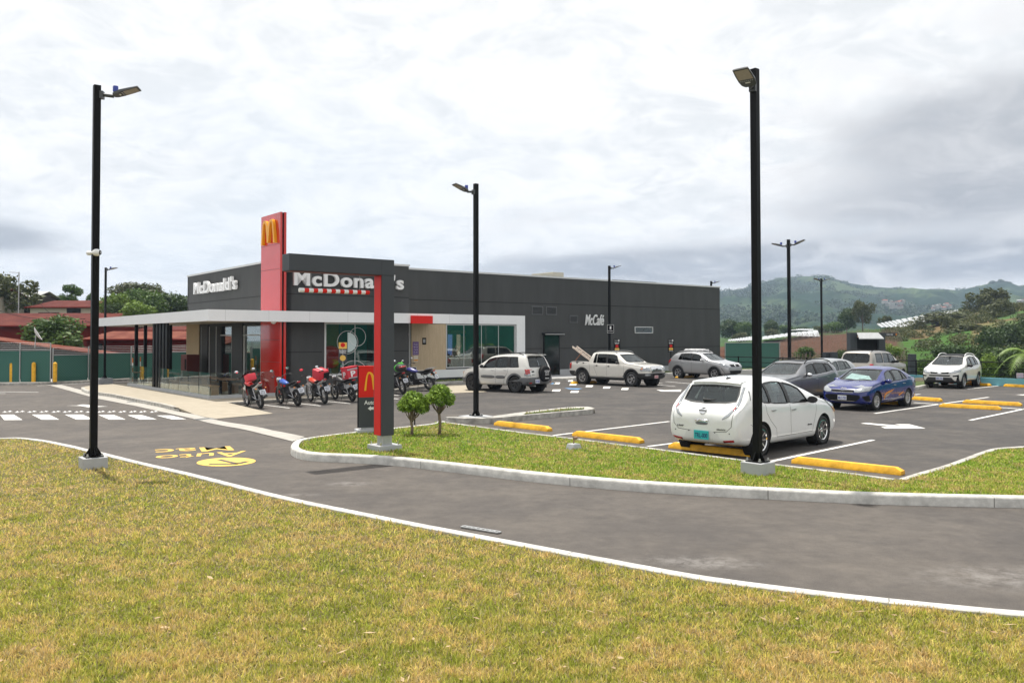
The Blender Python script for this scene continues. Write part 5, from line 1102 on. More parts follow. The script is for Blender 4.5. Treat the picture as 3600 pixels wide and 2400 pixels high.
    for row, s in enumerate(f0):
        for y in (-.36, .36):
            mb = MB(); mb.bb(s0 - s - .25, s0 - s + .25, y - .24, y + .24, .48, .62); Rr = Matrix.Rotation(-.22, 3, 'Y'); mb.box((s0 - s - .33, y, .92), (.13, .46, .62), m=Rr); mb.box((s0 - s - .42, y, 1.30 - (.04 if sp['top'][4][1] < 1 else 0)), (.09, .26, .17), m=Rr)
            mb.build('seat', ci, e, bevel=.035, smooth=True)
    mb = MB(); Rr = Matrix.Rotation(radians(-65), 3, 'Y'); 
    mb.lathe([(.18 + .014 * cos(t), .014 * sin(t)) for t in [2 * pi * i / 8 for i in range(8)]], 22, 'z', closed=True); ob = mb.build('steering_wheel', M['interior_dk'], e, smooth=True); ob.location = (s0 - f0[0] + .38, .36, zc - .02); ob.rotation_euler = (0, radians(-62), 0)
    # mirrors
    if 'mirror' in sp:
        s, z, m = sp['mirror']
        for sg in (-1, 1):
            mb = MB(); yb = hw * .955; mb.ball((0, 0, 0), (.075, .115, .075), 16, 10); o = mb.build('wing_mirror', m, e, smooth='all'); o.location = (s0 - s, sg * (yb + .10), z)
            for v in o.data.vertices:
                if v.co.x < -.02: v.co.x = -.02
            mb = MB(); mb.tube([(s0 - s, sg * (yb - .06), z - .05), (s0 - s, sg * (yb + .05), z - .03)], .022, 8); mb.build('mirror_arm', M['rubber'], e)
    # door seams, handles
    for line in sp.get('seams', ()):
        for md in 'LR': strip('door_seam', M['gap'], md, line, .009, .0015)
    for s, z in sp.get('handles', ()):
        for md, sg in (('L', 1), ('R', -1)):
            c = proj(md, s, z, .018); mb = MB(); mb.box((0, 0, 0), (.17, .022, .026)); o = mb.build('door_handle', sp.get('handlemat', sp['paint']), e, bevel=.009, smooth=True); o.location = c
            patch('handle_cup', M['gap'] if sp.get('cup') else sp['paint'], md, [(s + .045 * cos(t), z - .0 + .035 * sin(t)) for t in [2 * pi * i / 12 for i in range(12)]], .001)
    if 'rails' in sp:
        a, b, m = sp['rails']
        for sg in (-1, 1):
            pts = []
            for i in range(13):
                s = a + (b - a) * i / 12; w = interp(wid, s) * hw; zt = top_at(s); h = zt - interp(belt, s); y = w * .965 - tum * h - .07; lift = .055 * min(1, min(i, 12 - i) / 1.5); pts.append((s0 - s, sg * y, zt + lift - .005))
            mb = MB(); mb.tube(pts, .019, 8); mb.build('roof_rail', m, e, smooth=True)
    if 'clad' in sp:
        m, wd, lo = sp['clad']
        for ax in (fo, fo + wb):
            quads = []; n_ = 22; a_0, a_1 = radians(-14), radians(194)
            for i in range(n_):
                t0, t1 = a_0 + (a_1 - a_0) * i / n_, a_0 + (a_1 - a_0) * (i + 1) / n_; quads.append([(ax + (ra + wd) * cos(t0), R + (ra + wd) * sin(t0)), (ax + (ra + wd) * cos(t1), R + (ra + wd) * sin(t1)), (ax + (ra - .004) * cos(t1), R + (ra - .004) * sin(t1)), (ax + (ra - .004) * cos(t0), R + (ra - .004) * sin(t0))])
            for md in 'LR': patch('arch_trim', m, md, quads, .012, .05, ring=True)
        if lo: 
            for md in 'LR': patch('sill_trim', m, md, [(fo + ra + wd * .6, .2), (fo + wb - ra - wd * .6, .2), (fo + wb - ra - wd * .8, lo), (fo + ra + wd * .8, lo)], .010)
    for it in sp.get('items', ()):
        nm, m, md, P = it[:4]; kw = it[4] if len(it) > 4 else {}
        if kw.get('round'): P = chaikin(P, kw['round'])
        kw = {k: v for k, v in kw.items() if k not in ('round', 'line', 'child')}
        ln = it[4].get('line') if len(it) > 4 else None
        for md1, PP in {'S': (('L', P), ('R', P)), 'F2': (('F', P), ('F', [(-y, z) for y, z in P])), 'B2': (('B', P), ('B', [(-y, z) for y, z in P]))}.get(md, ((md, P),)):
            if ln: strip(nm, m, md1, PP, ln, **kw)
            else: patch(nm, m, md1, PP, **kw)
    def plate(mode, y, z, txt, mp, mt, w=.32, h=.16, lift=.02):
        c = proj(mode, y, z, lift); sg = 1 if mode == 'F' else -1; o = empty('number_plate', c, (pi / 2) * sg); o.parent = e
        n0 = proj(mode, y, z - h / 2, 0); n1 = proj(mode, y, z + h / 2, 0); sl = atan2((n1.x - n0.x) * sg, h); sl = max(-.3, min(.3, sl))
        # local -y of the holder faces out
        mb = MB(); mb.bb(-w / 2, w / 2, -.006, .006, -h / 2, h / 2); q = mb.build('number_plate', mp, e, bevel=.004); bpy.data.objects.remove(o)
        q.location = c; q.rotation_euler = (-sl if False else 0, 0, (pi / 2) * sg)
        t = text('plate_number', txt, mt, q, (0, -.0075, -.008), w=w * .86, h=h * .52, ext=.001, bold=.02); return q
    for pa_ in sp.get('plates', ()): plate(*pa_)
    e2 = dict(e=e, proj=proj, patch=patch, strip=strip, s0=s0, hw=hw, top=top_at, sp=sp)
    return e2
def chaikin(P, n=2):
    P = [Vector(p) for p in P]
    for _ in range(n):
        Q = []
        for i in range(len(P)): a, b = P[i], P[(i + 1) % len(P)]; Q += [a * .78 + b * .22, a * .22 + b * .78]
        P = Q
    return [tuple(p) for p in P]
def place(sp, rear_px, side, heading_deg, dist_scale=1., dz=0.):
    """world origin (mid wheelbase, centre line) from the pixel where the near rear tyre touches the ground. side=+1: near side is the left one"""
    p = T(*rear_px); h = radians(heading_deg); f = Vector((cos(h), sin(h))); l = Vector((-sin(h), cos(h)))
    c = Vector((p.x, p.y)) - l * side * (sp['W'] / 2 - .03) + f * sp['wb'] / 2
    return (c.x, c.y, zg(c.x, c.y) + dz), h
WID = lambda L: [(0, .70), (.04, .79), (.12, .87), (.28, .935), (.55, .98), (1.0, 1.0), (L - 1.0, 1.0), (L - .5, .975), (L - .22, .93), (L - .08, .865), (L - .02, .80), (L, .76)]
BOT = lambda L, z=.2: [(0, z + .12), (.08, z + .05), (.4, z), (L - .5, z + .02), (L - .1, z + .08), (L, z + .16)]
# ---- white electric hatchback, nearest car
L = 4.445
leaf = dict(L=L, W=1.80, fo=.93, wb=2.70, R=.318, rimR=.225, style=(8, .017, 0, .05), tw=.215, paint=carpaint('paint_white', (.76, .77, .76)), tum=.46, wid=WID(L)[:6] + [(3.2, 1.), (3.75, .985), (4.1, .955), (4.3, .915), (4.4, .87), (L - .012, .82), (L, .78)], bot=[(0, .30), (.08, .22), (.5, .17), (3.9, .19), (4.2, .23), (4.38, .28), (L, .36)],
    top=[(0, .60), (.05, .72), (.25, .85), (.6, .95), (1.0, 1.05), (1.5, 1.27), (2.0, 1.455), (2.4, 1.53), (2.8, 1.548), (3.2, 1.53), (3.6, 1.50), (3.82, 1.47), (3.87, 1.435), (4.07, 1.16), (4.22, 1.00), (4.34, .94), (4.42, .87), (L, .72)],
    belt=[(0, .55), (.25, .78), (.8, .90), (1.4, .95), (2.4, .965), (3.2, 1.00), (3.8, 1.06), (4.1, 1.03), (4.3, .92), (4.4, .80), (L, .62)], cab=(1.25, 4.0), wdrop=.105, wbelt=.03, extra=(3.82, 3.87, 3.92),
    wins=[(1.62, 2.42, 1.78, 2.36), (2.52, 3.22, 2.46, 3.16), (3.27, 3.56, 3.22, 3.40)], pillars=[(2.42, 2.52, 2.36, 2.46), (3.22, 3.27, 3.16, 3.22)],
    ws=[(0, 1.075), (.55, 1.09), (.66, 1.11), (.60, 1.25), (.52, 1.40), (.3, 1.415), (0, 1.42)], wsmid=2.2, rw=[(0, 1.045), (.40, 1.06), (.60, 1.10), (.595, 1.22), (.565, 1.37), (.3, 1.385), (0, 1.39)], rwmid=3.3, glass=M['glasscl'], glassf=M['glasscl'], seats=(2.15, 3.0),
    mirror=(1.62, 1.03, M['plasticblk']), handles=((2.35, .86), (3.2, .89)), handlemat=M['rimsilver'], rimmat=M['chrome'],
    seams=(((1.28, .93), (1.30, .80), (1.42, .52), (1.46, .34)), ((2.47, .97), (2.47, .6), (2.42, .34)), ((3.48, 1.02), (3.45, .85), (3.30, .68), (3.08, .52), (3.02, .34)), ((1.46, .34), (3.02, .34))),
    items=[('tail_lamp', M['lampclear'], 'B2', [(.612, 1.38), (.652, 1.37), (.705, 1.10), (.69, .95), (.60, .83), (.47, .755), (.46, .775), (.57, .87), (.635, .97), (.648, 1.08)], dict(off=.008, thick=.008, cell=.03)),
           ('tail_lamp_red', M['lampred'], 'B2', [(.655, .99), (.675, 1.0), (.67, .93), (.65, .92)], dict(off=.016)),
           ('reflector', M['lampred'], 'B2', [(.47, .30), (.70, .33), (.70, .37), (.47, .34)], dict(off=.006, thick=.006)),
           ('tailgate_handle', M['chrome'], 'B', [(-.17, .73), (.17, .73), (.15, .685), (-.15, .685)], dict(off=.012, thick=.01, round=1)), ('handle_recess', M['plasticgrey'], 'B', [(-.16, .68), (.16, .68), (.12, .625), (-.12, .625)], dict(off=.003, round=2)),
           ('tailgate_seam', M['gap'], 'B', [(-.70, 1.04), (-.66, .62), (-.55, .52), (-.3, .50), (.3, .50), (.55, .52), (.66, .62), (.70, 1.04)], dict(line=.010, off=.0015)),
           ('rear_apron', M['plasticblk'], 'B', [(-.55, .235), (.55, .235), (.60, .19), (-.60, .19)], dict(off=.006)),
           ('plate_recess', mat('recess_white', (.62, .63, .62), .4), 'B', [(-.33, .52), (.33, .52), (.44, .33), (-.44, .33)], dict(off=.003, round=1)),
           ('emblem', M['chrome'], 'B', [(.075 * cos(t), .90 + .06 * sin(t)) for t in [2 * pi * i / 20 for i in range(20)]], dict(off=.010, thick=.008)), ('emblem_bar', M['slate'], 'B', [(-.09, .912), (.09, .912), (.09, .888), (-.09, .888)], dict(off=.014)),
           ('sensor', M['blackm'], 'B2', [(.30 + .013 * cos(t), .49 + .013 * sin(t)) for t in [pi * i / 4 for i in range(8)]], dict(off=.004)), ('sensor', M['blackm'], 'B2', [(.62 + .013 * cos(t), .49 + .013 * sin(t)) for t in [pi * i / 4 for i in range(8)]], dict(off=.004)),
           ('headlamp', M['lampclear'], 'S', [(.12, .74), (.25, .80), (.62, .965), (.80, .985), (.60, .86), (.30, .70), (.16, .66)], dict(off=.010, thick=.008)), ('side_marker', M['lampamber'], 'S', [(.26, .72), (.45, .82), (.50, .80), (.30, .68)], dict(off=.018)),
           ('vent_slot', M['plasticgrey'], 'S', [(3.86, 1.30), (3.885, 1.30), (3.98, 1.12), (3.955, 1.12)], dict(off=.004)),
           ('bumper_seam', M['gap'], 'S', [(4.05, .66), (3.92, .60), (3.86, .5)], dict(line=.008, off=.0015))],
    plates=[('B', 0, .425, 'TRL-000', M['plate_teal'], mat('plate_dark', (.005, .03, .12), .5), .34, .175, .02)])
lp, lh = place(leaf, (2676, 1602), -1, 44)
cL = car('parked_car', 'white electric hatchback parked in front, rear to the camera, behind the right lamp post', leaf, lp, lh)
e = cL['e']; e.scale = (1.04, 1.06, 1.055); s0 = cL['s0']; pj = cL['proj']
def badge(c, mode, y, z, txt, m, w, h, off=.006):
    o0 = c['proj'](mode, y, z, off); rz = {'B': -pi / 2, 'F': pi / 2, 'L': pi, 'R': 0}[mode]; return text('badge', txt, m, c['e'], o0, (pi / 2, 0, rz), w=w, h=h, ext=.003, bold=.01)
badge(cL, 'B', .50, .58, 'LEAF', M['rimdark'], .15, .035); badge(cL, 'B', -.44, .56, 'electric', M['rimdark'], .20, .035); badge(cL, 'R', 1.62, .5, 'electric', M['rimdark'], .20, .035)
text('emblem_word', 'NISSAN', M['chrome'], e, pj('B', 0, .90, .017), (pi / 2, 0, -pi / 2), w=.14, h=.016, ext=.001)
mb = MB(); c = pj('B', .12, 1.09, .025); mb.tube([c, c + Vector((-.0, -.22, .0)), c + Vector((.0, -.30, .02))], [.028, .014, .006], 8); mb.build('rear_wiper', M['rubber'], e, smooth=True)
mb = MB(); tpz = cL['top'](3.55) + .02; mb.ball((s0 - 3.55, -.08, tpz), (.085, .035, .022)); mb.build('aerial_foot', M['rubber'], e, smooth=True)
mb = MB(); mb.tube([(s0 - 3.55, -.08, tpz), (s0 - 3.78, -.05, tpz + .21)], .006, 6); mb.build('aerial', M['rubber'], e)
mb = MB(); zt = cL['top'](3.95); pr = []; 
for y in [-.62, -.45, -.2, 0, .2, .45, .62]: pass
vs = []; 
for x, z, t in ((3.66, 1.492, .0), (3.90, 1.472, .0), (3.93, 1.444, 0), (3.85, 1.42, 0)):
    for y in (-.56, -.38, 0, .38, .56): vs.append((s0 - x + .02 * (abs(y) / .56) ** 2, y, z + .018 - .025 * (abs(y) / .56) ** 2))
mb.add(vs, [(i * 5 + j, i * 5 + j + 1, (i + 1) * 5 + j + 1, (i + 1) * 5 + j) for i in range(3) for j in range(4)] + [(15 + j, 15 + j + 1, j + 1, j) for j in range(4)] + [(0, 5, 10, 15), (4, 9, 14, 19)]); mb.build('rear_spoiler', leaf['paint'], e, smooth=True)
# ---- white compact SUV with the spare wheel
L = 4.02
rav = dict(L=L, W=1.735, fo=.77, wb=2.49, R=.352, rimR=.215, style=(5, .030, 0, .05), tw=.225, paint=carpaint('paint_pearl', (.66, .65, .61)), tum=.27, wid=WID(L)[:6] + [(3.4, .99), (3.75, .965), (3.9, .945), (3.98, .91), (L, .87)], bot=BOT(L, .27),
    top=[(0, .68), (.05, .82), (.3, .95), (.6, 1.0), (.98, 1.06), (1.3, 1.26), (1.72, 1.53), (2.0, 1.60), (2.5, 1.64), (3.2, 1.64), (3.62, 1.62), (3.74, 1.58), (3.86, 1.25), (3.94, 1.04), (3.98, .92), (L, .70)], belt=[(0, .62), (.3, .86), (.9, .98), (2.5, 1.03), (3.8, 1.07), (3.95, .95), (L, .62)], cab=(1.2, 3.78),
    wins=[(1.42, 2.12, 1.66, 2.12), (2.19, 2.82, 2.19, 2.78), (2.95, 3.46, 2.90, 3.32)], pillars=[(2.12, 2.19, 2.12, 2.19), (2.82, 2.95, 2.78, 2.90)], ws=[(0, 1.10), (.55, 1.11), (.66, 1.14), (.56, 1.48), (0, 1.50)], wsmid=2.0, rw=[(0, 1.10), (.60, 1.10), (.64, 1.14), (.565, 1.50), (.5, 1.53), (0, 1.53)], rwmid=3.2,
    seats=(2.0, 2.8), mirror=(1.42, 1.10, M['plasticblk']), handles=((2.0, .93), (2.72, .95)), handlemat=M['rimsilver'], rimmat=M['rimdark'], rails=(1.85, 3.55, M['black']), clad=(M['plasticgrey'], .075, 0), seat=M['interior_dk'],
    seams=(((1.22, 1.0), (1.22, .5), (1.30, .34)), ((2.16, 1.04), (2.16, .34)), ((2.88, 1.06), (2.86, .85), (2.68, .6), (2.60, .34))),
    items=[('door_trim', M['plasticgrey'], 'S', [(1.33, .60), (2.13, .60), (2.13, .72), (1.33, .72)], dict(off=.012, thick=.01, round=1)), ('door_trim', M['plasticgrey'], 'S', [(2.19, .60), (2.68, .60), (2.74, .72), (2.19, .72)], dict(off=.012, thick=.01, round=1)),
           ('tail_lamp', M['lampred'], 'B2', [(.70, 1.00), (.80, 1.0), (.83, .82), (.70, .82)], dict(off=.012, thick=.012)), ('tail_lamp', M['lampred'], 'S', [(3.78, 1.02), (3.95, 1.0), (3.99, .80), (3.86, .80)], dict(off=.010)), ('tail_lamp_clear', M['lampclear'], 'B2', [(.70, .815), (.83, .815), (.83, .72), (.70, .72)], dict(off=.012, thick=.012)), ('tail_lamp_clear', M['lampclear'], 'S', [(3.86, .795), (3.99, .795), (3.99, .70), (3.88, .70)], dict(off=.010)),
           ('rear_bumper', M['plasticgrey'], 'B', [(-.84, .63), (.84, .63), (.84, .36), (-.84, .36)], dict(off=.03, thick=.03)), ('rear_bumper', M['plasticgrey'], 'S', [(3.56, .62), (4.0, .62), (4.0, .36), (3.66, .36)], dict(off=.02, thick=.02)), ('reflector', M['lampred'], 'B2', [(.62, .47), (.74, .47), (.74, .43), (.62, .43)], dict(off=.036)),
           ('tailgate_handle', M['blackm'], 'B', [(.42, .93), (.58, .93), (.58, .88), (.42, .88)], dict(off=.01, thick=.01)), ('front_bumper', M['plasticgrey'], 'S', [(.03, .58), (.38, .58), (.36, .36), (.1, .36)], dict(off=.015)), ('side_marker', M['lampamber'], 'S', [(.06, .82), (.22, .90), (.2, .80), (.07, .75)], dict(off=.008))],
    plates=[('B', .30, .50, 'HP-853', M['plate_w'], M['plate_t'], .30, .16, .06)])
rp, rh = place(rav, (1808, 1380), 1, 140)
cR = car('parked_car', 'white compact suv with grey wheel arches and a black spare wheel cover', rav, rp, rh); e = cR['e']; s0 = cR['s0']; e.scale = (1.06,) * 3
sc = cR['proj']('B', -.20, .80, 0); sx = sc.x
mb = MB(); mb.lathe([(0, sx - .20), (.20, sx - .20), (.30, sx - .185), (.34, sx - .15), (.35, sx - .08), (.34, sx + .02), (0, sx + .02)], 32, 'x', (0, -.20, .80)); mb.build('spare_wheel_cover', M['blackm'], e, smooth=True)
for z, t, w in ((.93, 'AUTOSALAS', .36), (.86, '2454 4405', .26), (.77, 'RAV4', .24), (.62, 'Palmares', .26)): text('cover_words', t, M['letter'], e, (sx - .203, -.20, z), (pi / 2, 0, -pi / 2), w=w, h=.055, ext=.001, bold=.02)
badge(cR, 'B', .50, .78, 'RAV4 L', M['rimdark'], .2, .035, .012)
mb = MB(); c = cR['proj']('B', .1, 1.12, .02); mb.tube([c, c + Vector((0, -.32, .04))], [.016, .007], 8); mb.build('rear_wiper', M['rubber'], e)
mb = MB(); vs = [(s0 - 3.66, -.58, 1.635), (s0 - 3.66, .58, 1.635), (s0 - 3.84, .60, 1.625), (s0 - 3.84, -.60, 1.625)]; mb.add(vs + [(x, y, z - .03) for x, y, z in vs], [(0, 1, 2, 3), (7, 6, 5, 4), (0, 4, 5, 1), (1, 5, 6, 2), (2, 6, 7, 3), (3, 7, 4, 0)]); mb.build('rear_spoiler', rav['paint'], e, bevel=.01, smooth=True)
mb = MB(); mb.tube([(s0 - 3.6, .4, .3), (s0 - 4.03, .4, .3)], .03, 10); mb.build('exhaust', M['steel'], e)
for y in (-.72, .72): mb = MB(); mb.box((s0 - .77 - 2.49 - .42, y, .27), (.02, .24, .2)); mb.build('mud_flap', M['blackm'], e)
# ---- white pickup
L = 5.18
pick = dict(L=L, W=1.87, fo=.92, wb=3.32, R=.385, rimR=.235, style=(5, .019, .13, .05), tw=.25, paint=carpaint('paint_cream_white', (.68, .66, .61)), tum=.27, wid=WID(L)[:5] + [(4.6, 1.0), (5.0, .99), (5.12, .97), (L, .95)], bot=BOT(L, .36), crown=.015,
    top=[(0, .80), (.04, .97), (.15, 1.06), (.5, 1.12), (1.25, 1.19), (1.55, 1.38), (1.95, 1.66), (2.15, 1.72), (2.6, 1.745), (3.3, 1.745), (3.56, 1.73), (3.66, 1.66), (3.74, 1.30), (3.78, 1.215), (4.4, 1.215), (5.0, 1.215), (5.12, 1.20), (L, 1.10)], extra=(3.60, 3.70, 3.74, 3.8),
    belt=[(0, .74), (.15, .98), (1.2, 1.10), (3.6, 1.14), (3.8, 1.15), (5.1, 1.15), (L, 1.05)], cab=(1.42, 3.62), wins=[(1.72, 2.50, 1.95, 2.50), (2.60, 3.22, 2.60, 3.22), (3.27, 3.46, 3.27, 3.40)], pillars=[(2.50, 2.60, 2.50, 2.60)], ws=[(0, 1.23), (.62, 1.235), (.72, 1.26), (.62, 1.60), (0, 1.62)], wsmid=2.3,
    rw=[(0, 1.30), (.55, 1.30), (.55, 1.60), (0, 1.61)], rwmid=3.3, bed=(3.84, 5.08, .80, .78), seats=(2.35, 3.0), mirror=(1.78, 1.20, M['plasticblk']), handles=((2.40, 1.0), (3.22, 1.02)), handlemat=M['plasticblk'], cup=True, rails=(2.0, 3.45, M['plasticgrey']), clad=(M['plasticblk'], .085, 0), seat=M['interior_dk'], archgap=.07,
    seams=(((1.42, 1.10), (1.42, .45)), ((2.55, 1.14), (2.55, .45)), ((3.40, 1.14), (3.38, .9), (3.24, .6), (3.22, .45)), ((3.76, 1.15), (3.70, .95), (3.72, .6))),
    items=[('headlamp', M['lampclear'], 'F2', [(.55, 1.0), (.80, 1.0), (.88, .92), (.88, .82), (.55, .80)], dict(off=.014, thick=.01)), ('headlamp', M['lampclear'], 'S', [(.05, .99), (.34, .99), (.40, .84), (.06, .82)], dict(off=.010)), ('indicator', M['lampamber'], 'S', [(.24, .96), (.33, .96), (.35, .88), (.24, .88)], dict(off=.016)),
           ('grille', M['chrome'], 'F', [(-.48, 1.02), (.48, 1.02), (.42, .74), (-.42, .74)], dict(off=.02, thick=.02)), ('grille_slot', M['blackm'], 'F', [(-.38, .985), (.38, .985), (.38, .955), (-.38, .955)], dict(off=.026)), ('grille_slot', M['blackm'], 'F', [(-.38, .93), (.38, .93), (.37, .90), (-.37, .90)], dict(off=.026)), ('grille_slot', M['blackm'], 'F', [(-.37, .875), (.37, .875), (.36, .845), (-.36, .845)], dict(off=.026)), ('grille_slot', M['blackm'], 'F', [(-.36, .82), (.36, .82), (.35, .795), (-.35, .795)], dict(off=.026)),
           ('emblem', M['slate'], 'F', [(.09 * cos(t), .89 + .04 * sin(t)) for t in [2 * pi * i / 16 for i in range(16)]], dict(off=.034, thick=.006)),
           ('front_bumper', M['plasticblk'], 'F', [(-.90, .66), (.90, .66), (.88, .40), (-.88, .40)], dict(off=.03, thick=.03)), ('bumper_mesh', M['blackm'], 'F', [(-.42, .70), (.42, .70), (.38, .60), (-.38, .60)], dict(off=.04)), ('bumper_plate', M['rimsilver'], 'F', [(-.36, .75), (.36, .75), (.42, .68), (-.42, .68)], dict(off=.042)), ('fog_lamp', M['lampclear'], 'F2', [(.55, .66), (.80, .66), (.80, .58), (.58, .58)], dict(off=.045)),
           ('front_bumper', M['plasticblk'], 'S', [(0.0, .66), (.48, .66), (.44, .42), (.05, .40)], dict(off=.02, thick=.02)), ('rear_bumper', M['plasticblk'], 'S', [(4.72, .70), (L, .70), (L, .48), (4.78, .44)], dict(off=.02, thick=.02)),
           ('tail_lamp', M['lampred'], 'S', [(4.98, 1.10), (5.14, 1.10), (5.16, .82), (5.00, .82)], dict(off=.01, thick=.01)), ('tail_lamp', M['lampred'], 'B2', [(.80, 1.10), (.88, 1.10), (.88, .82), (.80, .82)], dict(off=.01)),
           ('step_bar', M['plasticblk'], 'S', [(1.42, .40), (3.72, .40), (3.72, .36), (1.42, .36)], dict(off=.09, thick=.05)), ('bed_rail', M['plasticblk'], 'S', [(3.80, 1.215), (5.15, 1.215), (5.15, 1.165), (3.80, 1.165)], dict(off=.008)), ('tie_hook', M['blackm'], 'S', [(4.1, 1.16), (4.2, 1.16), (4.2, 1.11), (4.1, 1.11)], dict(off=.01)), ('tie_hook', M['blackm'], 'S', [(4.55, 1.16), (4.65, 1.16), (4.65, 1.11), (4.55, 1.11)], dict(off=.01)), ('tie_hook', M['blackm'], 'S', [(5.0, 1.16), (5.08, 1.16), (5.08, 1.11), (5.0, 1.11)], dict(off=.01))],
    plates=[('F', -.12, .52, '284403', M['plate_p'], mat('plate_red', (.4, .05, .08), .5), .30, .15, .07)])
pp2, ph = place(pick, (2047, 1350), -1, -46.5)
cP = car('parked_pickup', 'white double cab pickup with black wheel arches, a ladder in its bed', pick, pp2, ph, 'pickup'); e = cP['e']
ex = Matrix.Translation(e.location) @ Matrix.Rotation(ph, 4, 'Z'); s0 = cP['s0']
def ladder():
    a = Vector((s0 - 3.9, -.25, 1.10)); b = Vector((s0 - 5.35, -.45, 2.02)); d = b - a; e2 = empty('ladder', ex @ a, 0, 'pale aluminium folding ladder sticking up from the bed of the white pickup', 'ladder')
    e2.matrix_world = Matrix.Translation(ex @ a) @ Matrix.Rotation(ph, 4, 'Z'); side = Vector((0, 1, 0)); nrm = d.cross(side).normalized(); Lr = M['alu'] = mat('ladder_alu', (.55, .46, .38), .5, var=.15, vs=6)
    for k in range(2):
        off = nrm * (.075 * k)
        for y in (0, .36 - .06 * k):
            mb = MB(); mb.tube([off + side * (y + .03 * k), off + side * (y + .03 * k) + d], .026, 4); mb.build('rail', Lr, e2)
        for i in range(6):
            t = .08 + .16 * i; mb = MB(); mb.tube([off + d * t + side * .03, off + d * t + side * .33], .014, 6); mb.build('rung', Lr, e2)
    mb = MB(); mb.tube([d * .6 - nrm * .03, Vector((-1.15, -.42, .04))], .012, 6); mb.build('tie_strap', mat('strap_orange', (.45, .16, .06), .7), e2)
ladder()
for y, s in ((0, 1),):
    mb = MB(); c = cP['proj']('F', -.4, 1.25, .02); mb.tube([c, c + Vector((-.10, -.28, .05)), ], .010, 6); c = cP['proj']('F', .3, 1.25, .02); mb.tube([c, c + Vector((-.10, -.28, .05))], .010, 6); mb.build('wipers', M['rubber'], e)
# ---- silver crossover
L = 4.41
kor = dict(L=L, W=1.83, fo=.88, wb=2.65, R=.358, rimR=.235, style=(5, .017, .14, .05), tw=.225, paint=carpaint('paint_silver', (.44, .445, .455), .45), tum=.33, wid=WID(L), bot=BOT(L, .28),
    top=[(0, .72), (.05, .84), (.25, .97), (.7, 1.05), (1.15, 1.12), (1.5, 1.32), (1.95, 1.54), (2.2, 1.60), (2.6, 1.64), (3.2, 1.625), (3.75, 1.57), (3.92, 1.50), (4.1, 1.24), (4.25, 1.08), (4.36, .98), (L, .75)], belt=[(0, .66), (.25, .88), (1.1, 1.03), (2.6, 1.07), (3.6, 1.13), (4.1, 1.13), (4.3, .98), (L, .66)], cab=(1.35, 3.95),
    wins=[(1.72, 2.46, 1.92, 2.44), (2.56, 3.20, 2.54, 3.14), (3.24, 3.50, 3.18, 3.36)], pillars=[(2.46, 2.56, 2.44, 2.54), (3.20, 3.24, 3.14, 3.18)], ws=[(0, 1.15), (.6, 1.16), (.70, 1.18), (.58, 1.50), (0, 1.53)], wsmid=2.25, rw=[(0, 1.2), (.55, 1.2), (.52, 1.47), (0, 1.48)], rwmid=3.5, seats=(2.2, 3.0), mirror=(1.72, 1.13, carpaint('paint_silver_m', (.44, .445, .455), .3)), handles=((2.38, .97), (3.16, 1.0)), rails=(2.05, 3.7, M['rimsilver']), clad=(M['plasticgrey'], .055, .36), glassf=M['glasscl'], seat=M['interior_dk'],
    seams=(((1.36, 1.04), (1.36, .42)), ((2.51, 1.08), (2.50, .42)), ((3.30, 1.12), (3.26, .88), (3.12, .65), (3.10, .42))),
    items=[('headlamp', M['lampclear'], 'S', [(.06, .80), (.18, .90), (.50, .99), (.58, .96), (.34, .82), (.08, .74)], dict(off=.01, thick=.008)), ('headlamp', M['lampclear'], 'F2', [(.45, .80), (.72, .90), (.85, .92), (.82, .80), (.5, .74)], dict(off=.01)), ('grille', M['blackm'], 'F', [(-.45, .90), (.45, .90), (.42, .76), (-.42, .76)], dict(off=.012)), ('emblem', M['chrome'], 'F', [(.06 * cos(t), .83 + .06 * sin(t)) for t in [2 * pi * i / 16 for i in range(16)]], dict(off=.024, thick=.008)), ('lower_grille', M['blackm'], 'F', [(-.6, .55), (.6, .55), (.5, .38), (-.5, .38)], dict(off=.012)), ('tail_lamp', M['lampred'], 'S', [(4.05, 1.16), (4.22, 1.10), (4.34, .94), (4.28, .86), (4.12, 1.02)], dict(off=.01, thick=.008))])
kp, kh = place(kor, (2383, 1329), -1, -49)
cK = car('parked_car', 'silver crossover with bars on its roof, parked by the far end of the dark wall', kor, kp, kh); e = cK['e']; s0 = cK['s0']
for i, s in enumerate((2.35, 2.75, 3.2)):
    mb = MB(); mb.tube([(s0 - s, -.66, kor['top'][7][1] + .13), (s0 - s, .66, kor['top'][7][1] + .13)], .028, 8); mb.tube([(s0 - s, -.60, 1.60), (s0 - s, -.60, 1.73)], .016, 6); mb.tube([(s0 - s, .60, 1.60), (s0 - s, .60, 1.73)], .016, 6); mb.build('roof_bar', M['letter'], e, smooth=True)
for y in (-.35, .1): mb = MB(); mb.tube([(s0 - 2.2, y, 1.77), (s0 - 3.35, y, 1.77)], .024, 8); mb.build('rack_tube', M['letter'], e, smooth=True)
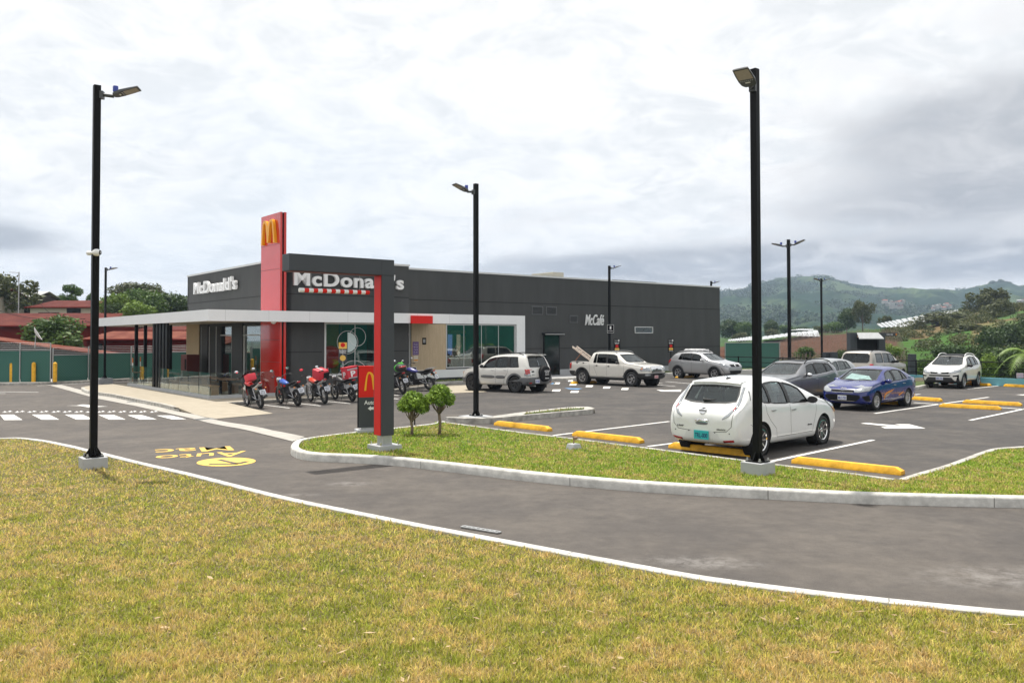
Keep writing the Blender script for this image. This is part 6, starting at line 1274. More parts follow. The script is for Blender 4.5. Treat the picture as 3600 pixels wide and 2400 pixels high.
# ---- blue sedan
L = 4.38
rio = dict(L=L, W=1.725, fo=.83, wb=2.58, R=.308, rimR=.20, style=(8, .020, 0, .05), tw=.19, paint=carpaint('paint_blue', (.005, .014, .15)), tum=.42, wid=WID(L), bot=BOT(L, .19),
    top=[(0, .60), (.04, .70), (.2, .80), (.6, .90), (1.08, .97), (1.45, 1.17), (1.88, 1.36), (2.15, 1.42), (2.6, 1.445), (3.0, 1.42), (3.35, 1.33), (3.8, 1.09), (3.95, 1.05), (4.25, 1.035), (4.33, .98), (L, .80)], belt=[(0, .54), (.2, .72), (1.0, .88), (2.5, .93), (3.6, .99), (4.2, .97), (L, .70)], cab=(1.28, 3.55), wdrop=.10,
    wins=[(1.50, 2.28, 1.75, 2.26), (2.38, 3.02, 2.36, 2.98), (3.06, 3.34, 3.02, 3.12)], pillars=[(2.28, 2.38, 2.26, 2.36), (3.02, 3.06, 2.98, 3.02)], ws=[(0, .995), (.52, 1.0), (.66, 1.02), (.545, 1.34), (.3, 1.355), (0, 1.36)], wsmid=2.1, rw=[(0, 1.10), (.5, 1.12), (.48, 1.32), (0, 1.34)], rwmid=3.0, glass=M['glasscl'], glassf=M['glasscl'], seats=(2.05, 2.8), mirror=(1.55, .97, None), handles=((2.18, .82), (2.98, .85)), handlemat=M['chrome'], rimmat=mat('hubcap_silver', (.52, .52, .53), .3, metal=.5),
    seams=(((1.20, .90), (1.22, .6), (1.30, .28)), ((2.33, .94), (2.33, .28)), ((3.14, .99), (3.10, .8), (2.94, .55), (2.86, .28)), ((1.30, .28), (2.86, .28))),
    items=[('headlamp', M['lampclear'], 'F2', [(.40, .70), (.62, .80), (.80, .82), (.80, .68), (.55, .62), (.40, .63)], dict(off=.010, thick=.01)), ('headlamp', M['lampclear'], 'S', [(.05, .66), (.10, .78), (.42, .86), (.30, .70)], dict(off=.010)), ('grille', M['blackm'], 'F', [(-.40, .70), (.40, .70), (.36, .63), (-.36, .63)], dict(off=.012)), ('grille_trim', M['chrome'], 'F', [(-.42, .705), (-.1, .70), (0, .69), (.1, .70), (.42, .705)], dict(line=.012, off=.018)), ('grille_trim', M['chrome'], 'F', [(-.38, .625), (-.1, .62), (0, .63), (.1, .62), (.38, .625)], dict(line=.010, off=.018)),
           ('lower_grille', M['blackm'], 'F', [(-.58, .55), (.58, .55), (.62, .46), (.44, .30), (-.44, .30), (-.62, .46)], dict(off=.012, round=1)), ('lower_trim', M['chrome'], 'F', [(-.42, .335), (.42, .335)], dict(line=.014, off=.02)), ('fog_recess', M['blackm'], 'F2', [(.66, .50), (.80, .53), (.80, .34), (.74, .34)], dict(off=.010)), ('fog_recess', M['blackm'], 'S', [(.10, .50), (.28, .54), (.22, .38), (.16, .36)], dict(off=.008)),
           ('emblem_word', M['chrome'], 'F', [(-.10, .745), (.10, .745), (.10, .765), (-.10, .765)], dict(off=.008)),
           ('door_decal', mat('decal_orange', (.62, .22, .03), .4), 'S', [(1.32, .34), (1.36, .52), (1.50, .60), (1.80, .64), (2.15, .685), (1.95, .60), (1.6, .55), (1.44, .48), (1.38, .36)], dict(off=.003)), ('door_decal', mat('decal_grey', (.30, .28, .28), .4), 'S', [(1.42, .40), (1.48, .50), (1.66, .53), (1.9, .58), (1.7, .47), (1.5, .40)], dict(off=.003)), ('door_decal', mat('decal_orange2', (.62, .22, .03), .4), 'S', [(2.5, .45), (2.82, .55), (2.95, .60), (2.86, .50), (2.6, .42)], dict(off=.003)), ('door_decal', mat('decal_grey2', (.34, .31, .30), .4), 'S', [(1.35, .28), (2.0, .33), (2.5, .39), (2.8, .40), (2.9, .33), (2.6, .33), (2.0, .28)], dict(off=.003)),
           ('tail_lamp', M['lampred'], 'S', [(4.08, .95), (4.34, .92), (4.36, .78), (4.15, .82)], dict(off=.01)), ('sunshade', mat('sunshade_foil', (.72, .78, .78), .35, metal=.3, var=.2, vs=9), 'F', [(-.50, 1.03), (.50, 1.03), (.30, 1.16), (-.40, 1.24)], dict(off=-.03))],
    plates=[('F', -.0, .44, 'MLC-720', M['plate_w'], M['plate_t'], .31, .155, .02)])
rio['mirror'] = (1.55, .97, rio['paint'])
ip, ih = place(rio, (3193.4, 1427), 1, -137.3)
cI = car('parked_car', 'blue sedan facing left with an orange and grey flame decal on its doors', rio, ip, ih); badge(cI, 'F', 0, .755, 'KIA', M['chrome'], .20, .045, .012)
mb = MB(); c = cI['proj']('F', -.1, 1.0, .015); mb.tube([c, c + Vector((-.02, -.38, .03))], .009, 6); c = cI['proj']('F', .5, 1.0, .015); mb.tube([c, c + Vector((-.02, -.42, .03))], .009, 6); mb.build('wipers', M['rubber'], cI['e'])
# ---- grey crossover behind the white hatchback
L = 4.5
tuc = dict(L=L, W=1.865, fo=.86, wb=2.68, R=.36, rimR=.24, style=(5, .022, 0, .05), paint=carpaint('paint_grey', (.17, .175, .185), .45), tum=.36, wid=WID(L), bot=BOT(L, .28),
    top=[(0, .74), (.05, .88), (.3, 1.0), (.8, 1.07), (1.2, 1.11), (1.6, 1.33), (2.05, 1.54), (2.3, 1.60), (2.7, 1.63), (3.4, 1.61), (3.9, 1.54), (4.05, 1.46), (4.25, 1.2), (4.38, 1.08), (4.46, .95), (L, .8)], belt=[(0, .68), (.3, .9), (1.1, 1.02), (2.6, 1.07), (3.4, 1.14), (3.9, 1.2), (4.3, 1.03), (L, .7)], cab=(1.4, 4.05), wdrop=.10,
    wins=[(1.75, 2.52, 1.98, 2.50), (2.60, 3.30, 2.58, 3.25), (3.36, 3.78, 3.31, 3.62)], pillars=[(2.52, 2.60, 2.50, 2.58), (3.30, 3.36, 3.25, 3.31)], ws=[(0, 1.13), (.6, 1.14), (.72, 1.16), (.60, 1.51), (0, 1.535)], wsmid=2.3, rw=[(0, 1.2), (.5, 1.2), (.5, 1.45), (0, 1.47)], rwmid=3.6, glassf=M['glasscl'], seats=(2.3, 3.1), mirror=(1.82, 1.12, M['chrome']), handles=((2.45, .95), (3.28, 1.0)), handlemat=M['rimsilver'], rails=(2.05, 4.0, M['black']), clad=(M['plasticgrey'], .05, .36),
    seams=(((1.40, 1.04), (1.40, .42)), ((2.56, 1.08), (2.55, .42)), ((3.40, 1.14), (3.34, .88), (3.16, .65), (3.12, .42)), ), items=[('roof_panel', M['black'], 'T', [(2.25, -.50), (3.95, -.48), (3.95, .48), (2.25, .50)], dict(off=.003)), ('window_sill_trim', M['chrome'], 'S', [(1.76, 1.08), (2.6, 1.105), (3.36, 1.17), (3.74, 1.22)], dict(line=.014, off=.006)), ('headlamp', M['lampclear'], 'F2', [(.5, .95), (.85, .98), (.85, .90), (.5, .88)], dict(off=.01))])
def place_front(sp, front_px_x, Y, side, heading_deg):
    """origin from the near front tyre's pixel column and its depth"""
    p = at(front_px_x, 1186, Y); h = radians(heading_deg); f = Vector((cos(h), sin(h))); l = Vector((-sin(h), cos(h))); c = Vector((p.x, p.y)) - l * side * (sp['W'] / 2 - .03) - f * sp['wb'] / 2
    return (c.x, c.y, zg(c.x, c.y)), h
tp, th = place_front(tuc, 2788, 29.8, 1, -139)
cT = car('parked_car', 'grey crossover with a black roof between the white hatchback and the blue sedan', tuc, tp, th)
# ---- pale hatchback mostly hidden behind it
far = dict(L=4.2, W=1.75, fo=.82, wb=2.55, R=.31, rimR=.20, style=(6, .02, 0, .05), paint=carpaint('paint_pale_grey', (.33, .35, .36), .3), tum=.36, wid=WID(4.2), bot=BOT(4.2, .2), top=[(0, .62), (.05, .74), (.3, .88), (.7, .97), (1.0, 1.02), (1.4, 1.24), (1.85, 1.42), (2.1, 1.49), (2.6, 1.51), (3.2, 1.48), (3.7, 1.38), (3.85, 1.3), (4.05, 1.02), (4.15, .9), (4.2, .7)], belt=[(0, .56), (.3, .78), (1.0, .92), (2.5, .97), (3.7, 1.04), (4.1, .9), (4.2, .62)], cab=(1.25, 3.75), wins=[(1.5, 2.25, 1.75, 2.25), (2.33, 2.95, 2.33, 2.9), (3.0, 3.35, 2.95, 3.15)], ws=[(0, 1.05), (.55, 1.06), (.66, 1.08), (.55, 1.39), (0, 1.41)], wsmid=2.1, rw=[(0, 1.08), (.5, 1.1), (.5, 1.34), (0, 1.36)], rwmid=3.2, glass=M['glasscl'], seats=(2.0, 2.8), mirror=(1.55, 1.02, M['plasticblk']), seams=(((2.29, .98), (2.29, .3)),))
fp_, fh_ = place_front(far, 2895, 37.0, 1, -139)
car('parked_car', 'pale grey car whose cabin just shows behind the grey crossover', far, fp_, fh_)
# ---- tan SUV
L = 4.75
tan = dict(L=L, W=1.85, fo=.86, wb=2.85, R=.37, rimR=.23, style=(6, .03, 0, .05), paint=carpaint('paint_tan', (.36, .33, .29), .35), tum=.22, wid=WID(L)[:6] + [(4.2, .99), (4.55, .97), (4.68, .94), (L, .90)], bot=BOT(L, .32), top=[(0, .82), (.05, .95), (.3, 1.06), (.8, 1.11), (1.3, 1.16), (1.6, 1.38), (2.0, 1.66), (2.2, 1.74), (2.8, 1.77), (3.8, 1.77), (4.35, 1.75), (4.48, 1.70), (4.58, 1.35), (4.66, 1.08), (4.72, .98), (L, .8)], belt=[(0, .76), (.3, 1.0), (1.2, 1.10), (4.4, 1.15), (4.6, 1.08), (L, .75)], cab=(1.5, 4.5),
    wins=[(1.78, 2.5, 2.0, 2.5), (2.6, 3.25, 2.6, 3.22), (3.35, 4.15, 3.32, 4.1)], pillars=[(2.5, 2.6, 2.5, 2.6)], ws=[(0, 1.2), (.62, 1.21), (.72, 1.24), (.62, 1.62), (0, 1.65)], wsmid=2.4, rw=[(0, 1.18), (.62, 1.18), (.70, 1.26), (.68, 1.55), (.58, 1.64), (0, 1.65)], rwmid=3.9, seats=(2.4, 3.2), mirror=(1.85, 1.2, M['plasticblk']), handles=((2.4, 1.0), (3.2, 1.02)), rails=(2.2, 4.3, M['black']), seams=(((1.5, 1.12), (1.5, .5)), ((2.55, 1.15), (2.55, .5)), ((3.3, 1.17), (3.28, .9), (3.1, .6))),
    items=[('tail_lamp', M['lampred'], 'B2', [(.76, 1.12), (.87, 1.12), (.88, .80), (.78, .80)], dict(off=.012, thick=.01)), ('tail_lamp', M['lampred'], 'S', [(4.5, 1.12), (4.66, 1.10), (4.72, .82), (4.58, .80)], dict(off=.010)), ('rear_bumper', M['plasticgrey'], 'B', [(-.9, .66), (.9, .66), (.88, .42), (-.88, .42)], dict(off=.02, thick=.02))])
h = radians(43); P = at(2962, 1186, 43.5); 
cTn = car('parked_car', 'tan suv seen from behind beyond the blue sedan', tan, (P.x + cos(h) * 2.3 + sin(h) * .7, P.y + sin(h) * 2.3 - cos(h) * .7, 0), h)
# ---- white and black crossover
L = 4.36
byd = dict(L=L, W=1.785, fo=.88, wb=2.535, R=.335, rimR=.225, style=(5, .022, .11, .05), paint=carpaint('paint_white2', (.72, .71, .67)), tum=.34, wid=WID(L), bot=BOT(L, .27),
    top=[(0, .72), (.05, .84), (.25, .95), (.65, 1.03), (1.08, 1.09), (1.45, 1.31), (1.85, 1.51), (2.1, 1.59), (2.5, 1.63), (3.1, 1.61), (3.65, 1.55), (3.85, 1.47), (4.05, 1.2), (4.2, 1.05), (4.3, .95), (L, .76)], belt=[(0, .66), (.25, .86), (1.0, 1.0), (2.4, 1.03), (3.2, 1.08), (3.8, 1.14), (4.1, 1.05), (L, .66)], cab=(1.28, 3.85),
    wins=[(1.62, 2.28, 1.80, 2.28), (2.38, 3.0, 2.38, 2.96), (3.05, 3.40, 3.0, 3.25)], pillars=[(2.28, 2.38, 2.28, 2.38), (1.40, 1.62, 1.78, 1.80)], ws=[(0, 1.115), (.58, 1.125), (.70, 1.15), (.57, 1.50), (0, 1.525)], wsmid=2.15, rw=[(0, 1.15), (.5, 1.15), (.5, 1.42), (0, 1.44)], rwmid=3.4, glassf=M['glasscl'], seats=(2.1, 2.9), mirror=(1.66, 1.09, M['plasticblk']), handles=((2.2, .93), (2.95, .96)), rails=(1.95, 3.6, M['letter']), clad=(M['plasticblk'], .05, .38), rimmat=M['rimsilver'],
    seams=(((1.3, 1.02), (1.3, .42)), ((2.33, 1.05), (2.33, .42)), ((3.12, 1.1), (3.08, .85), (2.92, .6))),
    items=[('roof_panel', M['black'], 'T', [(1.92, -.60), (3.7, -.56), (3.7, .56), (1.92, .60)], dict(off=.004)), ('headlamp', M['lampclear'], 'F2', [(.42, .78), (.62, .86), (.84, .92), (.84, .82), (.66, .76), (.45, .73)], dict(off=.012, thick=.01)), ('headlamp', M['lampclear'], 'S', [(.06, .78), (.16, .90), (.5, .97), (.30, .84)], dict(off=.010)), ('grille', M['blackm'], 'F', [(-.42, .80), (.42, .80), (.40, .72), (-.40, .72)], dict(off=.012)), ('grille_trim', M['chrome'], 'F', [(-.44, .81), (-.12, .78), (0, .76), (.12, .78), (.44, .81)], dict(line=.02, off=.02)), ('emblem', M['chrome'], 'F', [(.09 * cos(t), .77 + .06 * sin(t)) for t in [2 * pi * i / 16 for i in range(16)]], dict(off=.026, thick=.01)),
           ('air_slot', M['blackm'], 'F', [(-.48, .66), (.48, .66), (.45, .60), (-.45, .60)], dict(off=.012)), ('lower_grille', M['plasticblk'], 'F', [(-.52, .55), (.52, .55), (.66, .38), (-.66, .38)], dict(off=.014)), ('fog_recess', M['blackm'], 'F2', [(.58, .64), (.80, .68), (.80, .60), (.60, .58)], dict(off=.012)), ('bumper_trim', M['blackm'], 'F2', [(.76, .62), (.80, .62), (.80, .36), (.70, .36)], dict(off=.010)), ('front_lip', M['plasticblk'], 'F', [(-.85, .37), (.85, .37), (.8, .28), (-.8, .28)], dict(off=.02, thick=.02))],
    plates=[('F', .0, .50, 'BMF-776', M['plate_w'], M['plate_t'], .32, .16, .03)])
bp_, bh_ = place(byd, (3441, 1357), 1, -133.3)
car('parked_car', 'white crossover with a black roof parked before the rail at the far right', byd, bp_, bh_)
# ================================================================ MOTORCYCLES
M['spoke'] = mat('spoke_steel', (.55, .55, .56), .25, metal=.9)
M['engine'] = mat('engine_black', (.03, .03, .032), .4, metal=.4); M['alloy'] = mat('engine_alloy', (.35, .35, .36), .35, metal=.8)
M['mirrorface'] = mat('mirror_face', (.85, .87, .9), .05, metal=1.)
def bike_wheel(e, x, R, t, wire, col):
    mb = MB(); mb.lathe([(R - t * 1.0 + t * .95 * cos(a), t * .78 * sin(a)) for a in [2 * pi * i / 10 for i in range(10)]], 30, 'y', closed=True); w = mb.build('wheel', M['tyre'], e, smooth='all'); w.location = (x, 0, R)
    r = R - t * 1.75; mb = MB(); mb.lathe([(r + .03, -.035), (r + .03, .035), (r, .03), (r, -.03)], 30, 'y', closed=True); mb.lathe([(0, -.06), (.035, -.06), (.035, .06), (0, .06)], 12, 'y')
    for k in range(20 if wire else 6):
        a = 2 * pi * k / (20 if wire else 6); a2 = a + (.35 if wire else 0) * (1 if k % 2 else -1); mb.tube([(.03 * cos(a2), .03 * (1 if k % 2 else -1) if wire else 0, .03 * sin(a2)), (r * cos(a), 0, r * sin(a))], .004 if wire else .016, 5)
    mb.build('rim', col, w)
    mb = MB(); mb.lathe([(.06, -.07), (.13, -.07), (.13, -.065), (.06, -.065)], 20, 'y', closed=True); mb.build('brake_disc', M['alloy'], w)
def motorcycle(label, rear_px, front_px, c1, c2, R=.30, wire=False, wb=1.33, lean=-.16, tail=.0, fairing=False, plate='123456', rack=False, rimcol=None, scooter=False, heading=None, steer=.25, seat_h=.78, cat='motorcycle', zoff=0.):
    A = T(*rear_px, 0.)
    if heading is None: B_ = T(*front_px, 0.); hd = atan2(B_.y - A.y, B_.x - A.x)
    else: hd = radians(heading)
    e = empty('motorcycle', (A.x, A.y, A.z + zoff), 0, label, cat, 'motorcycles parked in the rider bays'); e.rotation_euler = (lean, 0, hd); e.scale = (1.17, 1.17, 1.17)
    rc = rimcol or (M['spoke'] if wire else M['rimdark']); pc, qc = c1, c2
    bike_wheel(e, 0, R, .062, wire, rc); bike_wheel(e, wb, R * 1.02, .050, wire, rc)
    hx = wb - .27
    def b(nm, m, f, **k): q = MB(); f(q); return q.build(nm, m, e, **k)
    b('fork', M['alloy'], lambda q: [q.tube([(wb, s * .085, R), (hx, s * .085, .94)], [.027, .022], 8) for s in (-1, 1)], smooth=True)
    b('frame', M['engine'], lambda q: [q.tube([(hx, 0, .90), (.62, 0, .78), (.25, s * .09, .72), (-.05, s * .10, .80)], .018, 6) or q.tube([(hx, 0, .86), (hx - .12, s * .08, .42), (.5, s * .11, .30), (.42, s * .1, .55)], .018, 6) for s in (-1, 1)])
    b('swingarm', M['alloy'], lambda q: [q.tube([(0, s * .10, R), (.45, s * .09, .42)], .02, 6) for s in (-1, 1)] + [q.tube([(.04, s * .12, R + .04), (.22, s * .11, .72)], .022, 8) for s in (-1, 1)])
    def eng(q): q.box((.60, 0, .36), (.34, .24, .22)); q.lathe([(0, -.15), (.10, -.14), (.11, .14), (0, .15)], 16, 'y', (.56, 0, .38)); q.box((.76, 0, .55), (.15, .19, .24), m=Matrix.Rotation(.35, 3, 'Y')); [q.box((.76 + .0, 0, .47 + .035 * i), (.19, .22, .012), m=Matrix.Rotation(.35, 3, 'Y')) for i in range(6)]
    b('engine', M['engine'], eng, bevel=.006)
    b('exhaust', M['rimdark'], lambda q: q.tube([(.84, -.06, .50), (.86, -.09, .28), (.6, -.13, .24), (.25, -.15, .28), (.18, -.16, .31), (-.22, -.17, .42)], [.018, .02, .02, .022, .045, .048], 10), smooth=True)
    sh = seat_h
    def loft(q, st):
        vs = []; n = 10
        for x, w, z0, z1 in st:
            for j in range(n):
                a = 2 * pi * j / n; vs.append((x, w * cos(a) * (1 if sin(a) < .2 else .8), (z0 + z1) / 2 + (z1 - z0) / 2 * sin(a)))
        k = len(st); q.add(vs, [(i * n + j, i * n + (j + 1) % n, (i + 1) * n + (j + 1) % n, (i + 1) * n + j) for i in range(k - 1) for j in range(n)] + [tuple(range(n)), tuple((k - 1) * n + j for j in range(n))])
    b('fuel_tank', pc, lambda q: loft(q, [(hx + .04, .05, .84, .91), (hx - .02, .10, .79, .95), (hx - .15, .135, .76, .965), (hx - .32, .115, .74, .91), (hx - .46, .09, .74, .86), (hx - .54, .05, .76, .82)]), smooth='all')
    b('tank_scoop', qc, lambda q: [q.add([(hx + .06, s * .13, .90), (hx - .30, s * .165, .80), (hx - .20, s * .15, .60), (hx + .02, s * .15, .66), (hx + .10, s * .10, .80)], [(0, 1, 2, 3, 4)]) for s in (-1, 1)])
    b('seat', M['blackm'], lambda q: loft(q, [(.58, .06, sh - .04, sh + .02), (.50, .11, sh - .05, sh + .04), (.25, .125, sh - .03, sh + .06), (.12, .11, sh, sh + .12), (-.08, .10, sh + .04, sh + .15), (-.20, .05, sh + .07, sh + .14)]), smooth='all')
    b('tail', qc, lambda q: loft(q, [(.35, .08, sh - .14, sh - .02), (.10, .13, sh - .12, sh + .03), (-.12, .11, sh - .02, sh + .09), (-.30, .06, sh + .04 + tail, sh + .11 + tail)]), smooth='all')
    b('tail_lamp', M['lampred'], lambda q: q.box((-.30, 0, sh + .07 + tail), (.04, .13, .05)), bevel=.01)
    b('rear_fender', M['blackm'], lambda q: q.add([(-.18, -.07, sh), (-.18, .07, sh), (-.42, .06, .56), (-.42, -.06, .56), (-.15, -.07, sh - .02), (-.15, .07, sh - .02), (-.40, .06, .545), (-.40, -.06, .545)], [(0, 1, 2, 3), (7, 6, 5, 4), (0, 4, 5, 1), (1, 5, 6, 2), (2, 6, 7, 3), (3, 7, 4, 0)]))
    [b('indicator', M['lampamber'], lambda q: q.ball((-.26, s * .17, .72), (.04, .03, .025), 8, 5)) for s in (-1, 1)]
    q = MB(); q.bb(-.10, .10, -.004, .004, -.085, .085); pl_ = q.build('number_plate', M['plate_w'], e, bevel=.003); pl_.location = (-.40, 0, .60); pl_.rotation_euler = (radians(-24), 0, -pi / 2)
    text('plate_number', plate[:3], M['blackm'], pl_, (0, -.0055, .03), w=.13, h=.045, ext=.0008, bold=.02); text('plate_number', plate[3:], M['blackm'], pl_, (0, -.0055, -.035), w=.15, h=.05, ext=.0008, bold=.02)
    b('front_fender', qc if not fairing else pc, lambda q: q.lathe([(R * 1.02 + .03, -.06), (R * 1.02 + .055, 0), (R * 1.02 + .03, .06)], 12, 'y', (wb, 0, R * 1.02), a0=radians(50), a1=radians(165)), smooth='all')
    b('handlebar', M['engine'], lambda q: q.tube([(hx - .12, -.37, 1.07), (hx - .02, -.24, 1.10), (hx + .02, -.08, 1.02), (hx + .02, .08, 1.02), (hx - .02, .24, 1.10), (hx - .12, .37, 1.07)], .013, 8), smooth=True)
    b('grip', M['rubber'], lambda q: [q.tube([(hx - .07, s * .30, 1.085), (hx - .125, s * .385, 1.068)], .02, 8) for s in (-1, 1)])
    for s in (-1, 1):
        q = MB(); q.tube([(hx - .03, s * .24, 1.10), (hx - .0, s * .30, 1.27)], .006, 6); st = q.build('mirror_stem', M['engine'], e); q = MB(); q.ball((0, 0, 0), (.018, .075, .05), 14, 8); o = q.build('mirror', M['blackm'], e, smooth='all'); o.location = (hx, s * .31, 1.30)
        q = MB(); q.lathe([(0, -.019), (.048, -.017)], 14, 'x'); o2 = q.build('mirror_glass', M['mirrorface'], o); o2.scale = (1, 1.45, .95)
    if fairing: b('fairing', M['plasticblk'], lambda q: loft(q, [(hx - .05, .17, .62, 1.0), (hx + .10, .18, .70, 1.12), (hx + .22, .13, .76, 1.08), (hx + .30, .05, .80, .98)]), smooth='all'); b('windshield', M['glassdk'], lambda q: q.add([(hx + .02, -.13, 1.10), (hx + .02, .13, 1.10), (hx + .18, .10, 1.05), (hx + .18, -.10, 1.05), (hx - .04, 0, 1.24)], [(0, 1, 4), (1, 2, 4), (2, 3, 4), (3, 0, 4)]))
    else: b('headlamp', M['chrome'], lambda q: q.ball((hx + .13, 0, .93), (.09, .10, .10)), smooth='all')
    if rack: b('rear_rack', M['alloy'], lambda q: [q.tube([(.05, s * .13, .93), (-.35, s * .12, .97)], .010, 6) for s in (-1, 1)] + [q.tube([(-.1 * i, -.13, .945 + .01 * i), (-.1 * i, .13, .945 + .01 * i)], .008, 6) for i in range(4)])
    b('side_stand', M['engine'], lambda q: q.tube([(.5, .10, .28), (.46, .26, .02)], .010, 6))
    b('chain_guard', M['blackm'], lambda q: q.box((.22, .09, .40), (.42, .02, .06)))
    return e
mc = lambda n, c, r=.3, **k: mat(n, c, r, coat=.5, **k)
cred, cblk, cblu, cor, cwh = mc('bike_red', (.50, .012, .010)), mc('bike_black', (.02, .02, .02), .45), mc('bike_blue', (.02, .09, .42)), mc('bike_orange_red', (.62, .045, .015)), mc('bike_silver', (.45, .46, .46), .35)
b1 = motorcycle('red sports motorcycle with white accents, leftmost in the row of bikes', (918, 1435), (858, 1424), cred, cwh, fairing=True, plate='762012', rimcol=M['alloy'], tail=.06, R=.315)
b2 = motorcycle('blue and black motorcycle without a box, in front of the red tower', (1048, 1427), (985, 1419), cblu, cblk, plate='761237', tail=.04, R=.31)
b3 = motorcycle('orange-red motorcycle with wire wheels under a red delivery backpack', (1143, 1419), (1086, 1410), cor, cwh, wire=True, plate='824335', R=.335, seat_h=.82, tail=.04)
b4 = motorcycle('dark motorcycle carrying the square red delivery box, left of the totem sign', (1240, 1411), (1196, 1406), cblk, cblk, plate='815402', R=.29)
b5 = motorcycle('black motorcycle with a green strapped top case, just right of the gate column', (1418, 1386), (1362, 1378), cblk, cblk, plate='801946', R=.33, tail=.05, wire=True)
b6 = motorcycle('small blue commuter motorcycle with a chrome rack behind the round trees', (1512, 1372), (1452, 1366), mc('bike_navy', (.03, .03, .20)), cblk, plate='775210', R=.29, wire=True, rack=True, heading=150)
def box_on(e, name, label, loc, size, m, cat, rot=(0, 0, 0), extras=()):
    bpy.context.view_layer.update(); w = e.matrix_world @ Matrix.Translation(Vector(loc)) @ Matrix.Rotation(rot[2], 4, 'Z') @ Matrix.Rotation(rot[1], 4, 'Y')
    o = empty(name, (0, 0, 0), 0, label, cat); o.matrix_world = w; q = MB(); q.box((0, 0, 0), size); q.build('shell', m, o, bevel=min(size) * .12, smooth=True)
    for nm, mm, c, d in extras: q = MB(); q.box(c, d); q.build(nm, mm, o, bevel=.004)
    return o
bagred = mat('bag_red', (.62, .03, .05), .55, bump=.2, bs=12); grs = mat('reflective_tape', (.40, .40, .42), .5)
o = box_on(b4, 'delivery_box', 'square red delivery box with a white letter, on the bike left of the totem sign', (-.08, 0, 1.12), (.48, .46, .44), bagred, 'delivery box', (0, .08, 0), (('tape', grs, (-.245, 0, .13), (.01, .44, .05)), ('tape', grs, (0, -.235, .13), (.46, .01, .05)), ('tape', grs, (-.245, 0, -.19), (.01, .44, .035)), ('lid', bagred, (0, 0, .22), (.50, .48, .04))))
for lc, rt__ in (((-.252, 0, -.04), (pi / 2, 0, -pi / 2)), ((0, .24, -.04), (pi / 2, 0, pi))): text('letter', 'P', M['letter'], o, lc, rt__, w=.20, h=.22, ext=.003, bold=.03)
o = box_on(b3, 'delivery_backpack', 'slouched red and black delivery backpack strapped on the orange-red motorcycle', (.02, .0, 1.12), (.46, .42, .36), bagred, 'backpack', (0, -.25, .2), (('pocket', M['blackm'], (-.24, -.08, -.03), (.06, .2, .26)), ('pocket', M['blackm'], (-.05, -.22, -.02), (.3, .05, .24)), ('strap', grs, (.05, 0, .185), (.36, .06, .02)), ('strap', M['blackm'], (-.18, .1, .16), (.08, .2, .05))))
o = box_on(b1, 'delivery_backpack', 'red delivery backpack lying over the tank of the red sports motorcycle', (.60, .0, 1.06), (.30, .32, .24), bagred, 'backpack', (0, .3, .1), (('strap', grs, (0, .05, .125), (.30, .05, .015)), ('strap', M['blackm'], (.02, -.1, .12), (.2, .14, .03))))
grn = mat('strap_green', (.07, .50, .04), .6); bpy.context.view_layer.update()
o = empty('top_case', (0, 0, 0), 0, 'black top case with red reflector and bright green straps on a bike by the gate', 'top case'); o.matrix_world = b5.matrix_world @ Matrix.Translation((-.12, 0, 1.12))
q = MB(); q.ball((0, 0, 0), (.25, .24, .17), 18, 10); q.build('shell', M['plasticblk'], o, smooth='all'); q = MB(); q.ball((-.10, 0, .03), (.165, .19, .06), 14, 8); q.build('reflector', M['lampred'], o, smooth='all')
for y, t in ((-.08, .4), (.06, -.3)): q = MB(); q.tube([(.24, y, -.15), (.20, y, .09), (.02, y + .03 * t, .19), (-.12, y + .08 * t, .16), (-.16, y + .1 * t, -.02)], .028, 6); q.build('strap', grn, o, smooth=True)
q = MB(); q.ball((.17, 0, -.02), (.17, .21, .16), 12, 8); q.build('cover', grn, o, smooth='all')
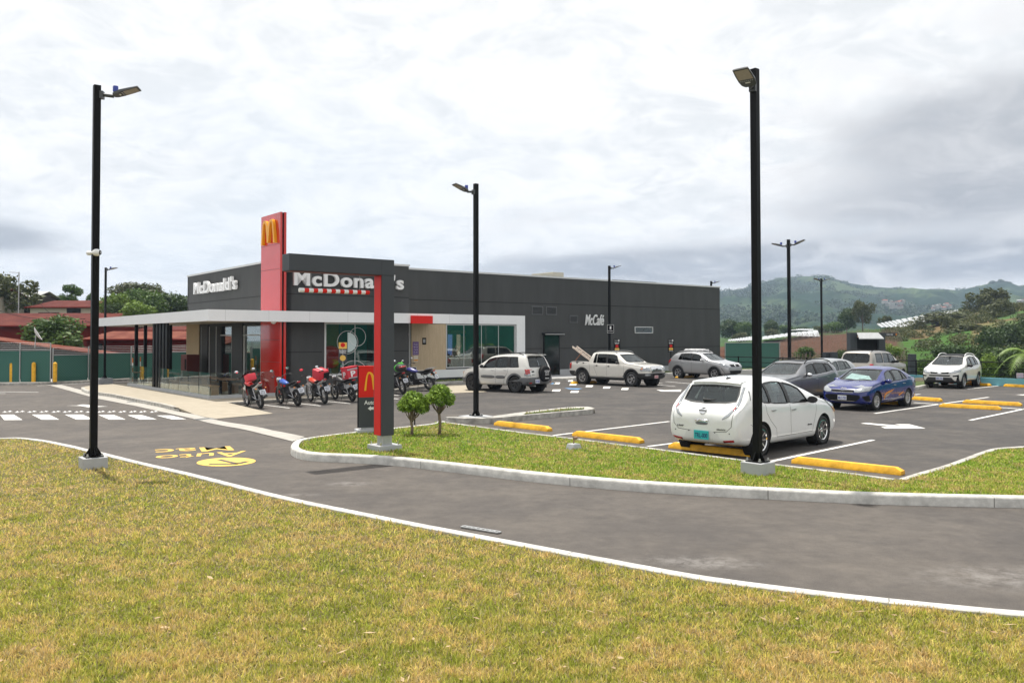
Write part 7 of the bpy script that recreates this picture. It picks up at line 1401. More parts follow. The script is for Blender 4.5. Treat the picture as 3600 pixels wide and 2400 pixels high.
# ================================================================ PEOPLE (small, seated behind glass)
skin = mat('skin', (.30, .15, .09), .6)
def person(label, M4, shirt, hair, lap=True):
    """seated figure: skinned skeleton in metres, seat at z=.45, facing +x"""
    V = [(0, 0, .52), (0, 0, .72), (.01, 0, .92), (.02, 0, 1.02), (.03, 0, 1.10), (.04, 0, 1.20), (.045, 0, 1.30), (.05, 0, 1.37),
         (.02, .18, .98), (.12, .23, .76), (.34, .14, .74), (.42, .10, .75), (.02, -.18, .98), (.12, -.23, .76), (.34, -.14, .74), (.42, -.10, .75),
         (.02, .10, .52), (.44, .12, .54), (.42, .12, .10), (.54, .12, .06), (.02, -.10, .52), (.44, -.12, .54), (.42, -.12, .10), (.54, -.12, .06)]
    E_ = [(0, 1), (1, 2), (2, 3), (3, 4), (4, 5), (5, 6), (6, 7), (2, 8), (8, 9), (9, 10), (10, 11), (2, 12), (12, 13), (13, 14), (14, 15), (0, 16), (16, 17), (17, 18), (18, 19), (0, 20), (20, 21), (21, 22), (22, 23)]
    Rr = [.15, .14, .15, .07, .055, .085, .095, .05, .065, .045, .035, .03, .065, .045, .035, .03, .09, .065, .045, .04, .09, .065, .045, .04]
    me = bpy.data.meshes.new('body'); me.from_pydata(V, E_, []); o = link('body', me); md = o.modifiers.new('k', 'SKIN'); md.use_smooth_shade = True; o.modifiers.new('s', 'SUBSURF').levels = 1
    for i, sv in enumerate(o.data.skin_vertices[0].data): sv.radius = (Rr[i] * (.85 if i in (0, 1, 2) else 1), Rr[i]); sv.use_root = i == 0
    bpy.context.view_layer.update(); dg = bpy.context.evaluated_depsgraph_get(); m2 = bpy.data.meshes.new_from_object(o.evaluated_get(dg)); bpy.data.objects.remove(o)
    m2.materials.clear(); m2.materials.append(shirt); m2.materials.append(skin); m2.materials.append(M['slate'])
    for p in m2.polygons: c = p.center; p.material_index = 1 if (c.z > 1.06 or (c.x > .24 and c.z > .66)) else (2 if c.z < .62 else 0)
    e = empty('person', (0, 0, 0), 0, label, 'person'); e.matrix_world = M4; link('body', m2, e)
    q = MB(); q.ball((.03, 0, 1.33), (.115, .105, .125), 14, 9); hr = q.build('hair', hair, e, smooth='all')
    for v in hr.data.vertices:
        if v.co.x > .075 and v.co.z < 1.39: v.co.x = .075
    q = MB(); q.ball((.155, 0, 1.27), (.022, .016, .02), 8, 5); [q.ball((.13, s * .035, 1.30), .010, 8, 5) for s in (-1, 1)]; q.build('face', skin, e, smooth='all')
    return e
blk = mat('hair_black', (.01, .008, .007), .6); wsh = mat('shirt_white', (.6, .6, .6), .8); bsh = mat('shirt_blue', (.18, .33, .50), .8)
def seat_in(a, y, rz): return BM_ @ Matrix.Translation((a, y, .12)) @ Matrix.Rotation(rz, 4, 'Z')
def chair_in(a, y, rz, lab):
    e = empty('restaurant_chair', (0, 0, 0), 0, lab, 'chair'); e.matrix_world = seat_in(a, y, rz); q = MB(); q.box((0, 0, .42), (.42, .42, .04)); q.build('seat', M['brownwood'], e, bevel=.008); q = MB(); q.box((-.20, 0, .68), (.03, .40, .35)); q.build('backrest', M['brownwood'], e, bevel=.008)
    for x in (-.18, .18):
        for y2 in (-.18, .18): q = MB(); q.tube([(x, y2, 0), (x, y2, .41)], .015, 6); q.build('leg', M['blackm'], e)
a1_ = WP(1577, 1275, -.7)[0]; a2_ = WP(1622, 1270, -.7)[0]
person('person in a white shirt seated at the left end of the long window', seat_in(a1_, .75, 0.3), wsh, blk); chair_in(a1_, .75, .3, 'brown chair under the white-shirted person')
person('person in a light blue shirt seated behind the long window', seat_in(a2_, .75, pi - .4), bsh, blk); chair_in(a2_, .75, pi - .4, 'brown chair under the blue-shirted person')
e = empty('restaurant_table', BM_ @ Vector(((a1_ + a2_) / 2, .75, .1)), ROTB, 'small table between the two people behind the long window', 'table'); q = MB(); q.box((0, 0, .74), (.7, .7, .04)); q.build('table_top', M['brownwood'], e); q = MB(); q.tube([(0, 0, 0), (0, 0, .72)], .04, 8); q.build('leg', M['blackm'], e)
bpy.context.view_layer.update()
person('driver in a dark red shirt at the wheel of the white compact suv', cR['e'].matrix_world @ Matrix.Translation((cR['s0'] - 2.05, .36, .13)) @ Matrix.Scale(.92, 4), mat('shirt_red', (.22, .03, .03), .8), blk)
# ================================================================ LANDSCAPE
rs_ = np.random.RandomState(3)
def colour_attr(me, cols):
    a = me.color_attributes.new('col', 'FLOAT_COLOR', 'POINT'); cc = np.ones((len(me.vertices), 4)); cc[:, :3] = cols; a.data.foreach_set('color', cc.ravel().astype(np.float32))
M['terrain'] = attr_mat('terrain_ground', rough=.95, bump=.6, bs=.8, spec=.1); M['hillmat'] = attr_mat('hill_forest', rough=1., bump=1., bs=.03, spec=.05)
# columns (display pixels) and the height profile read at each depth
COLX = [-1200, 0, 430, 1000, 1640, 1700, 1760, 1800, 1850, 1900, 1960, 2000, 2050, 2100, 2160, 2200, 2250, 2300, 2352, 2700, 3400]
RIDGE = [700, 700, 700, 690, 668, 662, 645, 637, 632, 633, 652, 658, 662, 664, 664, 666, 658, 650, 656, 640, 650]
DEP = [58, 64, 72, 85, 105, 130, 160, 190, 230, 280, 400, 600, 850, 1100, 1350, 1500, 1650, 2000]
def prof(x):
    r = interp(list(zip(COLX, RIDGE)), x)
    R_ = lambda pts: interp(pts, x)
    Z = lambda y, d: 2.5 + (775 - y) * DS / FPX * d
    left = x < 1640
    L = [(-1.0 if left else -2.5), (-1.0 if left else -5.0), (-1.2 if left else -6.0)]
    if left: L += [-1.2, -1.2, -1., -1., -.5, 0, 0, 0]
    else: L += [Z(R_([(1640, 862), (1800, 846), (1960, 852), (2100, 852), (2200, 856), (2352, 856)]), 85), Z(R_([(1640, 835), (1800, 826), (1960, 822), (2100, 822), (2160, 815), (2230, 812), (2352, 812)]), 105), Z(R_([(1640, 812), (1800, 800), (1960, 795), (2060, 795), (2130, 790), (2180, 775), (2230, 765), (2352, 765)]), 130), Z(R_([(1640, 800), (1760, 788), (1900, 776), (2060, 771), (2130, 768), (2180, 752), (2250, 735), (2352, 715)]), 160), Z(R_([(1640, 795), (1760, 783), (1900, 770), (2000, 762), (2100, 754), (2180, 735), (2250, 716), (2352, 704)]), 190), Z(R_([(1640, 790), (1900, 765), (2020, 758), (2130, 738), (2250, 714), (2352, 703)]), 230), Z(R_([(1640, 790), (1900, 768), (2020, 762), (2130, 748), (2250, 722), (2352, 712)]), 280), Z(775, 400)]
    L += [Z(764, 600), Z(.35 * r + .65 * 764, 850), Z(.62 * r + .38 * 764, 1100), Z(.85 * r + .15 * 764, 1350), Z(r + 1.5, 1500), Z(r + 6, 1650), Z(r + 30, 2000)]
    return L
nc, nr = 460, 300; xs = np.linspace(-1200, 3400, nc)
tt = np.concatenate([np.linspace(58, 300, 130, endpoint=False), np.geomspace(300, 2000, nr - 130)]); PR = np.array([prof(x) for x in xs]); Hh = np.array([np.interp(tt, DEP, p) for p in PR])
k_ = np.array([1, 2, 3, 2, 1.]) / 9
for i in range(nc): Hh[i, 130:] = np.convolve(np.pad(Hh[i, 130:], 2, 'edge'), k_, 'valid')
def terrain(name, j0, j1, mt, forest):
    n = j1 - j0; Y = np.tile(tt[j0:j1], (nc, 1)); X = (xs[:, None] * DS - 1800) / FPX * Y; Z = Hh[:, j0:j1].copy(); xy = np.stack([X.ravel(), Y.ravel()], 1)
    f1 = fbm(xy, 1 / 160., 21, 5).reshape(nc, n) - .5; f2 = fbm(xy, 1 / 9., 22, 4).reshape(nc, n) - .5
    if forest:
        amp = np.clip((Y - 350) / 800, 0, 1) * np.clip((1520 - Y) / 250, .1, 1); rid = np.abs(fbm(np.stack([xy[:, 0], xy[:, 1] * .35], 1), 1 / 110., 31, 4).reshape(nc, n) - .5)
        Z += amp * (f1 * 30 + (rid * -105 + 12)) + f2 * 3.5 * np.clip((Y - 300) / 300, 0, 1)
    else: Z += f2 * 1.2 * np.clip((Y - 85) / 60, 0, 1)
    V = np.stack([X, Y, Z], 2).reshape(-1, 3); me = bpy.data.meshes.new(name); fs = [(i * n + j, (i + 1) * n + j, (i + 1) * n + j + 1, i * n + j + 1) for i in range(nc - 1) for j in range(n - 1)]; me.from_pydata(V.tolist(), [], fs); me.materials.append(mt)
    XX = np.tile(xs[:, None], (1, n)).ravel(); YY = Y.ravel(); n1 = fbm(xy, 1 / 14., 41, 5); n2 = fbm(xy, 1 / 70., 42, 4); n3 = fbm(xy, 1 / 2., 43, 3); c = np.zeros((len(V), 3))
    g_dk, g_lt, brown, dry, past = np.array([.030, .055, .018]), np.array([.045, .10, .018]), np.array([.095, .042, .024]), np.array([.17, .125, .06]), np.array([.062, .09, .038])
    if forest:
        t = np.clip((n2 - .52) * 6 + (n1 - .5) * 3 + (YY > 1250) * .35, 0, 1)[:, None]; c = np.array([.016, .036, .020]) * (1 - t) + past * t; c *= (.6 + .8 * n3)[:, None]
    else:
        t = np.clip((n1 - .45) * 5, 0, 1)[:, None]; c = g_dk * 2.2 * (1 - t) + dry * t
        fld = (XX > 1600) & (XX < 2085 - (YY - 85) * .25) & (YY > 78) & (YY < 176); fl = fld & (n2 + .2 * n1 > .30); c[fl] = (brown * (.5 + .9 * n3[:, None]))[fl]
        gr = (XX > 2060) & (XX < 2235) & (YY > 92 + 8 * np.sin(XX / 30.)) & (YY < 146); c[gr] = (g_lt * (.7 + .6 * n1[:, None]))[gr]
        up = (XX > 2075) & (YY >= 146); u2 = up & (n1 > .42); c[u2] = (dry * .8)[None, :].repeat(u2.sum(), 0)
        bk = (YY > 176) & (XX < 2075); c[bk] = (np.array([.045, .085, .025]) * (.6 + .9 * n1[:, None]))[bk]
    c[YY < 74] = np.array([.07, .09, .03])
    colour_attr(me, c); me.polygons.foreach_set('use_smooth', [True] * len(me.polygons)); return tag(link(name, me), kind='structure')
terrain('hillside', 0, 150, M['terrain'], False); terrain('mountain', 149, nr, M['hillmat'], True)
def tz(x, d): return float(np.interp(d, tt, Hh[int(round((x - xs[0]) / (xs[1] - xs[0])))]))
mb = MB(); r_ = 2600; mb.add([(-r_, -r_, -2.2), (r_, -r_, -2.2), (r_, 2200, -9), (-r_, 2200, -9)], [(0, 1, 2, 3)]); tag(mb.build('ground', mat('ground_green', (.06, .085, .03), .95, var=.2, vs=.05)), kind='structure')
# ---- foliage
M['leaf'] = attr_mat('leaf_faces', rough=.55, trans=.25, spec=.3); M['bark'] = mat('bark', (.13, .095, .065), .9, var=.25, vs=9, bump=.5, bs=25)
def leaves(blobs, n, size, c1, c2, seed, shell=.55, stretch=1.6):
    rs = np.random.RandomState(seed); vol = np.array([b[3] * b[4] * b[5] for b in blobs]) ** .75; k = rs.choice(len(blobs), n, p=vol / vol.sum()); B = np.array(blobs)[k]
    d = rs.normal(size=(n, 3)); d /= np.linalg.norm(d, axis=1)[:, None]; r = shell + (1 - shell) * rs.rand(n) ** .5; r *= 1 + .14 * rs.normal(size=n) * (rs.rand(n) < .4); P = B[:, :3] + d * B[:, 3:6] * r[:, None]
    nr_ = d + rs.normal(size=(n, 3)) * .7; nr_ /= np.linalg.norm(nr_, axis=1)[:, None]; a = np.cross(nr_, rs.normal(size=(n, 3))); a /= np.linalg.norm(a, axis=1)[:, None]; b = np.cross(nr_, a); s = size * (.6 + .8 * rs.rand(n))[:, None]
    V = np.stack([P - a * s * stretch * .5, P + b * s * .35, P + a * s * stretch * .5 , P - b * s * .35], 1).reshape(-1, 3); me = bpy.data.meshes.new('crown'); me.vertices.add(4 * n); me.vertices.foreach_set('co', V.ravel().astype(np.float32)); me.loops.add(4 * n); me.loops.foreach_set('vertex_index', np.arange(4 * n, dtype=np.int32)); me.polygons.add(n); me.polygons.foreach_set('loop_start', np.arange(0, 4 * n, 4, dtype=np.int32))
    cl = rs.rand(len(blobs))[k]; t = np.clip(.5 * cl + .5 * rs.rand(n), 0, 1)[:, None]; c = (np.array(c1) * (1 - t) + np.array(c2) * t) * (.75 + .5 * rs.rand(n))[:, None]; colour_attr(me, np.repeat(c, 4, 0)); me.materials.append(M['leaf']); me.update(); me.validate(); return me
def clump(w, h, n, seed, flat=1., z0=.25, lo=.16, hi=.30):
    rs = np.random.RandomState(seed); out = []
    for i in range(n):
        a = rs.rand() * 2 * pi; r = sqrt(rs.rand()) * .36 * w; z = h * (z0 + (1 - z0 - .12) * rs.rand() ** .8); k = sqrt(max(.12, 1 - ((z / h - .55) / .6) ** 2)); s = (lo + (hi - lo) * rs.rand()); out.append((r * cos(a) * k, r * sin(a) * k, z, w * s, w * s, h * s * flat))
    return out
def make_trunk(h, blobs, r, nl=7):
    q = MB(); top = max(b[2] for b in blobs) * .8; q.tube([(0, 0, -.4), (.02 * h, 0, h * .15), (-.01 * h, .02 * h, h * .3), (0, 0, top)], [r * 1.3, r, r * .8, r * .2], 8)
    for b in blobs[:nl]: z = min(h * .32, b[2] * .7); q.tube([(0, 0, z), (b[0] * .5, b[1] * .5, (z + b[2]) / 2 + .03 * h), (b[0], b[1], b[2])], [r * .5, r * .32, r * .08], 6)
    return q.mesh('trunk', M['bark'], smooth='all')
DK, MD, LT, OL = ((.022, .045, .012), (.06, .105, .022)), ((.04, .085, .016), (.10, .17, .03)), ((.08, .15, .02), (.19, .28, .04)), ((.05, .06, .022), (.11, .125, .04))
PROTO = {}
def proto(key):
    if key in PROTO: return PROTO[key]
    kind, pal = key; P = {'DK': DK, 'MD': MD, 'LT': LT, 'OL': OL}[pal]; sd = sum(ord(c) for c in kind + pal)
    if kind == 'round': bl = clump(1, 1, 20, sd, z0=.28); n, s = 4200, .055
    elif kind == 'wide': bl = clump(1, 1, 22, sd, flat=.6, z0=.45, lo=.12, hi=.24); n, s = 3800, .042
    elif kind == 'sparse': bl = clump(1, 1, 16, sd, z0=.3, lo=.08, hi=.17); n, s = 2300, .05
    elif kind == 'bush': bl = clump(1, 1, 14, sd, z0=.05, lo=.22, hi=.36); n, s = 3200, .065
    PROTO[key] = (leaves(bl, n, s, P[0], P[1], sd), make_trunk(1, bl, .022)); return PROTO[key]
def tree(kind, pal, x0, x1, yt, yb, Y, label, name=None, cat='tree', rz=None, zb=None):
    """crown between pixel columns x0..x1, top pixel yt, foot pixel yb, at depth Y"""
    cm, tm = proto((kind, pal)); P = at((x0 + x1) / 2, yb, Y); Pt = at((x0 + x1) / 2, yt, Y); w = (x1 - x0) / FPX * Y * 1.02; h = Pt.z - P.z
    e = empty(name or ('bush' if kind == 'bush' else 'tree'), P, random.random() * 6 if rz is None else rz, label, cat); e.scale = (w, w, h); link('crown', cm, e); link('trunk', tm, e); return e
random.seed(4)
for a in (('sparse', 'OL', -120, 132, 955, 1150, 95, 'dark leafy tree behind the white-roofed house at the far left'), ('sparse', 'MD', 183, 290, 998, 1100, 105, 'small airy tree above the pink-walled house'), ('wide', 'OL', 372, 600, 990, 1130, 125, 'broad flat-topped olive tree, tallest behind the canopy'), ('round', 'LT', 345, 450, 1036, 1140, 84, 'bright green tree right of the distant lamp post'), ('round', 'MD', 425, 575, 1030, 1150, 92, 'round green tree in the middle behind the canopy'), ('round', 'DK', 520, 668, 1036, 1150, 98, 'dark rounded tree touching the left corner of the restaurant'), ('round', 'DK', 372, 452, 1070, 1140, 80, 'dark low tree above the left end of the canopy'), ('bush', 'LT', 440, 545, 1070, 1130, 76, 'yellow-green bush above the middle of the canopy'), ('sparse', 'MD', 300, 350, 1030, 1110, 100, 'thin green tree just left of the distant lamp post'),
          ('bush', 'MD', 100, 282, 1108, 1225, 62, 'leafy shrub tree with a satellite dish in front, among the red roofs')): tree(*a)
for a in (('round', 'DK', 2528, 2620, 1128, 1200, 235, 'dark tree over the green fence nearest the restaurant corner'), ('round', 'MD', 2590, 2650, 1138, 1200, 230, 'green tree second from the restaurant corner over the fence'), ('bush', 'OL', 2575, 2640, 1172, 1205, 200, 'pale scrub over the green fence'), ('round', 'DK', 2676, 2738, 1128, 1182, 240, 'round dark tree right of the tall right lamp post'), ('round', 'MD', 2735, 2790, 1146, 1180, 250, 'small green tree beside the double lamp post'), ('bush', 'OL', 2690, 2745, 1160, 1188, 210, 'olive bush at the foot of the round dark tree'), ('round', 'DK', 2790, 2860, 1150, 1182, 270, 'low dark tree behind the white greenhouses'), ('sparse', 'OL', 2858, 2925, 1140, 1185, 220, 'grey twiggy tree beside the farther lamp post'), ('round', 'MD', 2905, 2985, 1135, 1178, 215, 'green tree left of the pair of tall trees'), ('round', 'DK', 2942, 3012, 1088, 1168, 205, 'left one of the pair of tall trees above the order point'), ('sparse', 'OL', 2990, 3078, 1052, 1172, 200, 'taller right one of the pair of tall trees above the order point'), ('sparse', 'OL', 3085, 3138, 1108, 1160, 215, 'brownish tree left of the long white greenhouse'), ('bush', 'MD', 2796, 2866, 1218, 1254, 96, 'green bush in the ploughed field'), ('bush', 'DK', 2944, 2988, 1232, 1282, 78, 'dark bush left of the tan suv'), ('bush', 'DK', 2640, 2680, 1205, 1240, 120, 'small dark bush low in the field by the tall lamp post'),
          ('sparse', 'OL', 3300, 3352, 1105, 1176, 150, 'lone thin tree below the white greenhouse'), ('sparse', 'OL', 3395, 3552, 1010, 1130, 195, 'big airy tree on the right skyline'), ('round', 'OL', 3448, 3568, 1065, 1180, 160, 'large olive tree on the right slope below the skyline tree'), ('round', 'DK', 3370, 3440, 1080, 1112, 200, 'dark low tree at the top end of the greenhouse'), ('round', 'DK', 3425, 3530, 1155, 1275, 105, 'dark tree on the right slope above the white crossover'), ('round', 'DK', 3505, 3625, 1145, 1265, 112, 'dark tree at the right edge, mid slope'), ('round', 'DK', 3570, 3680, 1105, 1210, 125, 'dark tree at the right edge, highest on the slope'), ('bush', 'DK', 3410, 3500, 1215, 1310, 75, 'dark thicket behind the white crossover roof'), ('bush', 'DK', 3480, 3620, 1225, 1345, 66, 'dark thicket behind the rail at the right edge'), ('bush', 'DK', 3555, 3700, 1200, 1330, 80, 'dark thicket beyond the palm'), ('bush', 'DK', 3268, 3392, 1215, 1275, 92, 'dark shrubs above the left half of the white crossover'), ('bush', 'MD', 3215, 3290, 1255, 1320, 64, 'green shrubs between the black pillar and the white crossover'), ('bush', 'DK', 3285, 3370, 1262, 1330, 60, 'dark shrubs right behind the windscreen of the white crossover'), ('bush', 'LT', 3432, 3500, 1255, 1325, 58, 'bright green bush at the rail right of the white crossover'), ('bush', 'MD', 3160, 3215, 1270, 1320, 66, 'shrub left of the black pillar'), ('bush', 'LT', 3100, 3170, 1215, 1262, 95, 'light green scrub on the bank under the order sign'), ('bush', 'OL', 3220, 3420, 1100, 1150, 175, 'dry scrub on the upper slope'), ('bush', 'OL', 3330, 3470, 1140, 1190, 135, 'dry brown-green scrub above the green bank')): tree(*a)
for i, (x0, x1, yt) in enumerate(((3476, 3510, 988), (3500, 3532, 984), (3525, 3556, 990))): tree('round', 'DK', x0, x1, yt, 1018, 1380, 'distant dark conifer on the ridge, %s of the clump' % ('left', 'middle', 'right')[i], cat='tree')
# distant tree cover on the mountain: one wood
bl = []; rr = np.random.RandomState(12)
for i in range(1500):
    x = 1560 + rr.rand() * 1100; d = 620 + rr.rand() ** .7 * 860; 
    if fbm(np.array([[x * 2., d]]), 1 / 70., 42, 2)[0] > .56 and rr.rand() < .7: continue
    P = at(x * DS, 1186, d); s = 3.5 + 4 * rr.rand(); z = tz(x, d); bl.append((P.x, P.y, z - s * .1, s * 1.5, s * 1.5, s * .9))
wm = leaves(bl, 80000, 2.4, (.020, .045, .018), (.06, .10, .035), 77, shell=.7, stretch=1.3); wm.name = 'wood'; tag(link('wood', wm), 'far-off wood covering the mountainside', 'wood', kind='stuff')
bl = []; rr = np.random.RandomState(31)
for i in range(620):
    x, d = 2040 + rr.rand() * 420, 84 + rr.rand() * 120
    if x < 2235 and 92 < d < 146 and rr.rand() < .8: continue
    P = at(x * DS, 1186, d); s = .35 + 1.3 * rr.rand() ** 3; bl.append((P.x, P.y, tz(x, d) + s * .3, s * 1.3, s * 1.3, s * .7))
for i in range(60): x, d = 1650 + rr.rand() * 420, 84 + rr.rand() * 20; P = at(x * DS, 1186, d); bl.append((P.x, P.y, tz(x, d) + .3, 1.2, 1.2, .6))
sm2 = leaves(bl, 60000, .24, (.03, .055, .014), (.13, .13, .04), 78, shell=.4); sm2.name = 'scrub'; tag(link('scrub', sm2), 'low scrub and dry tufts scattered over the right slope', 'scrub', kind='stuff')
# ---- two clipped round trees on the island
for x, yb, cx, cy, rpx, sd, lb in ((1447, 1528, 1453, 1421, 57, 5, 'smaller clipped round tree on the island, left of the pair'), (1545, 1527, 1546, 1396, 55, 9, 'taller clipped round tree on the island, right of the pair')):
    p = T(x, yb, .12); c = at(cx, cy, p.y); R = rpx / FPX * p.y * 1.12; rs2 = np.random.RandomState(sd); cc = c - p; bl = []
    for i in range(34): d = Vector(rs2.normal(size=3)).normalized(); d.z = abs(d.z) * 1.1 - .35; bl.append((cc.x + d.x * R * .62, cc.y + d.y * R * .62, cc.z + d.z * R * .62, R * .30, R * .30, R * .28))
    e = empty('round_tree', p, 0, lb, 'tree', 'clipped trees on the island'); me = leaves(bl, 5000, .048, (.07, .15, .015), (.30, .44, .06), sd, shell=.5, stretch=1.7); link('crown', me, e)
    q = MB(); zf = cc.z - R * .95; q.tube([(0, 0, -.05), (.015, .01, zf * .5), (-.01, .0, zf), (cc.x, 0, cc.z)], [.042, .036, .034, .015], 9)
    for b in bl[::2]: q.tube([(-.01, 0, zf * (.85 + .2 * rs2.rand())), ((b[0] + 0) * .55, b[1] * .55, (zf + b[2]) / 2 - .03), (b[0], b[1], b[2])], [.018, .011, .004], 6)
    q.build('trunk', mat('bark_pale', (.20, .15, .10), .9, var=.25, vs=14, bump=.4, bs=40), e, smooth='all')
# red ti plants by the wall
def spiky(p, label, c1, c2, n=40, s=.45):
    rs = np.random.RandomState(int(abs(p.x * 100))); q = MB(); cols = []
    for i in range(n):
        a = rs.rand() * 2 * pi; t = rs.rand() * 1.0; L = s * (.6 + .6 * rs.rand()); d = Vector((cos(a) * sin(t), sin(a) * sin(t), cos(t))); sd = d.cross(Vector((0, 0, 1))).normalized() * .035; b = Vector((cos(a) * .05, sin(a) * .05, .05 + .2 * rs.rand())); q.add([b, b + d * L * .5 + sd, b + d * L - Vector((0, 0, .08 * L)), b + d * L * .5 - sd], [(0, 1, 2, 3)]); c = np.array(c1) * (1 - rs.rand()) + np.array(c2) * rs.rand(); cols += [c] * 4
    me = q.mesh('leaves', M['leaf']); 
    if len(me.vertices) == len(cols): colour_attr(me, np.array(cols))
    e = empty('red_plant', p, 0, label, 'plant'); link('leaves', me, e); q = MB(); q.tube([(0, 0, -.05), (0, 0, .3)], .02, 6); q.build('stem', M['bark'], e)
for a, b, lb in ((.65, 1.3, 'red-leaved plant by the service door, behind the pickup tail'), (9.9, 1.0, 'red-leaved plant between the pickup and the silver crossover, left one'), (10.5, 1.2, 'red-leaved plant between the pickup and the silver crossover, right one'), (2.2, 1.2, 'small red-leaved plant close to the door corner')): spiky(AB(a, b, .12), lb, (.20, .02, .02), (.40, .10, .03))
# palm at the right edge
def palm(p, label, H=1.6):
    e = empty('palm', p, 0, label, 'palm'); q = MB(); q.tube([(0, 0, 0), (.05, 0, H)], [.09, .05], 8); q.build('trunk', mat('palm_trunk', (.18, .20, .09), .8), e, smooth='all'); rs = np.random.RandomState(2)
    for k in range(11):
        a = 2 * pi * k / 11 + .2; up = .9 if k % 2 else .35; L = 1.7; q = MB(); cols = 0; pts = []
        for i in range(13): t = i / 12; pts.append(Vector((cos(a) * L * t * .85, sin(a) * L * t * .85, H + up * t * 1.6 - 1.5 * t * t)))
        q.tube(pts, [.02 * (1 - i / 14) for i in range(13)], 5)
        for i in range(1, 13):
            d = (pts[i] - pts[i - 1]).normalized(); sd = d.cross(Vector((0, 0, 1))).normalized()
            for s in (-1, 1):
                for j in (0, .5): b = pts[i - 1].lerp(pts[i], j); tip = b + sd * s * .42 * sin(pi * (i / 13) ** .8) + d * .22 - Vector((0, 0, .12)); q.add([b, b + d * .05, tip], [(0, 1, 2)])
        q.build('frond', mat('palm_leaf', (.17, .27, .04), .5) if k == 0 else bpy.data.materials['palm_leaf'], e)
pp = at(3612, 1330, 41.5); pp.z = 0; palm(pp, 'young palm with arching fronds beyond the rail at the right edge')
# ---- greenhouses and field
gh = mat('greenhouse_film', (.36, .375, .385), .5, var=.08, vs=.3); gh2 = mat('greenhouse_side', (.12, .16, .13), .8)
e = empty('greenhouse', at(3082, 1160, 185), 0, 'long white ribbed greenhouse roofs climbing the slope', 'greenhouse'); TP = [(3082, 1152), (3150, 1138), (3262, 1117), (3323, 1107), (3385, 1098), (3452, 1091)]; BT = [(3100, 1166), (3185, 1163), (3262, 1146), (3315, 1131), (3365, 1113), (3452, 1101)]
ev = lambda L, t: (interp([(i / 5, p[0]) for i, p in enumerate(L)], t), interp([(i / 5, p[1]) for i, p in enumerate(L)], t))
for i in range(26):
    q = MB(); t0, t1 = i / 26, (i + .84) / 26; Yn = 175 + 55 * t0; vs = []
    for s in range(6):
        u = s / 5; t = t0 + (t1 - t0) * u; b_ = at(*ev(BT, t), Yn); t_ = at(*ev(TP, t), Yn + 26); lift = Vector((0, 0, .9 + .12 * sin(pi * u))); vs += [b_ + lift - e.location, t_ + lift - e.location]
    q.add(vs, [(2 * j, 2 * j + 2, 2 * j + 3, 2 * j + 1) for j in range(5)]); q.build('roof_strip', gh, e)
q = MB(); vs = []
for i in range(12): t = i / 11; p = at(*ev(BT, t), 175.5 + 55 * t) - e.location; vs += [p, p - Vector((0, 0, 1.6))]
q.add(vs, [(2 * j, 2 * j + 1, 2 * j + 3, 2 * j + 2) for j in range(11)]); q.build('side_net', gh2, e)
for tp, bt, Y0, lb in (([(2680, 1191), (2778, 1178), (2875, 1168)], [(2680, 1203), (2783, 1190), (2884, 1193)], 165, 'low white greenhouse sheets behind the ploughed field'), ([(2560, 1204), (2600, 1199), (2650, 1192)], [(2560, 1212), (2600, 1211), (2650, 1209)], 120, 'pale greenhouse roof just over the green fence'), ([(2780, 1163), (2820, 1161), (2860, 1162)], [(2780, 1168), (2820, 1167), (2860, 1168)], 235, 'thin white greenhouse row among the far trees')):
    e = empty('greenhouse', at(*bt[0], Y0), 0, lb, 'greenhouse')
    for i in range(10):
        q = MB(); vs = []
        for s in range(4):
            t = (i + s / 3.08) / 10; f = lambda L: (interp([(k / 2, p[0]) for k, p in enumerate(L)], t), interp([(k / 2, p[1]) for k, p in enumerate(L)], t)); l = Vector((0, 0, .5 + .1 * sin(pi * s / 3))); vs += [at(*f(bt), Y0) + l - e.location, at(*f(tp), Y0 + 30) + l - e.location]
        q.add(vs, [(2 * j, 2 * j + 2, 2 * j + 3, 2 * j + 1) for j in range(3)]); q.build('roof_strip', gh, e)
q = MB(); rr = np.random.RandomState(8)
for r in range(16):
    for i in range(40):
        d = 88 + r * 5.2 + rr.rand(); x = 1765 + i * 8.4 + r * 3.; 
        if x > 2085 - (d - 85) * .25: continue
        z = tz(x, d); P = at(x * DS, 1186, d); h = .9 + .5 * rr.rand(); q.box((P.x, P.y, z + h / 2), (.05, .05, h))
tag(q.build('field_stakes', mat('stake_pale', (.26, .20, .15), .8)), 'rows of pale stakes in the ploughed field', 'stakes', kind='stuff')
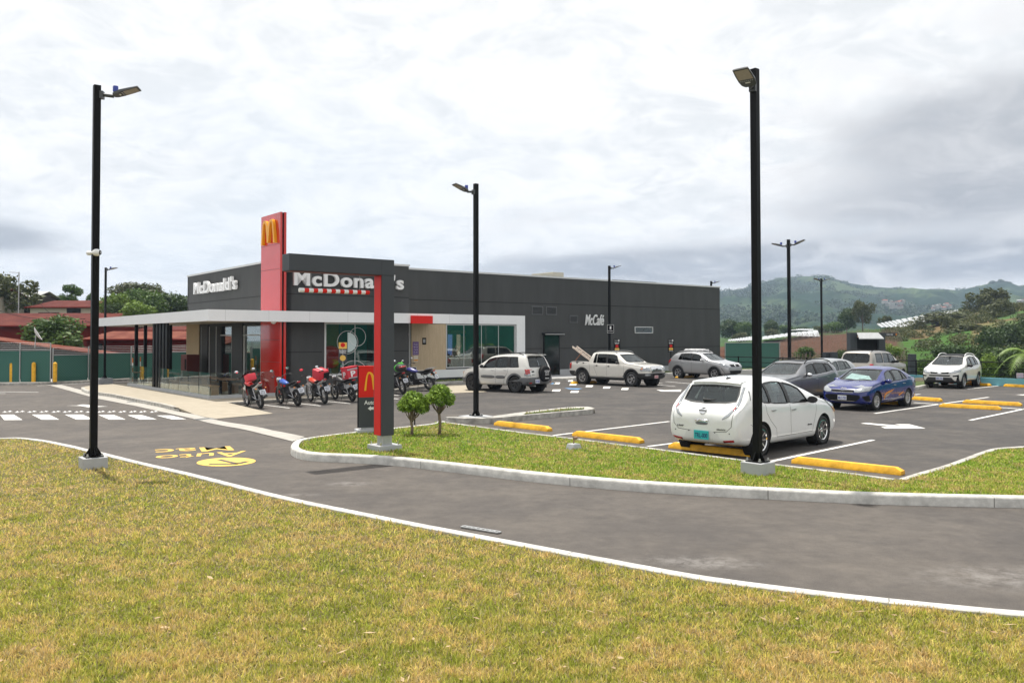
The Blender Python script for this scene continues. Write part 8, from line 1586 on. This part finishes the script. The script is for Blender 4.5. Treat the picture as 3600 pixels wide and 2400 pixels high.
# little houses of the hill villages
hw_ = MB(); hw_.bb(-5, 5, -4, 4, -3, 4); hwm = hw_.mesh('wall', mat('village_wall', (.42, .41, .38), .8)); hr_ = MB(); hr_.add([(-5.5, -4.5, 4.01), (5.5, -4.5, 4.01), (5.5, 4.5, 4.01), (-5.5, 4.5, 4.01), (-5.5, 0, 6), (5.5, 0, 6)], [(0, 1, 5, 4), (2, 3, 4, 5), (0, 4, 3), (1, 2, 5), (0, 3, 2, 1)]); hrm = [hr_.mesh('roof', mat('village_roof_%s' % n, c, .7)) for n, c in (('red', (.30, .10, .07)), ('pale', (.36, .36, .35)))]
hp = MB(); hp.bb(-3, -1.5, -4.05, -4.01, 0, 2); hpm = hp.mesh('window', M['blackm'])
for i in range(34):
    if i < 18: x, y = 3104 + rr.rand() * 78, 1058 + rr.rand() * 26
    elif i < 29: x, y = 3262 + rr.rand() * 75, 1070 + rr.rand() * 20
    else: x, y = 3570 + rr.rand() * 60, 1055 + rr.rand() * 12
    P = at(x, y, 880); e = empty('village_house', P, rr.rand() * 3, 'tiny house on the mountainside, ' + ('in the village above the greenhouse' if i < 18 else 'in the smaller village right of it' if i < 29 else 'at the right edge'), 'house', 'houses of the hill villages'); s = .22 + .28 * rr.rand(); e.scale = (s, s, s); link('wall', hwm, e); link('roof', hrm[i % 2], e)
# ================================================================ FENCES, NEIGHBOUR HOUSES, ORDER POINT
def net_mat():
    m = mat('green_netting', (.028, .115, .088), .75); N = m.node_tree.nodes; Lk = m.node_tree.links; tc = N.new('ShaderNodeTexCoord'); bs = N['Principled BSDF']; outs = []
    for ang in (45, -45):
        mp = N.new('ShaderNodeMapping'); mp.inputs[2].default_value = (0, radians(ang), 0); Lk.new(tc.outputs['Object'], mp.inputs[0]); w = N.new('ShaderNodeTexWave'); w.bands_direction = 'X'; w.inputs['Scale'].default_value = 2.6; Lk.new(mp.outputs[0], w.inputs[0]); outs.append(w.outputs[1])
    mx = N.new('ShaderNodeMath'); mx.operation = 'MAXIMUM'; Lk.new(outs[0], mx.inputs[0]); Lk.new(outs[1], mx.inputs[1]); r = N.new('ShaderNodeValToRGB'); Lk.new(mx.outputs[0], r.inputs[0]); r.color_ramp.elements[0].position = .9; r.color_ramp.elements[0].color = (.028, .115, .088, 1); r.color_ramp.elements[1].position = 1.; r.color_ramp.elements[1].color = (.07, .19, .15, 1); Lk.new(r.outputs[0], bs.inputs['Base Color']); return m
M['net'] = net_mat()
def fence(label, A, B_, h0, n, wires=True, ext=.45, name='mesh_fence'):
    """green netted chain-link fence from A to B"""
    d = B_ - A; L = Vector((d.x, d.y)).length; e = empty(name, A, atan2(d.y, d.x), label, 'fence'); dz = d.z / L
    for i in range(n):
        x0, x1 = L * i / n, L * (i + 1) / n; q = MB(); q.add([(x0 + .03, 0, dz * x0), (x1 - .03, 0, dz * x1), (x1 - .03, 0, dz * x1 + h0), (x0 + .03, 0, dz * x0 + h0), (x0 + .03, .01, dz * x0), (x1 - .03, .01, dz * x1), (x1 - .03, .01, dz * x1 + h0), (x0 + .03, .01, dz * x0 + h0)], [(0, 1, 2, 3), (7, 6, 5, 4), (0, 4, 5, 1), (3, 2, 6, 7)]); q.build('netting', M['net'], e)
        q = MB(); q.tube([(x0, -.02, dz * x0 + h0), (x1, -.02, dz * x1 + h0)], .026, 6); q.build('top_rail', M['steel'], e)
        for k in range(4 if wires else 0): z = h0 + .10 + .12 * k; q = MB(); q.tube([(x0, -.02, dz * x0 + z), (x1, -.02, dz * x1 + z)], .008, 4); q.build('wire', M['steel'], e)
    for i in range(n + 1): x = L * i / n; q = MB(); q.tube([(x, -.05, dz * x - .2), (x, -.05, dz * x + h0 + (ext if wires else .05))], .036, 8); q.build('post', M['steel'], e)
    return e
F0, F1, F2, F3, F4 = T(-260, 1345, .15), T(178, 1341, .15), T(309, 1335, .15), T(460, 1328, .15), T(700, 1320, .15)
hz = lambda P, x, y: at(x, y, P.y).z - P.z
fence('tall left section of the green netted fence with barbed wire on top', F0, F1, hz(F1, 176, 1231), 4); fence('middle section of the green fence, one step lower, left of the distant lamp post', F1 + Vector((.1, 0, 0)), F2, hz(F2, 309, 1246), 1); fence('green fence section right of the distant lamp post', F2, F3, hz(F3, 460, 1240), 1); fence('green fence section seen behind the patio columns', F3, F4 + (F4 - F3) * 1.2, hz(F4, 660, 1236), 4)
G0, G1 = AB(16.6, .3, .1), T(2740, 1291, .1); fence('green netted fence beyond the right corner of the restaurant', G0, G1, hz(G0, 2532, 1205), 2, False)
q = MB(); kp_ = [tuple(p)[:2] for p in (F0 + Vector((0, -.9, 0)), F1 + Vector((-.2, -1.0, 0)), F2 + Vector((.3, -1.1, 0)), F3 + Vector((.5, -.7, 0)), F4 + Vector((.5, -.7, 0)), F4 + Vector((0, .8, 0)), F0 + Vector((0, .8, 0)))]; q.prism([Vector(p) for p in kp_], lambda x, y: zg(x, y) - .05, lambda x, y: zg(x, y) + .15, False); tag(q.build('kerb_fence', M['kerb2'], bevel=.02), kind='structure')
# green tarpaulin fence on the far side of the lot, mirrored by the shop windows
P0, P1 = Vector((55, 52, -3)), Vector((66, 2, -3)); e = fence('tall green netting screen far right of the lot, mirrored by the shop windows', P0, P1, 11, 8, False, name='netting_screen')
for o in e.children:
    if o.name.startswith('netting'): o.data.materials[0] = M['tarp'] = M.get('tarp') or mat('green_tarp', (.02, .22, .16), .7, var=.2, vs=.3)
def corr(name, c, c2):
    m = mat(name, c, .75, col2=c2, vs=.8, vdet=6, spec=.15); N = m.node_tree.nodes; Lk = m.node_tree.links; tc = N.new('ShaderNodeTexCoord'); w = N.new('ShaderNodeTexWave'); w.bands_direction = 'X'; w.inputs['Scale'].default_value = 2.2; Lk.new(tc.outputs['Object'], w.inputs[0]); bp = N.new('ShaderNodeBump'); bp.inputs['Distance'].default_value = .08; bp.inputs['Strength'].default_value = .9; Lk.new(w.outputs[1], bp.inputs['Height']); Lk.new(bp.outputs[0], N['Principled BSDF'].inputs['Normal']); return m
RR, RO, RD = corr('tin_red', (.10, .014, .010), (.17, .040, .026)), corr('tin_orange', (.15, .030, .018), (.28, .095, .055)), mat('dark_red_wall', (.13, .010, .007), .85, var=.15, spec=.1)
RW, CW, DW = corr('tin_white', (.52, .53, .53), (.60, .60, .60)), mat('cream_wall', (.48, .43, .36), .8), mat('dark_wood_wall', (.03, .02, .018), .8)
def house(label, x0, x1, yr, ye, yb, Y, dpt, roof, wallm, skew=0, items=(), ov=.4):
    """roof ridge at pixel yr (depth Y+dpt), eave at ye, foot at yb, between columns x0..x1"""
    A = at(x0, ye, Y); B_ = at(x1, ye, Y); base = at(x0, yb, Y); zr = at((x0 + x1) / 2, yr, Y + dpt).z; L = B_.x - A.x; he = A.z - base.z; hr = zr - base.z; e = empty('house', Vector((A.x, Y, base.z)), 0, label, 'house'); D2 = dpt * 2
    q = MB(); q.bb(0, L, 0, D2, -1, he - .05); q.add([(0, 0, he - .05), (0, D2, he - .05), (0, dpt, hr - .12), (L, 0, he - .05), (L, D2, he - .05), (L, dpt, hr - .12)], [(0, 1, 2), (3, 5, 4)]); q.build('wall', wallm, e)
    q = MB(); t = .06; o_ = ov; sk = skew; 
    for s in (0, 1):
        y0, y1 = (-o_, dpt) if s == 0 else (D2 + o_, dpt); q.add([(-o_, y0, he - .02), (L + o_, y0, he - .02), (L + o_ - sk, y1, hr), (-o_ + sk, y1, hr), (-o_, y0, he + t - .02), (L + o_, y0, he + t - .02), (L + o_ - sk, y1, hr + t), (-o_ + sk, y1, hr + t)], [(0, 1, 2, 3), (7, 6, 5, 4), (0, 4, 5, 1), (1, 5, 6, 2), (3, 2, 6, 7), (0, 3, 7, 4)])
    rf = q.build('roof', roof, e); q = MB(); q.tube([(-o_, -o_ - .05, he), (L + o_, -o_ - .05, he)], .08, 6); q.build('gutter', RD, rf)
    for nm, m, u0, u1, w0, w1 in items: q = MB(); q.bb(L * u0, L * u1, -.06, -.002, he * w0, he * w1); q.build(nm, m, e)
    return e
house('long house with a red tin roof and dark red wall behind the left fence', -200, 352, 1103, 1147, 1240, 74, 5, RR, RD, items=(('window', M['blackm'], .82, .87, .3, .7),))
house('upper pink-cream house with a red roof above the long red roof', 106, 350, 1058, 1081, 1150, 94, 3.5, RR, CW, 1.2, items=(('window', M['blackm'], .53, .73, .55, .95), ('window', M['blackm'], .12, .42, .4, .75)))
house('dark timber house with a white tin roof at the far left', 8, 112, 1026, 1049, 1150, 98, 3, RW, DW, items=(('window', M['blackm'], .2, .8, .5, .8),))
house('small house with a red eave at the left edge', -220, -25, 1018, 1040, 1150, 92, 3, RR, CW)
house('low house with an orange patched tin roof behind the patio columns', 305, 655, 1166, 1194, 1250, 66, 3.5, RO, RD, .8, items=(('window', M['blackm'], .12, .16, .35, .75),)); house('red-roofed house just behind the orange patched roof', 330, 640, 1149, 1163, 1235, 80, 3, RR, RD); house('pink-roofed house next to the beige patio wall', 600, 760, 1128, 1175, 1235, 88, 4, RR, mat('pink_wall', (.40, .20, .19), .8))
# lean-to roof falling to the right behind the fence
e = empty('shed', at(-40, 1260, 56), 0, 'rusty lean-to roof sloping down to the right just over the fence', 'shed'); q = MB(); o_ = e.location
A, B_, C_, D_ = at(-60, 1188, 56), at(330, 1240, 56), at(430, 1240, 61), at(-60, 1176, 61); vs = [p - o_ for p in (A, B_, C_, D_)]; q.add(vs + [v - Vector((0, 0, .08)) for v in vs], [(0, 1, 2, 3), (7, 6, 5, 4), (0, 4, 5, 1), (1, 5, 6, 2), (3, 2, 6, 7)]); q.build('roof', RO, e)
q = MB(); q.add([v - Vector((0, 0, .1)) + Vector((0, .3, 0)) for v in (vs[0], vs[1])] + [Vector((vs[1].x, .3, -1.5)), Vector((vs[0].x, .3, -1.5))], [(0, 1, 2, 3)]); q.build('wall', DW, e)
p = at(126, 1176, 56); e = empty('satellite_dish', p, radians(28), 'white satellite dish among the red roofs', 'satellite dish'); q = MB(); q.lathe([(.0, .0), (.2, .02), (.38, .08), (.52, .16)], 22, 'x'); o = q.build('dish', M['letter'], e, smooth='all'); o.rotation_euler = (0, -.5, 0); q = MB(); q.tube([(0, 0, 0), (-.05, 0, -.9)], .035, 6); q.tube([(0, 0, 0), (.45, 0, .25)], .012, 5); q.build('mount', M['steel'], e)
p = at(65, 1105, 80); e = empty('antenna_mast', p, 0, 'thin television antenna mast above the left roofs', 'antenna'); q = MB(); q.tube([(0, 0, -1), (0, 0, 4.1)], .05, 6); q.build('mast', M['steel'], e); q = MB(); q.tube([(-.95, 0, 4.1), (0, 0, 4.05)], .03, 5); q.build('boom', M['steel'], e)
# overhead wires on the left
for (x0, y0, Y0), (x1, y1, Y1), lb in (((-60, 1072, 82), (300, 1120, 70), 'thin cable sagging across the left roofs, upper one'), ((136, 1060, 82), (230, 1104, 78), 'thin cable dropping from the pink-cream house'), ((300, 1128, 70), (480, 1118, 84), 'thin cable above the left end of the canopy')):
    A = at(x0, y0, Y0); B_ = at(x1, y1, Y1); q = MB(); q.tube([(B_ - A) * (i / 8) - Vector((0, 0, 1.2 * sin(pi * i / 8) * .5)) for i in range(9)], .025, 4); o = q.build('overhead_cable', M['blackm']); o.location = A; tag(o, lb, 'cable')
# order point
Yo = 52.; P = at(3044, 1186, Yo); P.z = 0; e = empty('order_portal', P, 0, 'slate order portal with a pale sloping canopy and a black screen', 'order point'); k = Yo / FPX; w = 61 * k; zt = at(3044, 1169, Yo).z
for s in (-1, 1): q = MB(); q.bb(s * w, s * (w - .42), -.3, .3, 0, zt); q.build('post', M['slate'], e, bevel=.01)
q = MB(); q.bb(-w + .42, w - .42, -.25, .25, zt - .22, zt - .003); q.build('beam', M['slate'], e); q = MB(); q.add([(-w + .3, -.9, zt - .42), (w - .35, -.9, zt - .42), (w - .42, -.26, zt - .05), (-w + .42, -.26, zt - .05), (-w + .3, -.9, zt - .36), (w - .35, -.9, zt - .36), (w - .42, -.26, zt), (-w + .42, -.26, zt)], [(0, 1, 2, 3), (7, 6, 5, 4), (0, 4, 5, 1)]); q.build('canopy', M['steel'], e)
for s in (-1, 1): q = MB(); q.bb(s * .01, s * (w - .43), -.1, .1, .6, zt - .3); q.build('screen', M['blackm'], e)
q = MB(); q.bb(w + .003, w + 48 * k, -.1, .1, zt - .22, zt - .01); q.build('sign_arm', M['slate'], e); text('words', 'Ordene Aquí', M['letter'], e, (w + 15 * k + .1, -.102, zt - .12), w=22 * k, h=.12, ext=.002, bold=.01); q = MB(); q.bb(w + 41 * k, w + 46 * k, -.11, -.102, zt - .18, zt - .05); q.build('emblem', mat('emblem_orange', (.6, .2, .02), .5), e)
for x0, x1, yt, Y, lb, nm in ((2896, 2922, 1238, 52, 'low slate box beyond the grey crossover', 'menu_cabinet'), (2922, 2942, 1237, 51.5, 'slate post beside the low slate box', 'pillar'), (3195, 3217, 1244, 46.5, 'slate pillar standing between the blue sedan and the white crossover', 'pillar')):
    A = at(x0, yt, Y); B_ = at(x1, yt, Y); e = empty(nm, Vector(((A.x + B_.x) / 2, Y, 0)), ROTB if nm == 'x' else .12, lb, 'pillar' if nm == 'pillar' else 'cabinet'); w = (B_.x - A.x) / 2; q = MB(); q.bb(-w, w, -w * .8, w * .8, .12, A.z); q.build('body', M['slate'], e, bevel=.01); q = MB(); q.bb(-w - .05, w + .05, -w * .8 - .05, w * .8 + .05, -.1, .12); q.build('foot', M['concrete'], e)
# rail, mural wall, kerb island at the right boundary
RA, RB = AB(10.9, 4, 0), AB(10.9, 24, 0); d = RB - RA; L = d.length; e = empty('railing', RA, atan2(d.y, d.x), 'black three-bar railing along the right edge of the lot', 'railing')
for z in (.95, .62, .32): q = MB(); q.tube([(0, 0, z + .25), (L, 0, z + .25)], .022 if z < .9 else .03, 6); q.build('rail', M['black'], e)
for i in range(13): q = MB(); q.box((L * i / 12, 0, .65), (.06, .06, 1.2)); q.build('post', M['black'], e)
q = MB(); q.bb(0, 11.5, -.12, .12, -.2, .36); tag(q.build('white_wall', mat('low_wall_white', (.60, .60, .57), .8), None), 'low white wall under the railing left of the white crossover', 'wall'); o = bpy.data.objects['white_wall']; o.location = RA; o.rotation_euler = (0, 0, atan2(d.y, d.x))
e = empty('mural_wall', RA + d * (11.6 / L), atan2(d.y, d.x), 'low wall painted sky blue with clouds and food under the railing at the right edge', 'wall'); q = MB(); q.bb(0, 9, -.12, .12, -.2, .40); q.build('wall', mat('mural_blue', (.18, .48, .58), .7), e)
for i, (x, z, r, c) in enumerate(((.8, .14, .3, (.7, .72, .72)), (1.5, .10, .25, (.7, .72, .72)), (2.6, .12, .18, (.5, .25, .12)), (3.6, .16, .2, (.55, .2, .12)), (4.8, .16, .2, (.6, .33, .15)), (2.0, .08, .3, (.7, .6, .45)))):
    q = MB(); q.lathe([(0, 0), (r, 0), (r, .004)], 16, 'y', (0, 0, 0)); o = q.build('painting', mat('mural_paint%d' % i, c, .7), e); o.location = (x, -.126 - .002 * i, z); o.scale = (1.6, 1, .7)
    o.rotation_euler = (0, 0, 0)
p = at(3587, 1320, 40.5); e = empty('small_sign', p, ROTB - .6, 'small pink and blue poster tied to the railing at the right edge', 'sign'); q = MB(); q.bb(-.17, .17, -.01, .01, -.11, .11); q.build('poster', mat('poster_pink', (.55, .35, .36), .6, col2=(.35, .45, .6), vs=5), e); q = MB(); q.bb(-.18, .18, .012, .02, -.12, .12); q.build('backing', M['letter'], e)
kk = [P2(*p_, .14) for p_ in ((3150, 1372), (3215, 1361), (3262, 1352), (3300, 1347), (3290, 1338), (3225, 1338), (3130, 1345))]; kerb('kerb_corner', smooth_line([Vector(p_) for p_ in kk[:5]], 3), .15, .15, M['kerb2'], side=1)['kind'] = 'structure'; mb = MB(); mb.add(*drape(kk, .12, 1.)); tag(mb.build('lawn_corner', M['soil2']), kind='structure')
# ---- haze
HAZE = .00026
q = MB(); q.bb(-2300, 2300, -60, 2150, -12, 190); o = q.build('haze', bpy.data.materials.new('haze_air')); tag(o, 'thin bluish haze over the valley', 'haze', kind='stuff'); m = o.data.materials[0]; m.use_nodes = True; N = m.node_tree.nodes; N.remove(N['Principled BSDF']); v = N.new('ShaderNodeVolumePrincipled'); v.inputs['Color'].default_value = (.60, .76, 1., 1); v.inputs['Density'].default_value = HAZE; v.inputs['Anisotropy'].default_value = .2; m.node_tree.links.new(v.outputs[0], N['Material Output'].inputs['Volume'])
